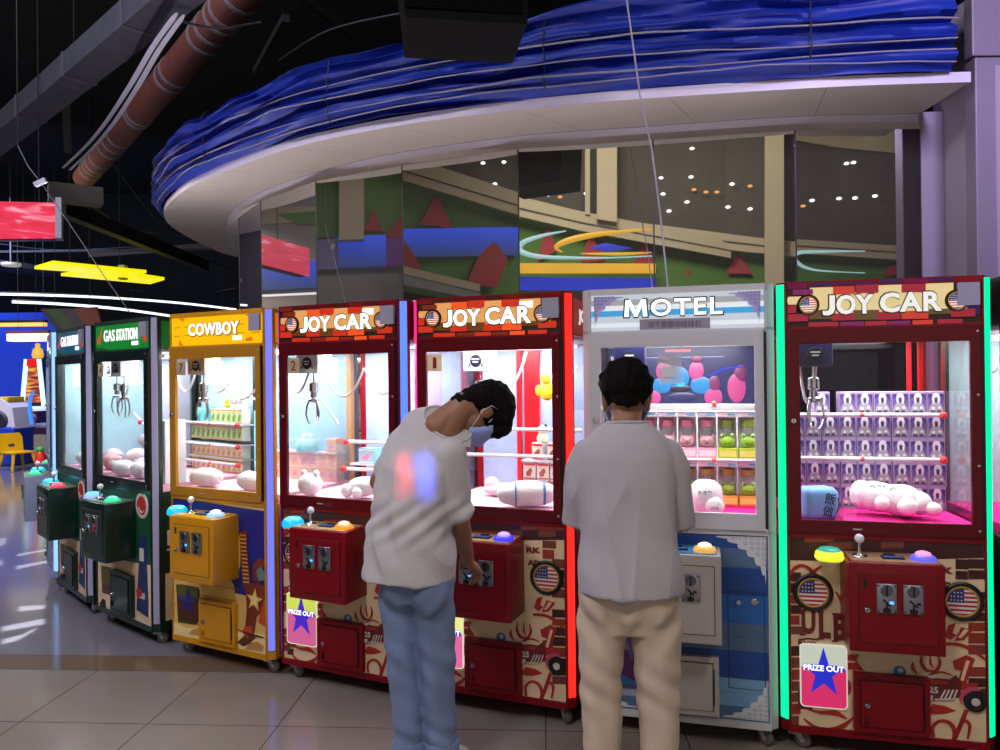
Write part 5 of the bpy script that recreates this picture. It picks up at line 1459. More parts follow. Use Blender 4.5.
# ---- lilac column and panel at the right end of the glass
ge = GP[-1]
colm = pm('lilac_cladding', '#a8a0b4', .4, noise=.05, scale=2)
k = MB(); k.slab([(ge.x + .004, ge.y), (ge.x + .135, ge.y - .01), (ge.x + .135, ge.y + .1), (ge.x + .004, ge.y + .1)], 0, ZS - .001); struct('trim_10', k, pm('lilac_frame', '#7f788c', .4))
k = MB(); k.slab([(ge.x + .138, ge.y - .03), (2.640, 4.21), (2.80, 4.21), (2.80, ge.y + .1), (ge.x + .138, ge.y + .1)], 0, 4.6); struct('wall_side', k, colm)
t = thing('column', 'tall lilac metal clad column at the right end of the canopy', 'column', (2.990, 4.19, 0))
k = MB(); k.box(-.442, .5, -.20, -.105, 0, 3.245, 0, bev=.006); k.build('lower_cladding', pm('lilac_cladding_dark', '#746d80', .4, noise=.05, scale=2), t)
k = MB(); k.box(-.442, .5, -.18, -.105, 3.262, 6.98, 0, bev=.006); k.build('upper_cladding', pm('lilac_cladding_dark', '#746d80', .4, noise=.05, scale=2), t)
k = MB(); k.box(-.43, .49, -.16, -.11, 3.20, 3.30, 0); k.build('rusty_joint', pm('rust', '#4a2c22', .8, noise=.4, scale=20), t)
k = MB(); k.box(-.34, -.31, -.205, -.199, 0, 3.2, 0); k.build('edge_strip', pm('lilac_edge', '#8f889c', .4), t)

# ---- things under the black ceiling at upper left
def beam_m(mb, a, b_, w, h, mi=0):
    a, b_ = Vector(a), Vector(b_); d = (b_ - a); L = d.length; d.normalize()
    s = d.cross(Vector((0, 0, 1))).normalized(); u = s.cross(d)
    old = mb.X; mb.X = Matrix(((d.x, s.x, u.x, a.x), (d.y, s.y, u.y, a.y), (d.z, s.z, u.z, a.z), (0, 0, 0, 1)))
    mb.box(0, L, -w / 2, w / 2, -h / 2, h / 2, mi); mb.X = old
steel = pm('dusty_steel', '#3c3d48', .7, .1, noise=.6, scale=9)
rod_m = pm('black_rod', '#131317', .6)
t = thing('air_duct', 'big grey square duct crossing the upper left corner', 'duct')
A_, B_ = at_z(-66, 190, 4.35), at_z(200, -32, 4.35)
k = MB(); beam_m(k, A_, B_, .27, .20); k.build('duct_body', steel, t)
dv = (B_ - A_)
for f_ in (.18, .36, .55, .72, .88):
    k = MB(); c_ = A_ + dv * f_; e_ = dv.normalized() * .02; beam_m(k, c_ - e_, c_ + e_, .285, .215); k.build('duct_flange', pm('duct_flange_steel', '#4c4c58', .7, .1, noise=.5, scale=20), t)
for f_ in (.30, .66):
    k = MB(); c_ = A_ + dv * f_ + Vector((.13, 0, .08)); k.tube([c_, (c_.x, c_.y, 6.98)], .006, 5); k.build('hanger_rod', rod_m, t)
t = thing('rusty_pipe', 'rusty brown pipe with grey wrapped bands running down from the top edge', 'pipe')
A_, B_ = at_z(262, -30, 4.7), at_z(84, 178, 4.7)
k = MB(); k.tube([A_.lerp(B_, i / 10) for i in range(11)], .155, 20); k.build('pipe_run', pm('rust_brown', '#6a3a30', .7, noise=.4, scale=6), t, smooth=True)
for f_ in (.06, .105, .125, .16, .19, .32, .345, .52, .535, .66, .70, .74, .82, .86, .885, .92):
    k = MB(); c_ = A_.lerp(B_, f_); e_ = (B_ - A_).normalized() * .025; k.tube([c_ - e_, c_ + e_], .163, 20); k.build('pipe_band', pm('grey_tape', '#77727a', .7, noise=.3, scale=12), t, smooth=True)
k = MB(); c_ = A_.lerp(B_, .03); k.tube([c_ + Vector((0, 0, .15)), (c_.x, c_.y, 6.98)], .006, 5); k.build('hanger_rod', rod_m, t)
k = MB()
for off in (0, 1):
    pts = [at_z(px + off * 7, py + off * 2, 4.05 - .02 * off) for px, py in ((177, 13), (152, 48), (131, 84), (106, 122), (86, 146), (63, 168))]
    pts = smooth_path([Vector(p) for p in pts], 5); k.tube(pts, [.008] + [.022 - .011 * abs(i / (len(pts) - 1) - .35) for i in range(1, len(pts))], 6, flat=.3, up=(0, 0, 1))
o_ = k.build('loose_cloth_strip', pm('pale_strip', '#b9b4c6', .6), None, smooth=True); tag(o_, 'long loose white strip sagging between the duct and the rusty pipe', 'strip')
wire_m = pm('grey_wire', '#6f6c78', .6)
t = thing('sagging_cable', 'thin grey cable with a clamp slanting down at the left', 'cable')
P = [at_y(px, py, 4.75) for px, py in ((18, 146), (28, 166), (44, 187), (75, 232), (104, 276), (124, 304), (130, 312.5))]
k = MB(); k.tube(P, .0030, 6); k.build('wire', wire_m, t, smooth=True)
k = MB(); k.tube([P[0], (P[0].x, P[0].y, 6.98)], .004, 5); k.build('hanger_rod', rod_m, t)
k = MB(); beam_m(k, at_y(35, 185, 4.73), at_y(46, 180, 4.73), .025, .03); k.build('cable_clamp', pm('clamp_zinc', '#b4b4be', .4, .6), t)
yw = 3.36
a, b_ = at_y(628, 0, yw), at_y(668, 284, yw)
up_ = a + (a - b_) * ((6.98 - a.z) / (a.z - b_.z))
k = MB(); mid = at_y(652, 150, yw); k.tube([up_, at_y(640, 95, yw), mid, at_y(661, 220, yw), Vector((b_.x, b_.y, 1.955))], .0042, 6)
tag(k.build('hanging_wire', pm('lilac_wire', '#a9a2b4', .5), None, smooth=True), 'thin pale wire hanging in front of the canopy down to the white machine', 'wire')
# hanging loudspeaker at the top edge
t = thing('hanging_speaker', 'black box loudspeaker hanging from above in front of the blue cloth', 'speaker', (-.155, 3.30, 3.335), R(8))
k = MB(); k.prism([(-.30, .30), (.30, .30), (.27, -.26), (-.245, -.26)], -.14, .26); ob = k.build('cabinet', pm('speaker_black', '#0a0b0d', .8, noise=.3, scale=30, spec=.08), t)
k = MB(); k.box(-.25, .25, -.148, -.139, -.22, .26, 0, bev=.004); k.build('grille', pm('grille_black', '#08090b', .9, bump=.6, scale=220, spec=.05), t)
for s in (-1, 1):
    k = MB(); k.tube([(s * .18, .05, .29), (s * .18, .05, 3.70)], .006, 5); k.build('hanger_rod', rod_m, t)
# red led screen
def streak(name, c1, c2, c3, strength):
    m = bpy.data.materials.new(name); m.use_nodes = True
    n = m.node_tree.nodes; l = m.node_tree.links; b = n['Principled BSDF']
    tc = n.new('ShaderNodeTexCoord'); mp = n.new('ShaderNodeMapping'); mp.inputs['Rotation'].default_value = (0, R(28), 0); mp.inputs['Scale'].default_value = (1.4, 1, 7)
    nz = n.new('ShaderNodeTexNoise'); nz.inputs['Scale'].default_value = 2.4; nz.inputs['Detail'].default_value = 6; nz.inputs['Distortion'].default_value = .8
    cr = n.new('ShaderNodeValToRGB'); cr.color_ramp.elements[0].position = .38; cr.color_ramp.elements[0].color = C(c1); cr.color_ramp.elements[1].position = .72; cr.color_ramp.elements[1].color = C(c3)
    e = cr.color_ramp.elements.new(.56); e.color = C(c2)
    l.new(tc.outputs['Object'], mp.inputs['Vector']); l.new(mp.outputs[0], nz.inputs['Vector']); l.new(nz.outputs['Fac'], cr.inputs['Fac'])
    l.new(cr.outputs['Color'], b.inputs['Emission Color']); b.inputs['Emission Strength'].default_value = strength; b.inputs['Base Color'].default_value = (.02, .02, .02, 1)
    return m
t = thing('led_screen', 'hanging screen glowing red and pink at the left edge', 'screen')
a = at_y(57.5, 203, 7.0); c_ = at_y(57.5, 238.5, 7.0); b0 = at_y(-70, 200.5, 6.4); d0 = at_y(-70, 239.5, 6.4)
k = MB(); k.quadprism(d0, c_, a, b0, .02); k.build('display', streak('red_screen', '#dc0832', '#f01a50', '#ffb0c4', 1.0), t)
k = MB(); e_ = Vector((.045, .02, 0)); k.quadprism(c_ + Vector((.0, .0, -.02)), c_ + e_ + Vector((0, 0, -.02)), a + e_ + Vector((0, 0, .02)), a + Vector((0, 0, .02)), .16); k.build('side_frame', pm('screen_frame', '#8a8a96', .5), t)
k = MB(); k.quadprism(d0 + Vector((0, .05, 0)), c_ + Vector((0, .05, 0)), a + Vector((0, .05, 0)), b0 + Vector((0, .05, 0)), -.12); k.build('back_case', black_pl, t)
for f_ in (.35, .8):
    k = MB(); p = b0.lerp(a, f_) + Vector((0, .08, 0)); k.tube([p, (p.x, p.y, 6.98)], .006, 5); k.build('hanger_rod', rod_m, t)
# yellow lightning lamp
t = thing('lightning_lamp', 'yellow lightning shaped lamp panel under the dark ceiling at left', 'lamp')
k = MB(); zz = 3.35
k.polyprism([at_z(px, py, zz) for px, py in ((34.6, 269.2), (53, 263.8), (146.5, 273), (137, 275.8), (164.5, 280), (150, 284.2), (61, 276), (86, 272.9))], (0, 0, 1), .05)
k.build('glow_panel', em('yellow_lamp_panel', '#f6ee06', 1.0), t)
k = MB(); p = at_z(123, 279, zz - .02); k.box(p.x - .06, p.x + .06, p.y - .06, p.y + .06, zz - .03, zz + .22, 0, bev=.01); k.build('sensor_box', pm('grey_sensor', '#8a8670', .5), t)
for px, py in ((70, 269), (120, 276)):
    k = MB(); p = at_z(px, py, zz + .05); k.tube([p, (p.x, p.y, 6.98)], .006, 5); k.build('hanger_rod', rod_m, t)
# long white linear lamps
def linear(label, pxs, z, r, m):
    pts = smooth_path([at_z(px, py, z) for px, py in pxs], 6)
    t = thing('linear_lamp', label, 'lamp', group=None)
    k = MB(); k.tube(pts, r, 8); k.build('light_tube', m, t, smooth=True)
    k = MB(); k.tube([p + Vector((0, 0, r * 1.6)) for p in pts], r * .8, 6); k.build('housing', black_pl, t, smooth=True)
    for f_ in (2, len(pts) - 3):
        k = MB(); p = pts[f_]; k.tube([p + Vector((0, 0, r)), (p.x, p.y, 6.98)], .004, 5); k.build('hanger_rod', rod_m, t)
wl = em('cool_white_tube', '#f2f4ff', 1.8)
linear('long white curved lamp, upper of the pair over the green machines', [(-40, 293.5), (40, 295), (110, 297.8), (180, 303), (236, 309.5)], 3.2, .022, wl)
linear('long white curved lamp, lower of the pair over the green machines', [(12, 301.8), (60, 304), (120, 309), (178, 317)], 3.2, .028, wl)
linear('short white lamp low at the left edge of the picture', [(-30, 315), (15, 316.8), (48, 318.6)], 3.2, .03, em('dim_white_tube', '#c9ccd8', 1.0))
warm = em('warm_light_box', '#fff0c8', 1.6)
t = thing('warm_lamp_box', 'bright warm white lamp box before the blue wall at left', 'lamp')
a, b_ = at_y(10, 341.5, 13.6), at_y(52, 333.5, 13.6); k = MB(); k.box(a.x, b_.x, 13.5, 13.7, a.z, b_.z, 0, bev=.01); k.build('diffuser', warm, t)
k = MB(); k.box(a.x, b_.x, 13.48, 13.72, b_.z, b_.z + .05, 0); k.build('housing', pm('brown_housing', '#5a2c20', .6), t)
for f_ in (a.x + .15, b_.x - .15): k = MB(); k.tube([(f_, 13.6, b_.z + .04), (f_, 13.6, 6.98)], .004, 5); k.build('hanger_rod', rod_m, t)
t = thing('amber_lamp_bar', 'thin amber lamp bar above the warm lamp box at left', 'lamp')
a, b_ = at_y(-30, 327, 15), at_y(46, 322.5, 15); k = MB(); k.box(a.x, b_.x, 14.95, 15.05, a.z, b_.z, 0, bev=.01); k.build('diffuser', em('amber_bar', '#ffc050', 1.1), t)
k = MB(); k.box(a.x, b_.x, 14.94, 15.06, b_.z, b_.z + .05, 0); k.build('housing', black_pl, t)
for f_ in (a.x + .3, b_.x - .2): k = MB(); k.tube([(f_, 15, b_.z + .04), (f_, 15, 6.98)], .004, 5); k.build('hanger_rod', rod_m, t)
t = thing('round_downlight', 'pale round downlight disc at the left edge under the dark ceiling', 'lamp')
p = at_z(11, 266.3, 3.7); k = MB(); k.lathe([(0, 0), (.14, 0), (.16, .02), (.16, .06), (0, .06)], p, 'z', 20); k.build('lens', em('dim_disc', '#b9b4a8', .6), t)
k = MB(); k.tube([p + Vector((0, 0, .05)), (p.x, p.y, 6.98)], .02, 6); k.build('hanger_rod', rod_m, t)
# striped signboard, dark bulkhead beams and conduits
t = thing('striped_signboard', 'dark board with slanting green, purple and red stripes above the green machines', 'sign')
yb = 12.9; k = MB()
for (p0, p1, p2, p3, mi) in (((42, 309), (47, 309), (65, 330), (58, 330), 0), ((47, 309), (60, 309), (78, 330), (65, 330), 1), ((60, 309), (75, 309), (90, 330), (78, 330), 2), ((75, 309), (98, 307), (104, 330), (90, 330), 3)):
    k.quadprism(at_y(*p3, yb), at_y(*p2, yb), at_y(*p1, yb), at_y(*p0, yb), .05, mi)
k.build('stripe_panel', [pm('stripe_navy', '#0e1228', .7), pm('stripe_green', '#12301c', .7), pm('stripe_purple', '#20182f', .7), pm('stripe_red', '#4c1614', .7)], t)
for px in (55, 90): k = MB(); p = at_y(px, 312, yb + .1); k.tube([p, (p.x, p.y, 6.98)], .006, 5); k.build('hanger_rod', rod_m, t)
duct_dim = pm('dim_grey_metal', '#121216', .8, noise=.3, scale=6)
for i, (lab, a, b_, w, h, z) in enumerate((('slanting grey ceiling beam below the rusty pipe', (60, 207), (205, 266), .16, .2, 3.9), ('flat grey trunking box just right of the red screen', (48, 192), (102, 198), .28, .22, 4.0),
        ('thin dark ceiling beam crossing above the yellow lamp', (-20, 252), (232, 249), .04, .04, 4.1), ('brown ceiling beam running level above the yellow lamp', (90, 255), (238, 244), .10, .12, 4.3),
        ('grey flat bulkhead above the round downlight at left', (-30, 262), (80, 276), .9, .10, 3.85), ('dark roof truss bar above the canopy near the top edge', (286, 18), (256, 72), .07, .07, 5.0), ('thin roof truss bar above the canopy, right one', (300, -4), (352, 36), .06, .06, 5.0),
        ('dark beam dropping behind the duct at far left', (66, 100), (68, 150), .1, .1, 5.2))):
    k = MB(); beam_m(k, at_z(*a, z), at_z(*b_, z), w, h); tag(k.build('ceiling_beam', pm('brown_beam', '#2a1e16', .8) if i == 3 else pm('grey_trunking', '#56524e', .7, noise=.3) if i == 1 else duct_dim), lab, 'beam')
cab = pm('dark_cable', '#202026', .7)
random.seed(5)
CABS = [((55, 205), (120, 228), (205, 238)), ((0, 244), (60, 250), (150, 246)), ((90, 205), (150, 240), (236, 270)), ((130, 290), (180, 296), (236, 288)), ((170, 18), (215, 28), (262, 22)), ((280, 60), (330, 30), (408, 12)), ((110, 160), (140, 200), (165, 230)), ((0, 158), (50, 182), (110, 196))]
names_ = ['dark cable beside the slanting beam', 'dark cable running level near the yellow lamp', 'dark cable sagging from the trunking towards the glass', 'pale cable sagging right of the yellow lamp', 'dark cable crossing over the rusty pipe at the top', 'dark cable along the top of the blue cloth', 'dark cable dropping below the rusty pipe', 'dark cable below the square duct']
for c_, lab in zip(CABS, names_):
    pts = smooth_path([at_z(px, py, 4.15) for px, py in c_], 6); k = MB(); k.tube(pts, .009, 6); tag(k.build('ceiling_cable', cab if 'pale' not in lab else wire_m, None, smooth=True), lab, 'cable')
# ================================================================== the arcade beyond the green machines (far left)
k = MB(); yb = 16.5
a = at_y(-60, 320, yb); b_ = at_y(70, 320, yb)
k.box(-13.9, -8.9, yb, yb + .15, 0, 3.1); struct('wall_far', k, pm('vivid_blue_wall', '#2446c8', .55, noise=.12, scale=2))
def arcade(label, px0, px1, py0, pyb, y, kind):
    c_ = at_y((px0 + px1) / 2, pyb, y); w = (px1 - px0) / 750 * y; h = at_y((px0 + px1) / 2, py0, y).z
    t = thing('arcade_game', label, 'arcade game', (c_.x, y, 0))
    if kind == 0:
        k = MB(); k.slab([(-w * .5, 0), (w * .5, 0), (w * .5, .7), (-w * .5, .7)], .0, h * .40); k.build('cabinet', pm('maroon_cabinet', '#4a1a1e', .4), t)
        k = MB(); k.prism([(-w * .5, h * .44), (w * .5, h * .44), (w * .30, h * .86), (-w * .30, h * .86)], .30, .70, 0); k.build('tower', pm('arcade_dark', '#1a1420', .4), t)
        k = MB(); k.prism([(-w * .36, h * .47), (w * .36, h * .47), (w * .22, h * .82), (-w * .22, h * .82)], .285, .30, 0); k.build('screen', streak('arcade_screen', '#401010', '#c84818', '#ffd040', 1.0), t)
        for s in (-1, 1):
            k = MB(); k.tube([(s * w * .48, .27, h * .44), (s * w * .28, .27, h * .86)], .045, 8); k.build('light_edge', em('rainbow_tube', '#c8fff0', 1.3), t, smooth=True)
        k = MB(); k.lathe([(w * .20, h * .87), (w * .24, h * .90), (w * .20, h * .95), (w * .10, h * .97), (.05, h * 1.0), (0, h * 1.01)], (0, .45, 0), 'z', 16); k.build('crown', em('amber_crown', '#e8b840', .9), t, smooth=True)
        k = MB(); k.box(-w * .24, w * .24, .24, .29, h * .80, h * .86, 0); k.build('marquee', em('red_marquee', '#e81818', 1.0), t)
        k = MB(); k.lathe([(w * .52, h * .40), (w * .56, h * .42), (w * .52, h * .44)], (0, .4, 0), 'z', 20); k.build('rim', em('pale_rim', '#d8e8f0', .9), t, smooth=True)
    elif kind == 1:
        k = MB(); k.box(-w * .5, w * .5, 0, .8, 0, h * .42, 0, bev=.03); k.build('cabinet', pm('plum_cabinet', '#2a1030', .4), t)
        k = MB(); k.box(-w * .42, w * .42, -.02, .0, h * .12, h * .34, 0); k.build('coin_panel', pm('grey_coin_panel', '#7a7674', .5), t)
        k = MB(); k.box(-w * .4, w * .45, .35, .75, h * .42, h * .75, 0, bev=.05); k.build('screen', streak('blue_game_screen', '#1030a0', '#3a78e8', '#c0e8ff', 1.0), t)
        k = MB(); k.lathe([(0, -.03), (w * .30, -.02), (w * .33, 0)], (w * .08, .33, h * .88), 'y', 20, 0); k.lathe([(0, -.05), (w * .14, -.03)], (w * .08, .33, h * .88), 'y', 16, 1); k.build('topper', [em('cream_topper', '#f0e4b8', .9), em('orange_dot', '#e86a1c', .9)], t)
        k = MB(); k.tube([(-w * .5, -.02, h * .45), (-w * .62, -.02, h * .60), (-w * .55, -.02, h * .75), (-w * .40, -.02, h * .78)], .03, 8); k.build('neon_tube', em('blue_neon', '#2a7cff', 1.4), t, smooth=True)
        k = MB(); k.tube([(w * .46, -.03, .1), (w * .5, -.03, h * .30), (w * .46, -.03, h * .44)], .03, 8); k.build('neon_tube', em('cyan_neon', '#20b8f0', 1.3), t, smooth=True)
    else:
        k = MB(); k.box(-w * .5, w * .5, 0, .7, 0, h * .55, 0, bev=.05); k.build('base', pm('royal_base', '#1c3aa8', .4), t)
        k = MB(); k.prism([(-w * .5, h * .5), (w * .5, h * .5), (w * .40, h * .82), (0, h * .95), (-w * .5, h * .88)], .05, .65, 0); k.build('hood', pm('pale_hood', '#c9c4d0', .4), t)
        k = MB(); k.lathe([(0, -.03), (.16, -.03), (.20, 0)], (-.05, .04, h * .64), 'y', 18); k.build('wheel', pm('dark_wheel', '#20243a', .5), t)
        k = MB(); k.box(-w * .5, w * .2, .1, .6, h * .90, h * .97, 0, bev=.02); k.build('roof_light', pm('gold_roof', '#c8a020', .5), t)
    return t
arcade('tall arcade game with glowing amber screen before the blue wall', 14, 37, 343, 466, 15.74, 0)
arcade('arcade game with blue neon tubes beside the ice blue light strip', 33, 53, 372, 475, 13.9, 1)
arcade('pale hooded kiddie ride on a blue base at the left edge', -16, 14, 395, 470, 14.0, 2)
# yellow plastic chair
p = at_z(18, 470, 0); t = thing('plastic_chair', 'yellow plastic chair on the shiny floor at far left', 'chair', (p.x, p.y, 0), R(62))
ych = pm('yellow_plastic', '#d8a80c', .4)
k = MB(); k.box(-.20, .20, -.20, .20, .30, .335, 0, bev=.012); k.build('seat', ych, t, smooth=True)
k = MB(); k.X = Matrix.Translation((0, .19, .33)) @ Matrix.Rotation(R(-12), 4, 'X'); k.prism([(-.20, 0), (.20, 0), (.21, .25), (.17, .33), (-.17, .33), (-.21, .25)], -.012, .012); k.build('backrest', ych, t)
k = MB(); k.X = Matrix.Translation((0, .19, .33)) @ Matrix.Rotation(R(-12), 4, 'X'); k.box(-.05, .05, -.016, .016, .08, .13); k.build('back_slot', pm('slot_blue', '#28406a', .5), t)
for sx in (-1, 1):
    for sy in (-1, 1):
        k = MB(); k.tube([(sx * .16, sy * .16, .31), (sx * .22, sy * .22, .0)], [.030, .022], 8); k.build('leg', ych, t, smooth=True)
# teal counter and tubs
a, b_ = at_y(12, 430, 15.2), at_y(54, 430, 15.2); t = thing('teal_counter', 'teal counter with a grey top behind the yellow chair', 'counter')
k = MB(); k.box(a.x, b_.x, 15.2, 15.6, 0, .66, 0, bev=.02); k.build('front', pm('teal_paint', '#1f5a78', .5), t)
k = MB(); k.box(a.x - .05, b_.x + .05, 15.15, 15.66, .66, .72, 0, bev=.01); k.build('counter_top', pm('grey_top', '#8a8a98', .5), t)
p = at_y(26, 430, 15.4); t = thing('plastic_tub', 'lilac round tub heaped with prizes on the teal counter', 'tub', (p.x, 15.42, .72))
k = MB(); k.lathe([(0, 0), (.16, 0), (.20, .12), (.21, .12)], n=20); k.build('tub', pm('lilac_tub', '#8a84b8', .5), t, smooth=True)
k = MB(); k.ball((0, 0, .13), (.18, .18, .09), 16, 8); k.build('prize_heap', pm('heap_mauve', '#a488a8', .8, noise=.5, scale=30), t, smooth=True)
p = at_z(40.5, 474, 0); t = thing('red_toy_racer', 'small red and green upright toy in front of the teal counter', 'toy', (p.x, p.y, 0))
k = MB(); k.box(-.09, .09, -.1, .1, 0, .02, 0); k.ball((0, 0, .22), (.085, .08, .20), 14, 10); k.build('body', pm('toy_red', '#e0302a', .4), t, smooth=True)
k = MB(); k.ball((0, -.01, .42), (.07, .06, .05), 12, 8); k.build('leaf_cap', pm('toy_green', '#48a848', .5), t, smooth=True)
# light patterns thrown on the floor by a gobo lamp up on the left
GL = Vector((-5.2, 2.2, 6.2)); zp = 5.7
holes = [((45, 610), (43, 604), (129, 598), (129, 606)), ((0, 541), (4, 534), (52, 526), (52, 531)), ((0, 560), (3, 556), (54, 540), (55, 543))]
holes = [[(0, 632), (0, 627), (46, 618), (47, 624)], [(16, 612), (17, 606), (47, 604.5), (47, 609)], [(0, 640), (20, 635), (38, 626), (38, 629), (20, 640), (0, 645)], [(15, 570), (14, 566), (51, 559.5), (51, 562)], [(15, 557), (16, 554), (52, 548), (52, 550)], [(-10, 548), (-10, 540), (8, 537), (6, 545)], [(-20, 570), (-20, 563), (4, 560), (4, 565)]]
cu = bpy.data.curves.new('gobo', 'CURVE'); cu.dimensions = '2D'; cu.fill_mode = 'BOTH'; cu.extrude = .002
def addspl(P):
    s = cu.splines.new('POLY'); s.points.add(len(P) - 1)
    for q, p in zip(s.points, P): q.co = (p[0], p[1], 0, 1)
    s.use_cyclic_u = True
ctr = Vector((0, 0, 0)); HH = []
for h in holes:
    Q = []
    for px, py in h:
        f = at_z(px, py, 0.0); tt = (GL.z - zp) / GL.z; q = GL + (f - GL) * tt; Q.append((q.x, q.y))
    HH.append(Q)
xs = [q[0] for Q in HH for q in Q] + [GL.x - .06, GL.x + .06]; ys = [q[1] for Q in HH for q in Q] + [GL.y - .06, GL.y + .06]
addspl([(min(xs) - .12, min(ys) - .12), (max(xs) + .12, min(ys) - .12), (max(xs) + .12, max(ys) + .12), (min(xs) - .12, max(ys) + .12)])
for Q in HH: addspl(Q)
ob = bpy.data.objects.new('gobo', cu); COL.objects.link(ob)
me = bpy.data.meshes.new_from_object(ob.evaluated_get(bpy.context.evaluated_depsgraph_get()))
bpy.data.objects.remove(ob)
t = thing('ceiling_projector', 'black pattern projector under the ceiling throwing white streaks on the floor', 'lamp', (0, 0, 0))
go = bpy.data.objects.new('gobo_plate', me); COL.objects.link(go); me.materials.append(black_pl); go.location = (0, 0, zp); go.parent = t
k = MB(); x0, x1, y0, y1 = min(xs) - .12, max(xs) + .12, min(ys) - .12, max(ys) + .12
for (a0, a1, b0, b1) in ((x0 - .01, x0, y0, y1), (x1, x1 + .01, y0, y1), (x0, x1, y0 - .01, y0), (x0, x1, y1, y1 + .01)): k.box(a0, a1, b0, b1, zp - .02, 6.5)
k.box(x0, x1, y0, y1, 6.5, 6.98); k.build('housing', black_pl, t)
cx, cy_ = (min(xs) + max(xs)) / 2, (min(ys) + max(ys)) / 2
sp_ = spot('projector_light', GL, (cx, cy_, zp), 7500, 75, (.95, .96, 1), .2, .0015)

# ================================================================== the hall behind the photographer, seen in the tinted glass
def pane_of(px):
    for i in range(len(gpx) - 1):
        if gpx[i][0] <= px <= gpx[i + 1][0]: return i
    return 0 if px < gpx[0][0] else len(gpx) - 2
def frame_of(i, D):
    a, b_ = GP[i], GP[i + 1]; t = (b_ - a).normalized(); n = Vector((t.y, -t.x, 0))
    if n.y > 0: n = -n
    m = (a + b_) / 2; m.z = 2.5
    d = m - Vector((0, 0, CAM_H)); d.z = 0; d.normalize(); r = d - 2 * d.dot(n) * n
    return a, n, r, m + r * D
def mirror_pt(i, px, py, fr, lift=0.0):
    a, n, r, q = fr
    d = ray(px, py); t = (a - CAMP).dot(n) / d.dot(n); h = CAMP + d * t
    e = d - 2 * d.dot(n) * n
    q2 = q - r * lift
    s = (q2 - h).dot(r) / e.dot(r)
    return h + e * s
mgreen = pm('hall_green', '#4f7a2a', .7); mred = pm('hall_red', '#a02c30', .7); mbeige = pm('hall_beige', '#b0a284', .7); mdark = pm('hall_dark', '#4a463c', .8)
mgrey = pm('hall_grey', '#8a8684', .7); mlil = pm('hall_lilac', '#7a74a4', .7); mpurp = pm('hall_purple', '#7a3a9a', .7)
def grad_wash(name, top, bot, strength, z0, z1):
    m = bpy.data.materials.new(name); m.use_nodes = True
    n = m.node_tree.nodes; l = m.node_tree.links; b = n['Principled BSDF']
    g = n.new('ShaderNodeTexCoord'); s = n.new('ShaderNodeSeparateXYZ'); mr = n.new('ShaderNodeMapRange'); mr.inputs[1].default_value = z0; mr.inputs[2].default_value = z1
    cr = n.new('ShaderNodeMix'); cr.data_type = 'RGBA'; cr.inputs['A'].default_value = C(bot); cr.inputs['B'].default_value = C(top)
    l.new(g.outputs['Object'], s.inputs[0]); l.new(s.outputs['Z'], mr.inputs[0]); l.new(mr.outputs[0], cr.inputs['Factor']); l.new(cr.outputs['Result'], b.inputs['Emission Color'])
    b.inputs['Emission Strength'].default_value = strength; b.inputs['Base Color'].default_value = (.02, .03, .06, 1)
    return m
yl_ = em('hall_yellow_bar', '#f0d818', 1.3); wh_ = em('hall_white_bar', '#f4f4ff', 1.2); rd_ = em('hall_red_screen', '#f04848', 1.1); am_ = em('hall_amber_bar', '#e8b030', 1.2); bl_ = em('hall_blue_bar', '#2a40d8', .9); icy = em('hall_ice_ring', '#b0dce4', 1.0)
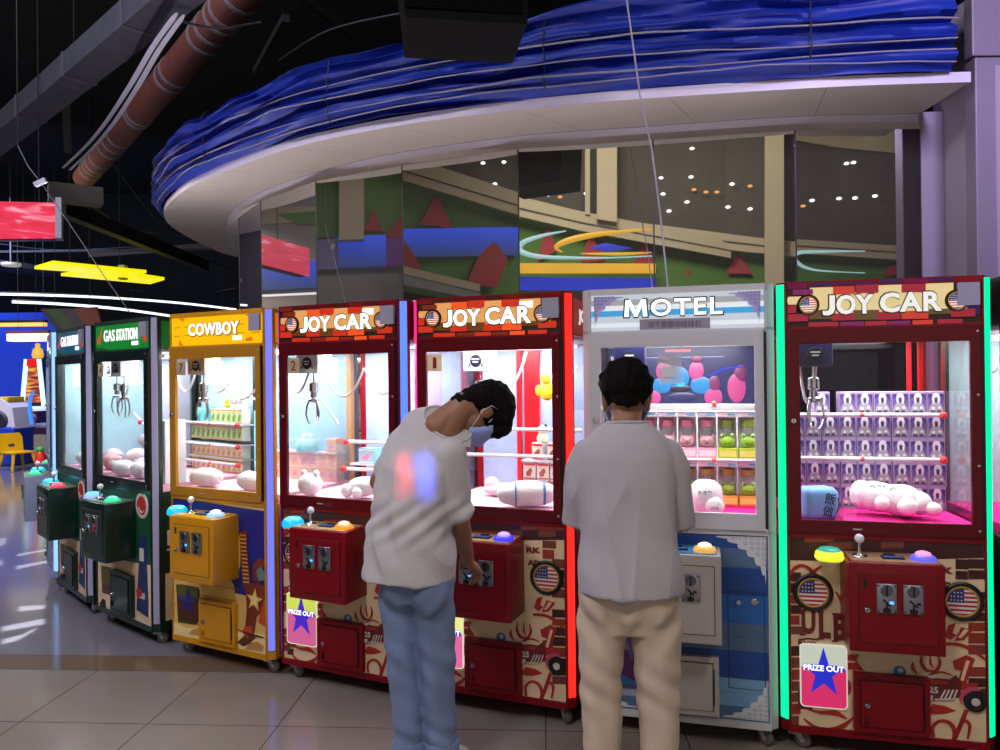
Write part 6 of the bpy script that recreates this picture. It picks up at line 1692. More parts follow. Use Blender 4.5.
HALL = {
 1: (8.4, [('g', [(255, 330), (322, 330), (322, 150), (255, 150)], 0, mgrey), ('p', [(255, 206), (320, 188), (320, 165), (255, 190)], .06, mgreen), ('p', [(276, 214), (320, 206), (320, 231), (300, 224)], .06, mgreen),
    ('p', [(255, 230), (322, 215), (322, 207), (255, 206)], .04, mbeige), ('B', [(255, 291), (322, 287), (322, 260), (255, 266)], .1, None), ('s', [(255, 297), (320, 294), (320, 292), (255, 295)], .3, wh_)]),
 2: (8.6, [('g', [(310, 330), (408, 330), (408, 140), (310, 140)], 0, mgrey), ('p', [(310, 238), (408, 236), (408, 140), (310, 140)], .05, mgreen), ('c', [(339, 240), (364, 239), (364, 140), (339, 140)], .5, mbeige),
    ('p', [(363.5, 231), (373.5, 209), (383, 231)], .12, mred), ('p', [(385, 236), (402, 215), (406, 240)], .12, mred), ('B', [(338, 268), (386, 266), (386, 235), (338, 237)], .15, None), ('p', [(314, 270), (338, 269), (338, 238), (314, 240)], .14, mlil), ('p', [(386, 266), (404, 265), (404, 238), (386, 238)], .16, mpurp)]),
 3: (8.6, [('g', [(396, 300), (524, 300), (524, 120), (396, 120)], 0, mgreen), ('p', [(396, 120), (524, 120), (524, 194.5), (428, 163), (396, 155)], .06, mdark), ('p', [(396, 178), (524, 216.5), (524, 195.5), (428, 163), (396, 153)], .35, mbeige), ('p', [(396, 169), (524, 208), (524, 206.5), (396, 167.5)], .365, mdark),
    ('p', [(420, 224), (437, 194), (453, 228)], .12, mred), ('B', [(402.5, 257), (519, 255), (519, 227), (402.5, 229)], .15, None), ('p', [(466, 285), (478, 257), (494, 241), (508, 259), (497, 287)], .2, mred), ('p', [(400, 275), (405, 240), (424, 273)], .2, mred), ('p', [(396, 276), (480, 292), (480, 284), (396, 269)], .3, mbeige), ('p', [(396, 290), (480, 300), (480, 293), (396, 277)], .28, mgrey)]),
 4: (8.8, [('g', [(512, 300), (660, 300), (660, 120), (512, 120)], 0, mgreen), ('p', [(512, 120), (660, 120), (660, 226), (580, 211), (512, 192)], .06, mdark), ('p', [(512, 212.5), (580, 230.5), (660, 244), (660, 226), (580, 211), (512, 191.5)], .35, mbeige), ('p', [(512, 205), (580, 223), (660, 237), (660, 236), (580, 221.5), (512, 203.5)], .365, mdark),
    ('c', [(597, 219), (617, 222), (617, 120), (597, 120)], .5, mbeige), ('c', [(585, 214), (590, 215), (590, 120), (585, 120)], .4, mbeige), ('p', [(537, 262), (547, 224), (557, 250)], .12, mred), ('p', [(580, 262), (590, 232), (606, 262)], .12, mred), ('p', [(632, 268), (645, 240), (656, 268)], .12, mred),
    ('s', [(518.5, 273), (655, 273), (655, 263.5), (518.5, 263)], .4, am_), ('s', [(518.5, 290), (655, 290), (655, 278), (518.5, 277)], .3, bl_),
    ('r', [(566, 231), (545, 235), (526, 241), (519.5, 247), (524, 253), (545, 257), (600, 258), (652, 256)], 3.0, icy), ('r', [(652, 229), (600, 234), (570, 240), (556, 247), (562, 252)], 3.4, am_), ('r', [(580, 253.5), (620, 254), (652, 252.5)], 1.6, am_), ('s', [(589, 247), (606, 243), (632, 248), (606, 251)], .5, bl_)]),
 5: (9.0, [('g', [(646, 300), (802, 300), (802, 115), (646, 115)], 0, mgreen), ('p', [(646, 115), (802, 115), (802, 242), (765, 238), (646, 223)], .06, mdark), ('p', [(646, 241.5), (768, 254), (802, 256), (802, 242), (765, 238.5), (646, 222)], .35, mbeige), ('p', [(646, 233), (768, 247), (768, 245.6), (646, 231.5)], .365, mdark),
    ('c', [(765, 290), (784, 290), (784, 115), (765, 115)], .6, mbeige), ('p', [(726, 273), (738, 252.5), (752, 274)], .12, mred), ('p', [(665, 268), (692, 270), (679, 292), (672, 292)], .12, mred), ('p', [(655, 268), (665, 268), (659, 250)], .12, mred)]),
 6: (9.0, [('g', [(788, 300), (926, 300), (926, 100), (788, 100)], 0, mgreen), ('p', [(788, 100), (926, 100), (926, 248), (788, 240)], .06, mdark), ('p', [(788, 253), (926, 261), (926, 247), (788, 239)], .35, mbeige), ('p', [(788, 246), (926, 254.6), (926, 253.4), (788, 244.8)], .365, mdark), ('p', [(796, 140), (835, 147), (926, 158), (926, 100), (788, 100)], .12, mbeige),
    ('p', [(880, 276), (893, 262.5), (907, 274)], .12, mred), ('r', [(865, 251), (825, 251.5), (798, 253), (797, 262), (815, 270), (865, 273)], 2.0, icy)]),
}
DOTS = {3: [(436, 164), (462, 161.5), (483, 163), (504, 162), (495, 184)], 4: [(521, 183), (525, 192.5), (538, 184), (548, 195), (572, 183.8), (586, 193.5), (577, 183.5)], 5: [(692, 148.5), (661, 178), (691, 177), (663, 194), (732, 184), (728, 207), (750, 209), (669, 211), (687, 202)], 6: [(871, 131), (918, 141), (846.5, 163.5), (853.5, 162.5), (812, 200.5), (839, 198.5), (855, 198), (875, 196)]}
AMB = {5: [(706, 192), (717, 192), (694, 189.5), (750, 186)], 4: [(560, 197)], 6: [(803, 206)]}
n_w = 0
for i, (D, items) in HALL.items():
    fr = frame_of(i, D); r = fr[2]
    MBs = {}
    p0_, p1_ = gpx[i][0], gpx[i + 1][0]; sl = {3: .30, 4: .20, 5: .11, 6: .07}.get(i, 0)
    for kind, pts, lift, m in items:
        if kind == 'g' or (kind == 'p' and m in (mdark, mbeige, mgreen, mgrey)):
            pts = [(x - 70, y - sl * 70) if x < p0_ - 1 else (x + 70, y + sl * 70) if x > p1_ + 1 else (x, y) for x, y in pts]
        if kind == 'r':
            k = MB(); P = smooth_path([mirror_pt(i, px, py, fr, .9) for px, py in pts], 5)
            k.tube(P, [lift * .016 * max(.25, math.sin(math.pi * min(1, .05 + j / len(P)))) for j in range(len(P))], 8)
            tag(k.build('ring_lamp', m, None, smooth=True), 'curved %s ring lamp hanging in the hall, mirrored in glass pane %s' % ('ice white' if m is icy else 'amber', ORD[i]), 'lamp', 'ring lamps mirrored in the glass')
            continue
        P = [mirror_pt(i, px, py, fr, lift) for px, py in pts]
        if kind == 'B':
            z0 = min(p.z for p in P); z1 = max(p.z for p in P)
            m = grad_wash('hall_blue_wash_%s' % ORD[i], '#2450f0', '#20386a', 1.0, z0, z1)  # blue LED wash on the hall wall, put into a glowing colour gradient
        th = {'g': .15, 'p': .03, 's': .06, 'c': .25, 'B': .05}[kind]
        key = (kind, m.name)
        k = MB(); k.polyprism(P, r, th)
        if kind == 'g': n_w += 1; struct('wall_hall_%s' % ORD[i], k, m)
        elif kind in 'pc': struct('trim_hall', k, m)
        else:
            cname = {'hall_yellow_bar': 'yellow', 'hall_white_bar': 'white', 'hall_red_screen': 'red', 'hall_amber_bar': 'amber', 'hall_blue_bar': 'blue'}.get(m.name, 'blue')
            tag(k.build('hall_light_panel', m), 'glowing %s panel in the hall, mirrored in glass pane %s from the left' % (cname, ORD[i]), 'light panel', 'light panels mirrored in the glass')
    for D_, lst, m, nm in ((0, DOTS.get(i, []), em('hall_spot_white', '#ffffff', 4.0), 'white'), (0, AMB.get(i, []), em('hall_spot_amber', '#ffb050', 1.6), 'amber')):
        for px, py in lst:
            p = mirror_pt(i, px, py, fr, .25)
            k = MB(); k.ball(tuple(p), (.042, .042, .022), 10, 6); tag(k.build('hall_spotlight', m, None, smooth=True), 'small %s spotlight of the hall mirrored high in the tinted glass' % nm, 'lamp', '%s hall spotlights' % nm)

# ================================================================== light
SC.world = bpy.data.worlds.new('world'); SC.world.use_nodes = True
SC.world.node_tree.nodes['Background'].inputs[0].default_value = (.10, .10, .16, 1); SC.world.node_tree.nodes['Background'].inputs[1].default_value = .15
# lamps of the arcade ceiling behind and above the photographer
lampm = em('ceiling_panel_white', '#fff6ee', 6.0)
for lab, x, y in (('square white ceiling lamp behind the photographer, left one', -2.6, -1.6), ('square white ceiling lamp behind the photographer, right one', 1.8, -1.6), ('square white ceiling lamp over the aisle at left', -5.2, 3.4)):
    t = thing('ceiling_lamp', lab, 'lamp', (x, y, 6.6))
    k = MB(); k.box(-.5, .5, -.5, .5, 0, .02); k.build('diffuser', lampm, t)
    k = MB(); k.box(-.52, .52, -.52, .52, .02, .09, 0, bev=.01); k.build('housing', white_metal, t)
    for s in (-1, 1): k = MB(); k.tube([(s * .4, 0, .08), (s * .4, 0, .38)], .01, 5); k.build('hanger_rod', rod_m, t)
area('aisle_light_left', (-2.6, -1.6, 6.55), (-1.4, 4.0, 0.6), 1.0, 270, (1, .95, .92))
area('aisle_light_right', (1.8, -1.6, 6.55), (.8, 3.6, 0.8), 1.0, 110, (1, .95, .92))
area('aisle_light_far', (-5.2, 3.4, 6.55), (-5.2, 7, 0), 1.0, 150, (.95, .93, 1))
area('violet_wash', (2.2, 1.2, 4.2), (2.7, 4.2, 2.7), .8, 30, (.72, .58, 1), spread=90)
area('violet_wash_left', (-4.2, 2.2, 4.9), (-2.6, 6.4, 3.1), .8, 90, (.75, .68, 1))
area('hall_wash', (-.5, .3, 6.6), (0, -5, 4.5), 2.5, 500, (1, .95, .85))
area('far_blue_wash', (-9.6, 13.0, 4.4), (-10.8, 16.5, 1.2), 1.5, 300, (.45, .55, 1))
area('far_warm_wash', (-8.0, 9.4, 4.6), (-8.0, 10.6, 0), 1.5, 330, (1, .86, .68))

# added fill panel, unseen behind the photographer, brightening soffit, backs and machine fronts
t = thing('front_fill_panel', 'long added fill panel across the aisle behind the photographer', 'light panel', (0, -3.4, 0))
k = MB(); k.box(-3.4, 3.4, -.02, .0, .5, 2.5); k.box(-3.4, 3.4, .0, .002, .5, 2.5); k.build('glow_panel', em('panel_glow', '#fff2ea', .55), t)
k = MB(); k.box(-3.5, 3.5, -.25, -.03, 0, 2.6); k.build('frame', lil, t)

# added fill tubes hidden on the machine roofs to brighten the canopy soffit
for nm_, key in (('z', 'gas1'), ('a', 'gas2'), ('b', 'cow'), ('c', 'joy2'), ('d', 'joy1'), ('e', 'mot'), ('f', 'joy8')):
    rt = MA[key]
    k = MB(); k.box(-.28, .28, .40, .46, ZT + .0005, ZT + .03, 0); k.box(-.27, .27, .41, .45, ZT + .0295, ZT + .04, 1); k.build('soffit_fill', [white_metal, em('soffit_fill_glow', '#f4e8ec', 1.2)], rt)
    area('roof_light', (0, .43, ZT + .06), (0, .43, 4), .54, {'z': 14.0, 'a': 7.0}.get(nm_, 4.0), (1, .92, .95), .05, parent=rt)
# ================================================================== the two people
class Blob(MB):
    def chain(s, pts, rs, n=18):
        pts = [Vector(p) for p in pts]
        for i in range(len(pts) - 1):
            s.tube([pts[i], pts[i].lerp(pts[i + 1], .5), pts[i + 1]], [rs[i], (rs[i] + rs[i + 1]) / 2, rs[i + 1]], n)
        for p, r in zip(pts, rs): s.ball(p, r, n, 12)
        return s
    def loft(s, rings, n=36, pw=2.3):
        """rings: (centre, half-width vector, half-depth vector) - superelliptic sections"""
        vs = []; fs = []
        for c, w, d in rings:
            c, w, d = Vector(c), Vector(w), Vector(d)
            for k in range(n):
                a = 2 * math.pi * k / n; ca, sa = math.cos(a), math.sin(a)
                vs.append(c + w * math.copysign(abs(ca) ** (2 / pw), ca) + d * math.copysign(abs(sa) ** (2 / pw), sa))
        for i in range(len(rings) - 1):
            for k in range(n): fs.append((i * n + k, i * n + (k + 1) % n, (i + 1) * n + (k + 1) % n, (i + 1) * n + k))
        fs.append(tuple(range(n))); fs.append(tuple((len(rings) - 1) * n + k for k in range(n)))
        return s.add(vs, fs)
    def melt(s, name, mat, parent, voxel=.006, smooth=6, fold=None, factor=.5):
        o = MB.build(s, name, mat, None)
        r = o.modifiers.new('r', 'REMESH'); r.mode = 'VOXEL'; r.voxel_size = voxel; r.use_smooth_shade = True
        if smooth:
            m = o.modifiers.new('s', 'SMOOTH'); m.iterations = smooth; m.factor = factor
        me = bpy.data.meshes.new_from_object(o.evaluated_get(bpy.context.evaluated_depsgraph_get()))
        bpy.data.objects.remove(o)
        if fold:
            nn = [v.normal.copy() for v in me.vertices]
            for v, q in zip(me.vertices, nn): v.co += q * fold(v.co, q)
        for p in me.polygons: p.use_smooth = True
        me.name = name
        if not me.materials: me.materials.append(mat)
        o = bpy.data.objects.new(name, me); COL.objects.link(o); o.parent = parent
        return o
def frame(origin, fwd, up):
    f = Vector(fwd).normalized(); u = Vector(up); u = (u - f * u.dot(f)).normalized(); r = f.cross(u)
    return Matrix(((r.x, f.x, u.x, origin[0]), (r.y, f.y, u.y, origin[1]), (r.z, f.z, u.z, origin[2]), (0, 0, 0, 1)))
def add_hand(b, wrist, fwd, back, side, curl, spread=.08, thumb_curl=.5):
    """wrist point, finger direction, direction the back of the hand faces, side +1: thumb towards local -x (a right hand, palm down)"""
    H = frame(wrist, fwd, back); old = b.X; b.X = H
    b.loft([((0, -.005, 0), (.026, 0, 0), (0, 0, .019)), ((0, .03, .001), (.034, 0, 0), (0, 0, .017)), ((0, .065, .002), (.041, 0, 0), (0, 0, .0155)), ((0, .088, 0), (.039, 0, 0), (0, 0, .012))], 20)
    L = (.070, .078, .072, .056); xs = (-.031, -.0105, .010, .030)
    for i in range(4):
        x = side * xs[i]; p = Vector((x, .082 - abs(i - 1.2) * .004, .0)); a = 0.10; pts = [p]; seg = (L[i] * .46, L[i] * .31, L[i] * .25)
        for j in range(3):
            a += curl[i] * (.75, .95, .6)[j]
            dx = side * (i - 1.5) * spread * .5
            p = p + Vector((dx * seg[j], math.cos(a) * seg[j], -math.sin(a) * seg[j])); pts.append(p)
        b.chain(pts, [.0098, .0092, .0084, .0074], 10)
    tx = -side
    t0 = Vector((tx * .026, .022, -.006)); t1 = t0 + Vector((tx * .030, .026, -.012)); t2 = t1 + Vector((tx * .012, .030, -.012 - .012 * thumb_curl)); t3 = t2 + Vector((-tx * .004 * thumb_curl, .022, -.014 * thumb_curl))
    b.chain([t0, t1, t2, t3], [.0145, .0125, .0105, .0088], 10)
    b.X = old
def add_head(b, O, fwd, up):
    H = frame(O, fwd, up); old = b.X; b.X = H
    b.ball((0, -.012, .030), (.074, .094, .092), 26, 18)
    b.ball((0, .022, -.030), (.060, .066, .075), 24, 16)
    b.ball((0, .048, -.078), (.036, .036, .030), 18, 12)
    b.ball((0, .066, .020), (.058, .022, .022), 18, 10)                  # brow
    b.chain([(0, .084, .010), (0, .098, -.014), (0, .104, -.028)], [.009, .011, .013], 10)
    b.ball((-.012, .094, -.030), (.009, .011, .008), 10, 7); b.ball((.012, .094, -.030), (.009, .011, .008), 10, 7)
    b.ball((0, .082, -.056), (.024, .014, .006), 14, 8); b.ball((0, .081, -.065), (.021, .013, .007), 14, 8)     # lips
    for s in (-1, 1):
        b.ball((s * .042, .062, -.026), (.026, .022, .020), 12, 8)
        b.ball((s * .076, -.012, -.008), (.010, .024, .034), 14, 10)
        b.ball((s * .083, -.018, .006), (.008, .018, .020), 12, 8)
        b.ball((s * .078, -.006, -.032), (.008, .012, .012), 10, 7)
    b.X = old
    return H
def face_bits(H, person, hair_m):
    for s, nm in ((-1, 'eye'), (1, 'eye')):
        k = MB(); k.X = H; k.ball((s * .031, .0755, .003), (.0135, .010, .008), 14, 9, 0); k.ball((s * .031, .0835, .003), (.006, .004, .006), 10, 7, 1)
        k.build('eye', [pm('eye_white', '#c9c4be', .3), pm('iris_dark', '#18100c', .2)], person, smooth=True)
        k = MB(); k.X = H; k.tube([(s * .012, .088, .022), (s * .030, .087, .027), (s * .050, .076, .022)], [.004, .005, .003], 7)
        k.build('eyebrow', hair_m, person, smooth=True)
skin = pm('tan_skin', '#8f644b', .5, noise=.06, scale=30)
hairm = pm('black_hair', '#070606', .85, spec=.15)
mask_m = pm('pale_blue_mask', '#98a8e6', .8, bump=.1, scale=80)
mask_w = pm('white_mask_inside', '#d8dce4', .8)
shirt_m = pm('white_cotton', '#bcb7bb', .85, bump=.05, scale=160)
shirt_m2 = pm('grey_white_cotton', '#b0abb4', .85, bump=.05, scale=160)
denim = pm('washed_blue_denim', '#7080a6', .85, noise=.16, scale=18, bump=.12)
chino = pm('beige_chino', '#c9b5a4', .85, noise=.05, scale=10, bump=.06)
shoe_m = pm('white_sneaker', '#c9c6c4', .6); sole_m = pm('rubber_sole', '#e0ddd8', .7)
def add_mask(H, person):
    k = Blob(); k.X = H
    N, Mv = 13, 9; vs = []; fs = []
    for j in range(Mv):
        v = j / (Mv - 1)
        for i in range(N):
            u = i / (N - 1) * 2 - 1
            z = .004 - .094 * v - .006 * math.cos(u * 3.1)
            wx = .081 - .024 * v ** 2
            x = wx * math.sin(u * 1.40); y = .016 + (.094 - .030 * max(0, v - .55) + .027 * math.exp(-((v - .32) / .24) ** 2) * math.exp(-(u / .34) ** 2)) * math.cos(u * 1.40) ** .72 - .002 * math.sin(v * 19)
            vs.append((x, y, z))
    for j in range(Mv - 1):
        for i in range(N - 1): fs.append((j * N + i, j * N + i + 1, (j + 1) * N + i + 1, (j + 1) * N + i))
    k.add(vs, fs)
    o = MB.build(k, 'face_mask', mask_m, person, smooth=True, ang=70)
    sm = o.modifiers.new('thick', 'SOLIDIFY'); sm.thickness = .002
    for s in (-1, 1):
        k = MB(); k.X = H
        k.tube([(s * .073, .030, -.004), (s * .084, .006, .020), (s * .090, -.022, .032), (s * .091, -.038, .010), (s * .086, -.026, -.026), (s * .076, .0, -.046), (s * .058, .040, -.075)], .0018, 6)
        k.build('ear_loop', mask_w, person, smooth=True)
def hairfold(seed):
    r = random.Random(seed); P = [r.uniform(0, 6.28) for _ in range(8)]
    def f(c, n):
        return .0016 * math.sin(c.x * 190 + P[0] + 2 * math.sin(c.z * 30)) + .0014 * math.sin(c.y * 210 + P[1] + 2 * math.sin(c.x * 40 + P[2])) + .0012 * math.sin(c.z * 170 + c.x * 120 + P[3])
    return f
def cuff_shoe(person, c, fwd, name='shoe'):
    H = frame(c, fwd, (0, 0, 1))
    k = Blob(); k.X = H
    k.loft([((0, -.085, .045), (.030, 0, 0), (0, 0, .035)), ((0, -.05, .055), (.038, 0, 0), (0, 0, .050)), ((0, .02, .045), (.043, 0, 0), (0, 0, .038)), ((0, .10, .034), (.046, 0, 0), (0, 0, .026)), ((0, .155, .028), (.036, 0, 0), (0, 0, .018))], 20)
    so = k.melt('shoe', shoe_m, person, .006, 5)
    k = MB(); k.X = H; k.slab([(.034, -.095), (.044, -.02), (.050, .08), (.044, .15), (.02, .178), (-.02, .178), (-.044, .15), (-.050, .08), (-.044, -.02), (-.034, -.095), (0, -.108)], .0, .024); k.build('shoe_sole', sole_m, so)

# ------------------------------------------------------------------ person standing at the white machine, seen from behind
PX, PY = .452, 2.69
p2 = thing('person', 'person in beige trousers and white t-shirt standing with back turned at the white machine', 'person', (PX, PY, 0), R(-9))
bpy.context.view_layer.update()
IM = p2.matrix_world.inverted()
b = Blob()
Hd = add_head(b, (0, .050, 1.478), (0, 1, -.32), (0, .32, 1))
b.chain([(0, .0, 1.34), (0, .006, 1.40), (0, .034, 1.43)], [.062, .057, .055])
b.loft([((0, 0, .80), (.125, 0, 0), (0, .080, 0)), ((0, 0, 1.0), (.120, 0, 0), (0, .080, 0)), ((0, 0, 1.22), (.135, 0, 0), (0, .080, 0)), ((0, 0, 1.31), (.105, 0, 0), (0, .06, 0)), ((0, 0, 1.35), (.05, 0, 0), (0, .05, 0))])
jl = IM @ Vector((.622, 3.130, 1.02)); jr = IM @ Vector((.730, 3.08, .945))
for s, hand in ((-1, jl), (1, jr)):
    sh = Vector((s * .140, .0, 1.285)); el = Vector((s * .178, .070, 1.035))
    wr = hand + Vector((s * .02, -.10, .035))
    b.chain([sh, sh.lerp(el, .5), el, el.lerp(wr, .35), wr], [.042, .042, .039, .036, .026])
    add_hand(b, wr, (hand - wr) + Vector((0, .01, .02)), (0, .35, 1), 1 if s > 0 else -1, (.55, .6, .65, .7) if s < 0 else (.35, .32, .35, .4))
    b.chain([(s * .09, 0, .80), (s * .10, .0, .46), (s * .10, -.01, .10)], [.085, .055, .042])
body = b.melt('body', skin, p2, .0042, 4)
face_bits(Hd, p2, hairm); add_mask(Hd, p2)
k = Blob(); k.X = Hd
k.ball((0, -.020, .052), (.096, .110, .096), 24, 16); k.ball((0, -.050, .036), (.090, .076, .062), 20, 14); k.ball((0, -.078, -.012), (.055, .024, .036), 14, 9)
rr_ = random.Random(4)
for i in range(46):
    a_ = rr_.uniform(0, 6.28); h_ = rr_.uniform(.0, 1); q_ = math.sqrt(max(0, 1 - h_ * h_)); k.ball((.082 * q_ * math.cos(a_), -.022 + (.094 * q_ * math.sin(a_) if math.sin(a_) < .3 else .03), .054 + .084 * h_), (.021, .021, .019), 9, 6)
k.ball((0, .055, .085), (.070, .045, .036), 16, 10)
for s in (-1, 1): k.ball((s * .074, -.030, .048), (.022, .050, .046), 12, 9)
k.melt('hair', hairm, p2, .005, 6, hairfold(3))
# t-shirt
def shirt_fold(P, amp=1.0):
    def f(c, n):
        t = max(0, min(1, (1.29 - c.z) / .45))
        def ridge(ph): return (1 - abs(math.sin(ph))) ** 2
        a_ = .012 * ridge(c.x * 15 + .5 * math.sin(c.z * 6 + P) + P) * t + .007 * ridge(c.x * 27 - c.z * 2.2 + 2 * P) * t * (.4 + .6 * math.sin(c.z * 5 + c.x * 9) ** 2)
        a_ += .006 * ridge((abs(c.x) - .16) * 20 + (c.z - 1.2) * 9) * math.exp(-((c.z - 1.17) / .10) ** 2)
        a_ += .0035 * math.sin(c.z * 26 + c.x * 22 + P) * (.2 + .8 * t)
        return amp * a_ * (abs(n.z) < .8)
    return f
k = Blob()
k.loft([((0, -.008, .805), (.181, 0, 0), (0, .146, 0)), ((0, -.006, .87), (.178, 0, 0), (0, .142, 0)), ((0, .0, 1.0), (.170, 0, 0), (0, .130, 0)), ((0, .002, 1.13), (.170, 0, 0), (0, .125, 0)), ((0, 0, 1.22), (.176, 0, 0), (0, .120, 0)), ((0, -.002, 1.29), (.174, 0, .0), (0, .110, 0)),
        ((0, -.002, 1.335), (.150, 0, 0), (0, .096, 0)), ((0, .0, 1.375), (.112, 0, 0), (0, .082, 0)), ((0, .004, 1.402), (.074, 0, 0), (0, .068, 0))], 40, 2.4)
for s in (-1, 1):
    k.chain([(s * .138, 0, 1.285), (s * .162, .006, 1.235), (s * .174, .016, 1.15), (s * .178, .038, 1.065)], [.060, .060, .056, .057], 20)
    e = Vector((s * .180, .050, 1.030)); k.tube([(s * .178, .038, 1.08), e], [.058, .060], 20)
sh = k.melt('t_shirt', shirt_m2, p2, .0065, 7, shirt_fold(.7, 1.2))
k = MB(); ring_ = [(.071 * math.cos(R(a)), .006 + .064 * math.sin(R(a)), 1.400 + .006 * math.sin(R(a)) * -1) for a in range(0, 360, 15)]
k.tube(ring_, .0055, 8, closed=True); k.build('collar', pm('collar_rib', '#b4aeb8', .85), sh, smooth=True)
# trousers
def pants_fold(P, x0=0.0):
    def f(c, n):
        kn = math.exp(-((c.z - .46) / .11) ** 2); cr = math.exp(-((c.z - .70) / .09) ** 2); hm = math.exp(-((c.z - .18) / .07) ** 2)
        return .0022 * math.sin(c.x * 70 + c.z * 9 + P) + .004 * kn * math.sin(c.z * 60 + c.x * 38 + P) + .0045 * cr * math.sin(c.z * 44 - abs(c.x) * 60 + P) + .004 * hm * math.sin(c.z * 75 + c.x * 30) + .002 * math.sin(c.x * 33 - c.z * 19 + 2 * P)
    return f
k = Blob()
k.loft([((0, .0, .66), (.150, 0, 0), (0, .090, 0)), ((0, .0, .72), (.176, 0, 0), (0, .112, 0)), ((0, .0, .80), (.176, 0, 0), (0, .120, 0)), ((0, .0, .89), (.166, 0, 0), (0, .114, 0))], 36)
k.ball((.078, -.040, .775), (.090, .078, .11), 18, 12); k.ball((-.078, -.040, .775), (.090, .078, .11), 18, 12)
for s in (-1, 1):
    k.chain([(s * .088, 0, .72), (s * .098, .0, .60), (s * .102, .0, .45), (s * .102, -.005, .30), (s * .102, -.008, .115)], [.092, .086, .076, .070, .068], 22)
k.melt('trousers', chino, p2, .0065, 5, pants_fold(1.3))
for s in (-1, 1): cuff_shoe(p2, (s * .105, .02, .0), (s * .12, 1, 0))

# ------------------------------------------------------------------ person leaning over to the coin slot
p1 = thing('person', 'person in blue jeans and white t-shirt leaning down to the coin slot', 'person', (-.32, 2.95, 0))
O1 = Vector((-.32, 2.95, 0))
def L1(p): return Vector(p) - O1
Ls, Rs = L1((-.372, 3.11, 1.338)), L1((-.195, 2.92, 1.270))
b = Blob()
hc = L1((-.074, 3.095, 1.420)); hf, hu = (.10, .10, -.97), (.90, .36, .16)
Hd = add_head(b, hc, hf, hu)
nb = L1((-.218, 3.035, 1.352))
skull_base = Hd @ Vector((0, -.045, -.075))
b.chain([nb - Vector((.02, 0, .03)), nb.lerp(skull_base, .5) + Vector((0, 0, .012)), skull_base, Hd @ Vector((0, -.03, -.02))], [.062, .058, .056, .058])
b.chain([L1((-.252, 3.030, 1.372)), L1((-.222, 3.040, 1.402)), skull_base], [.058, .054, .050])
pel = L1((-.335, 2.955, .86))
b.chain([pel, L1((-.345, 2.97, 1.0)), L1((-.32, 3.0, 1.18)), L1((-.30, 3.01, 1.31))], [.095, .085, .085, .045])
b.chain([Ls.lerp(nb, .25), nb.lerp(Ls, .3) - Vector((0, 0, .03)), nb.lerp(Rs, .4) - Vector((0, 0, .03)), Rs.lerp(nb, .2)], [.030, .034, .034, .030])
co = L1((-.086, 3.262, .722))
el = L1((-.168, 2.985, 1.005)); wr = L1((-.142, 3.165, .790))
b.chain([Rs, Rs.lerp(el, .5), el, el.lerp(wr, .3), wr], [.040, .043, .041, .039, .026])
add_hand(b, wr, co - wr, (-.10, -.65, .75), 1, (.50, .62, .72, .80), thumb_curl=1.0)
el2 = L1((-.515, 3.165, 1.135)); wr2 = L1((-.395, 3.30, .935)); 
b.chain([Ls, Ls.lerp(el2, .5), el2, el2.lerp(wr2, .3), wr2], [.040, .043, .041, .038, .026])
add_hand(b, wr2, (.10, .06, -.045), (-.2, .2, 1), -1, (.25, .28, .3, .33))
for a_, m_, c_ in (((-.405, 2.985, .80), (-.388, 2.965, .46), (-.370, 2.96, .10)), ((-.268, 2.935, .80), (-.262, 2.94, .46), (-.247, 2.95, .10))):
    b.chain([L1(a_), L1(m_), L1(c_)], [.080, .050, .040])
b.melt('body', skin, p1, .0042, 4)
face_bits(Hd, p1, hairm); add_mask(Hd, p1)
k = Blob(); k.X = Hd
k.ball((0, -.022, .046), (.096, .114, .100), 24, 16); k.ball((0, -.062, .000), (.088, .064, .074), 20, 14); k.ball((0, -.072, -.052), (.060, .040, .045), 16, 10); k.ball((0, -.066, -.088), (.050, .034, .040), 14, 9)
k.ball((0, .062, .078), (.074, .046, .040), 16, 10); k.ball((.0, .092, .052), (.064, .022, .036), 14, 9)
for s in (-1, 1):
    k.ball((s * .060, .072, .045), (.022, .030, .042), 12, 9); k.ball((s * .074, -.010, .052), (.022, .060, .036), 12, 9); k.ball((s * .070, -.050, .005), (.020, .030, .040), 12, 9)
for i in range(9):
    u = (i - 4) / 4; k.chain([(u * .060, .092 - abs(u) * .014, .052), (u * .064, .104 - abs(u) * .02, .022 - .006 * (i % 3)), (u * .062, .102 - abs(u) * .02, .004 - .010 * (i % 2))], [.014, .009, .003], 8)
k.melt('hair', hairm, p1, .0045, 2, hairfold(9))
k = Blob()
def V3(*a): return Vector(a)
w0, w1, w2_ = V3(.90, -.40, .0).normalized(), V3(.74, -.62, -.22).normalized(), V3(.62, -.64, -.36).normalized()
d0, d1, d2 = V3(.40, .90, 0).normalized(), V3(.62, .74, .0).normalized(), V3(.60, .66, .3).normalized()
k.loft([(L1((-.366, 2.955, .785)), w0 * .188, d0 * .150), (L1((-.366, 2.957, .86)), w0 * .182, d0 * .146), (L1((-.362, 2.965, .97)), w0 * .172, d0 * .138), (L1((-.348, 2.985, 1.10)), w0.lerp(w1, .5) * .172, d0.lerp(d1, .5) * .138), (L1((-.330, 3.000, 1.21)), w1 * .180, d1 * .132),
        (L1((-.312, 3.012, 1.290)), w2_ * .186, d2 * .124), (L1((-.287, 3.018, 1.328)), w2_ * .168, d2 * .110), (L1((-.248, 3.028, 1.356)), V3(.116, -.076, -.084), d2 * .096), (L1((-.219, 3.037, 1.382)), V3(.084, -.048, -.064), d2 * .080)], 40, 2.3)
se = L1((-.181, 2.958, 1.055))
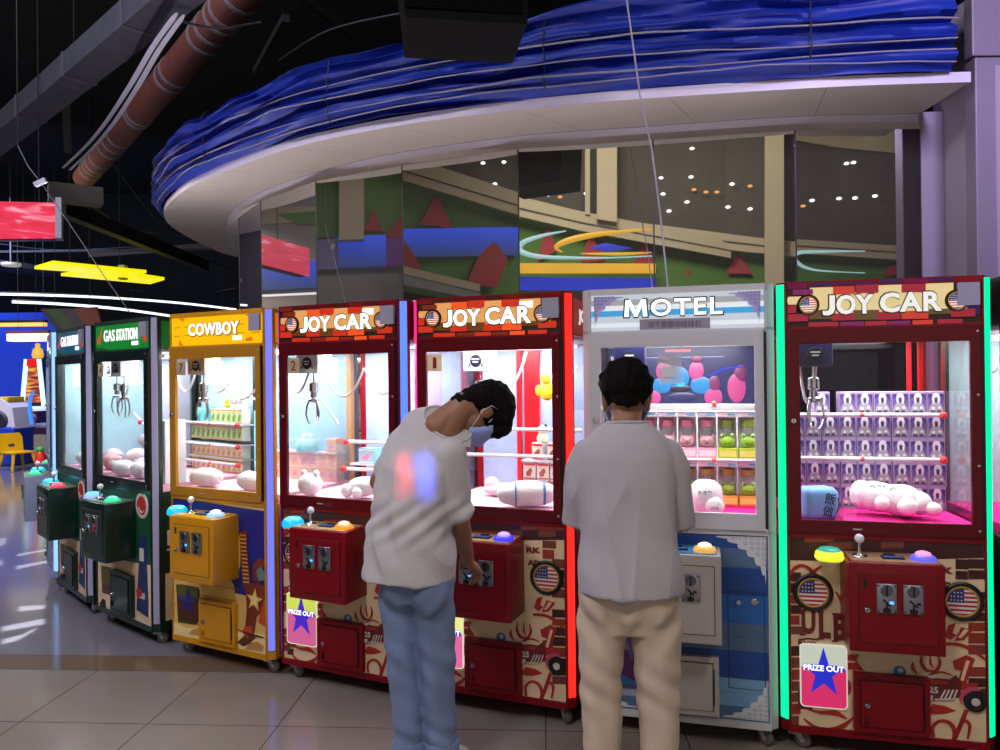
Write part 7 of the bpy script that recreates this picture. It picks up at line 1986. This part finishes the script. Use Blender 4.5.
k.chain([Rs + V3(-.03, .02, .0), Rs, Rs.lerp(se, .55), se], [.060, .067, .068, .068], 20); k.tube([Rs.lerp(se, .8), se + (se - Rs).normalized() * .022], [.069, .070], 20)
se2 = L1((-.470, 3.150, 1.190))
k.chain([Ls + V3(.03, -.02, -.02), Ls, Ls.lerp(se2, .6), se2], [.056, .060, .062, .064], 20)
def lean_fold(c, n):
    t = max(0, min(1, (1.33 - c.z) / .45))
    dgl = c.x * 1.0 - c.y * .5 + c.z * .35
    hem = min(1, max(.25, (c.z - .78) / .12))
    return .010 * hem * ((1 - abs(math.sin(dgl * 27 + .8 * math.sin(c.z * 8)))) ** 2 - .3) * t + .004 * hem * math.sin(dgl * 58 + 1.2 * math.sin(c.z * 8)) * t + .004 * math.sin(c.z * 34 + c.x * 30) * (.4 + .6 * t) + .006 * math.exp(-((c.z - 1.02) / .08) ** 2) * math.sin(c.z * 85 - c.x * 60)
sh = k.melt('t_shirt', shirt_m, p1, .0065, 7, lean_fold)
k = MB(); cc = L1((-.216, 3.038, 1.384)); k.tube([cc + V3(.083, -.047, -.063) * math.cos(R(a)) + d2 * (.079 * math.sin(R(a))) for a in range(0, 360, 15)], .0055, 8, closed=True); k.build('collar', pm('collar_white', '#c4bec6', .85), sh, smooth=True)
k = Blob()
k.loft([(L1((-.338, 2.957, .70)), w0 * .135, d0 * .105), (L1((-.338, 2.955, .78)), w0 * .160, d0 * .125), (L1((-.340, 2.955, .875)), w0 * .150, d0 * .116)], 36)
for q in ((-.400, 2.93, .765), (-.285, 2.885, .755)): k.ball(L1(q), (.080, .078, .11), 18, 12)
for a_ in (((-.402, 2.985, .72), (-.396, 2.978, .58), (-.388, 2.968, .44), (-.378, 2.96, .28), (-.370, 2.955, .150)), ((-.270, 2.935, .72), (-.266, 2.938, .58), (-.258, 2.94, .44), (-.250, 2.945, .28), (-.246, 2.945, .150))):
    k.chain([L1(q) for q in a_], [.088, .078, .069, .063, .062], 22)
jo = k.melt('jeans', denim, p1, .0065, 5, pants_fold(.4))
for q in ((-.370, 2.955), (-.246, 2.945)):
    c_ = L1((q[0], q[1], 0)); k = MB()
    k.lathe([(.060, .085), (.070, .085), (.072, .10), (.071, .145), (.068, .150), (.060, .150)], c_, 'z', 24); k.build('turn_up', denim, jo, smooth=True)
cuff_shoe(p1, L1((-.372, 2.99, 0)), (.1, 1, 0)); cuff_shoe(p1, L1((-.244, 2.98, 0)), (.45, 1, 0))
# coloured stage lamps that throw a red and a blue patch on the leaning person's back
for i in range(6):
    dz = (i - 2.5) * .034
    spot('red_stage_lamp', (.30, .2, 3.1), (-.366, 2.86, 1.225 + dz), 400, 1.45, (1, .05, .12), 1, .02)
    spot('blue_stage_lamp', (.50, .2, 3.1), (-.290, 2.86, 1.205 + dz), 520, 1.75, (.07, .12, 1), 1, .02)
bpy.context.view_layer.update()
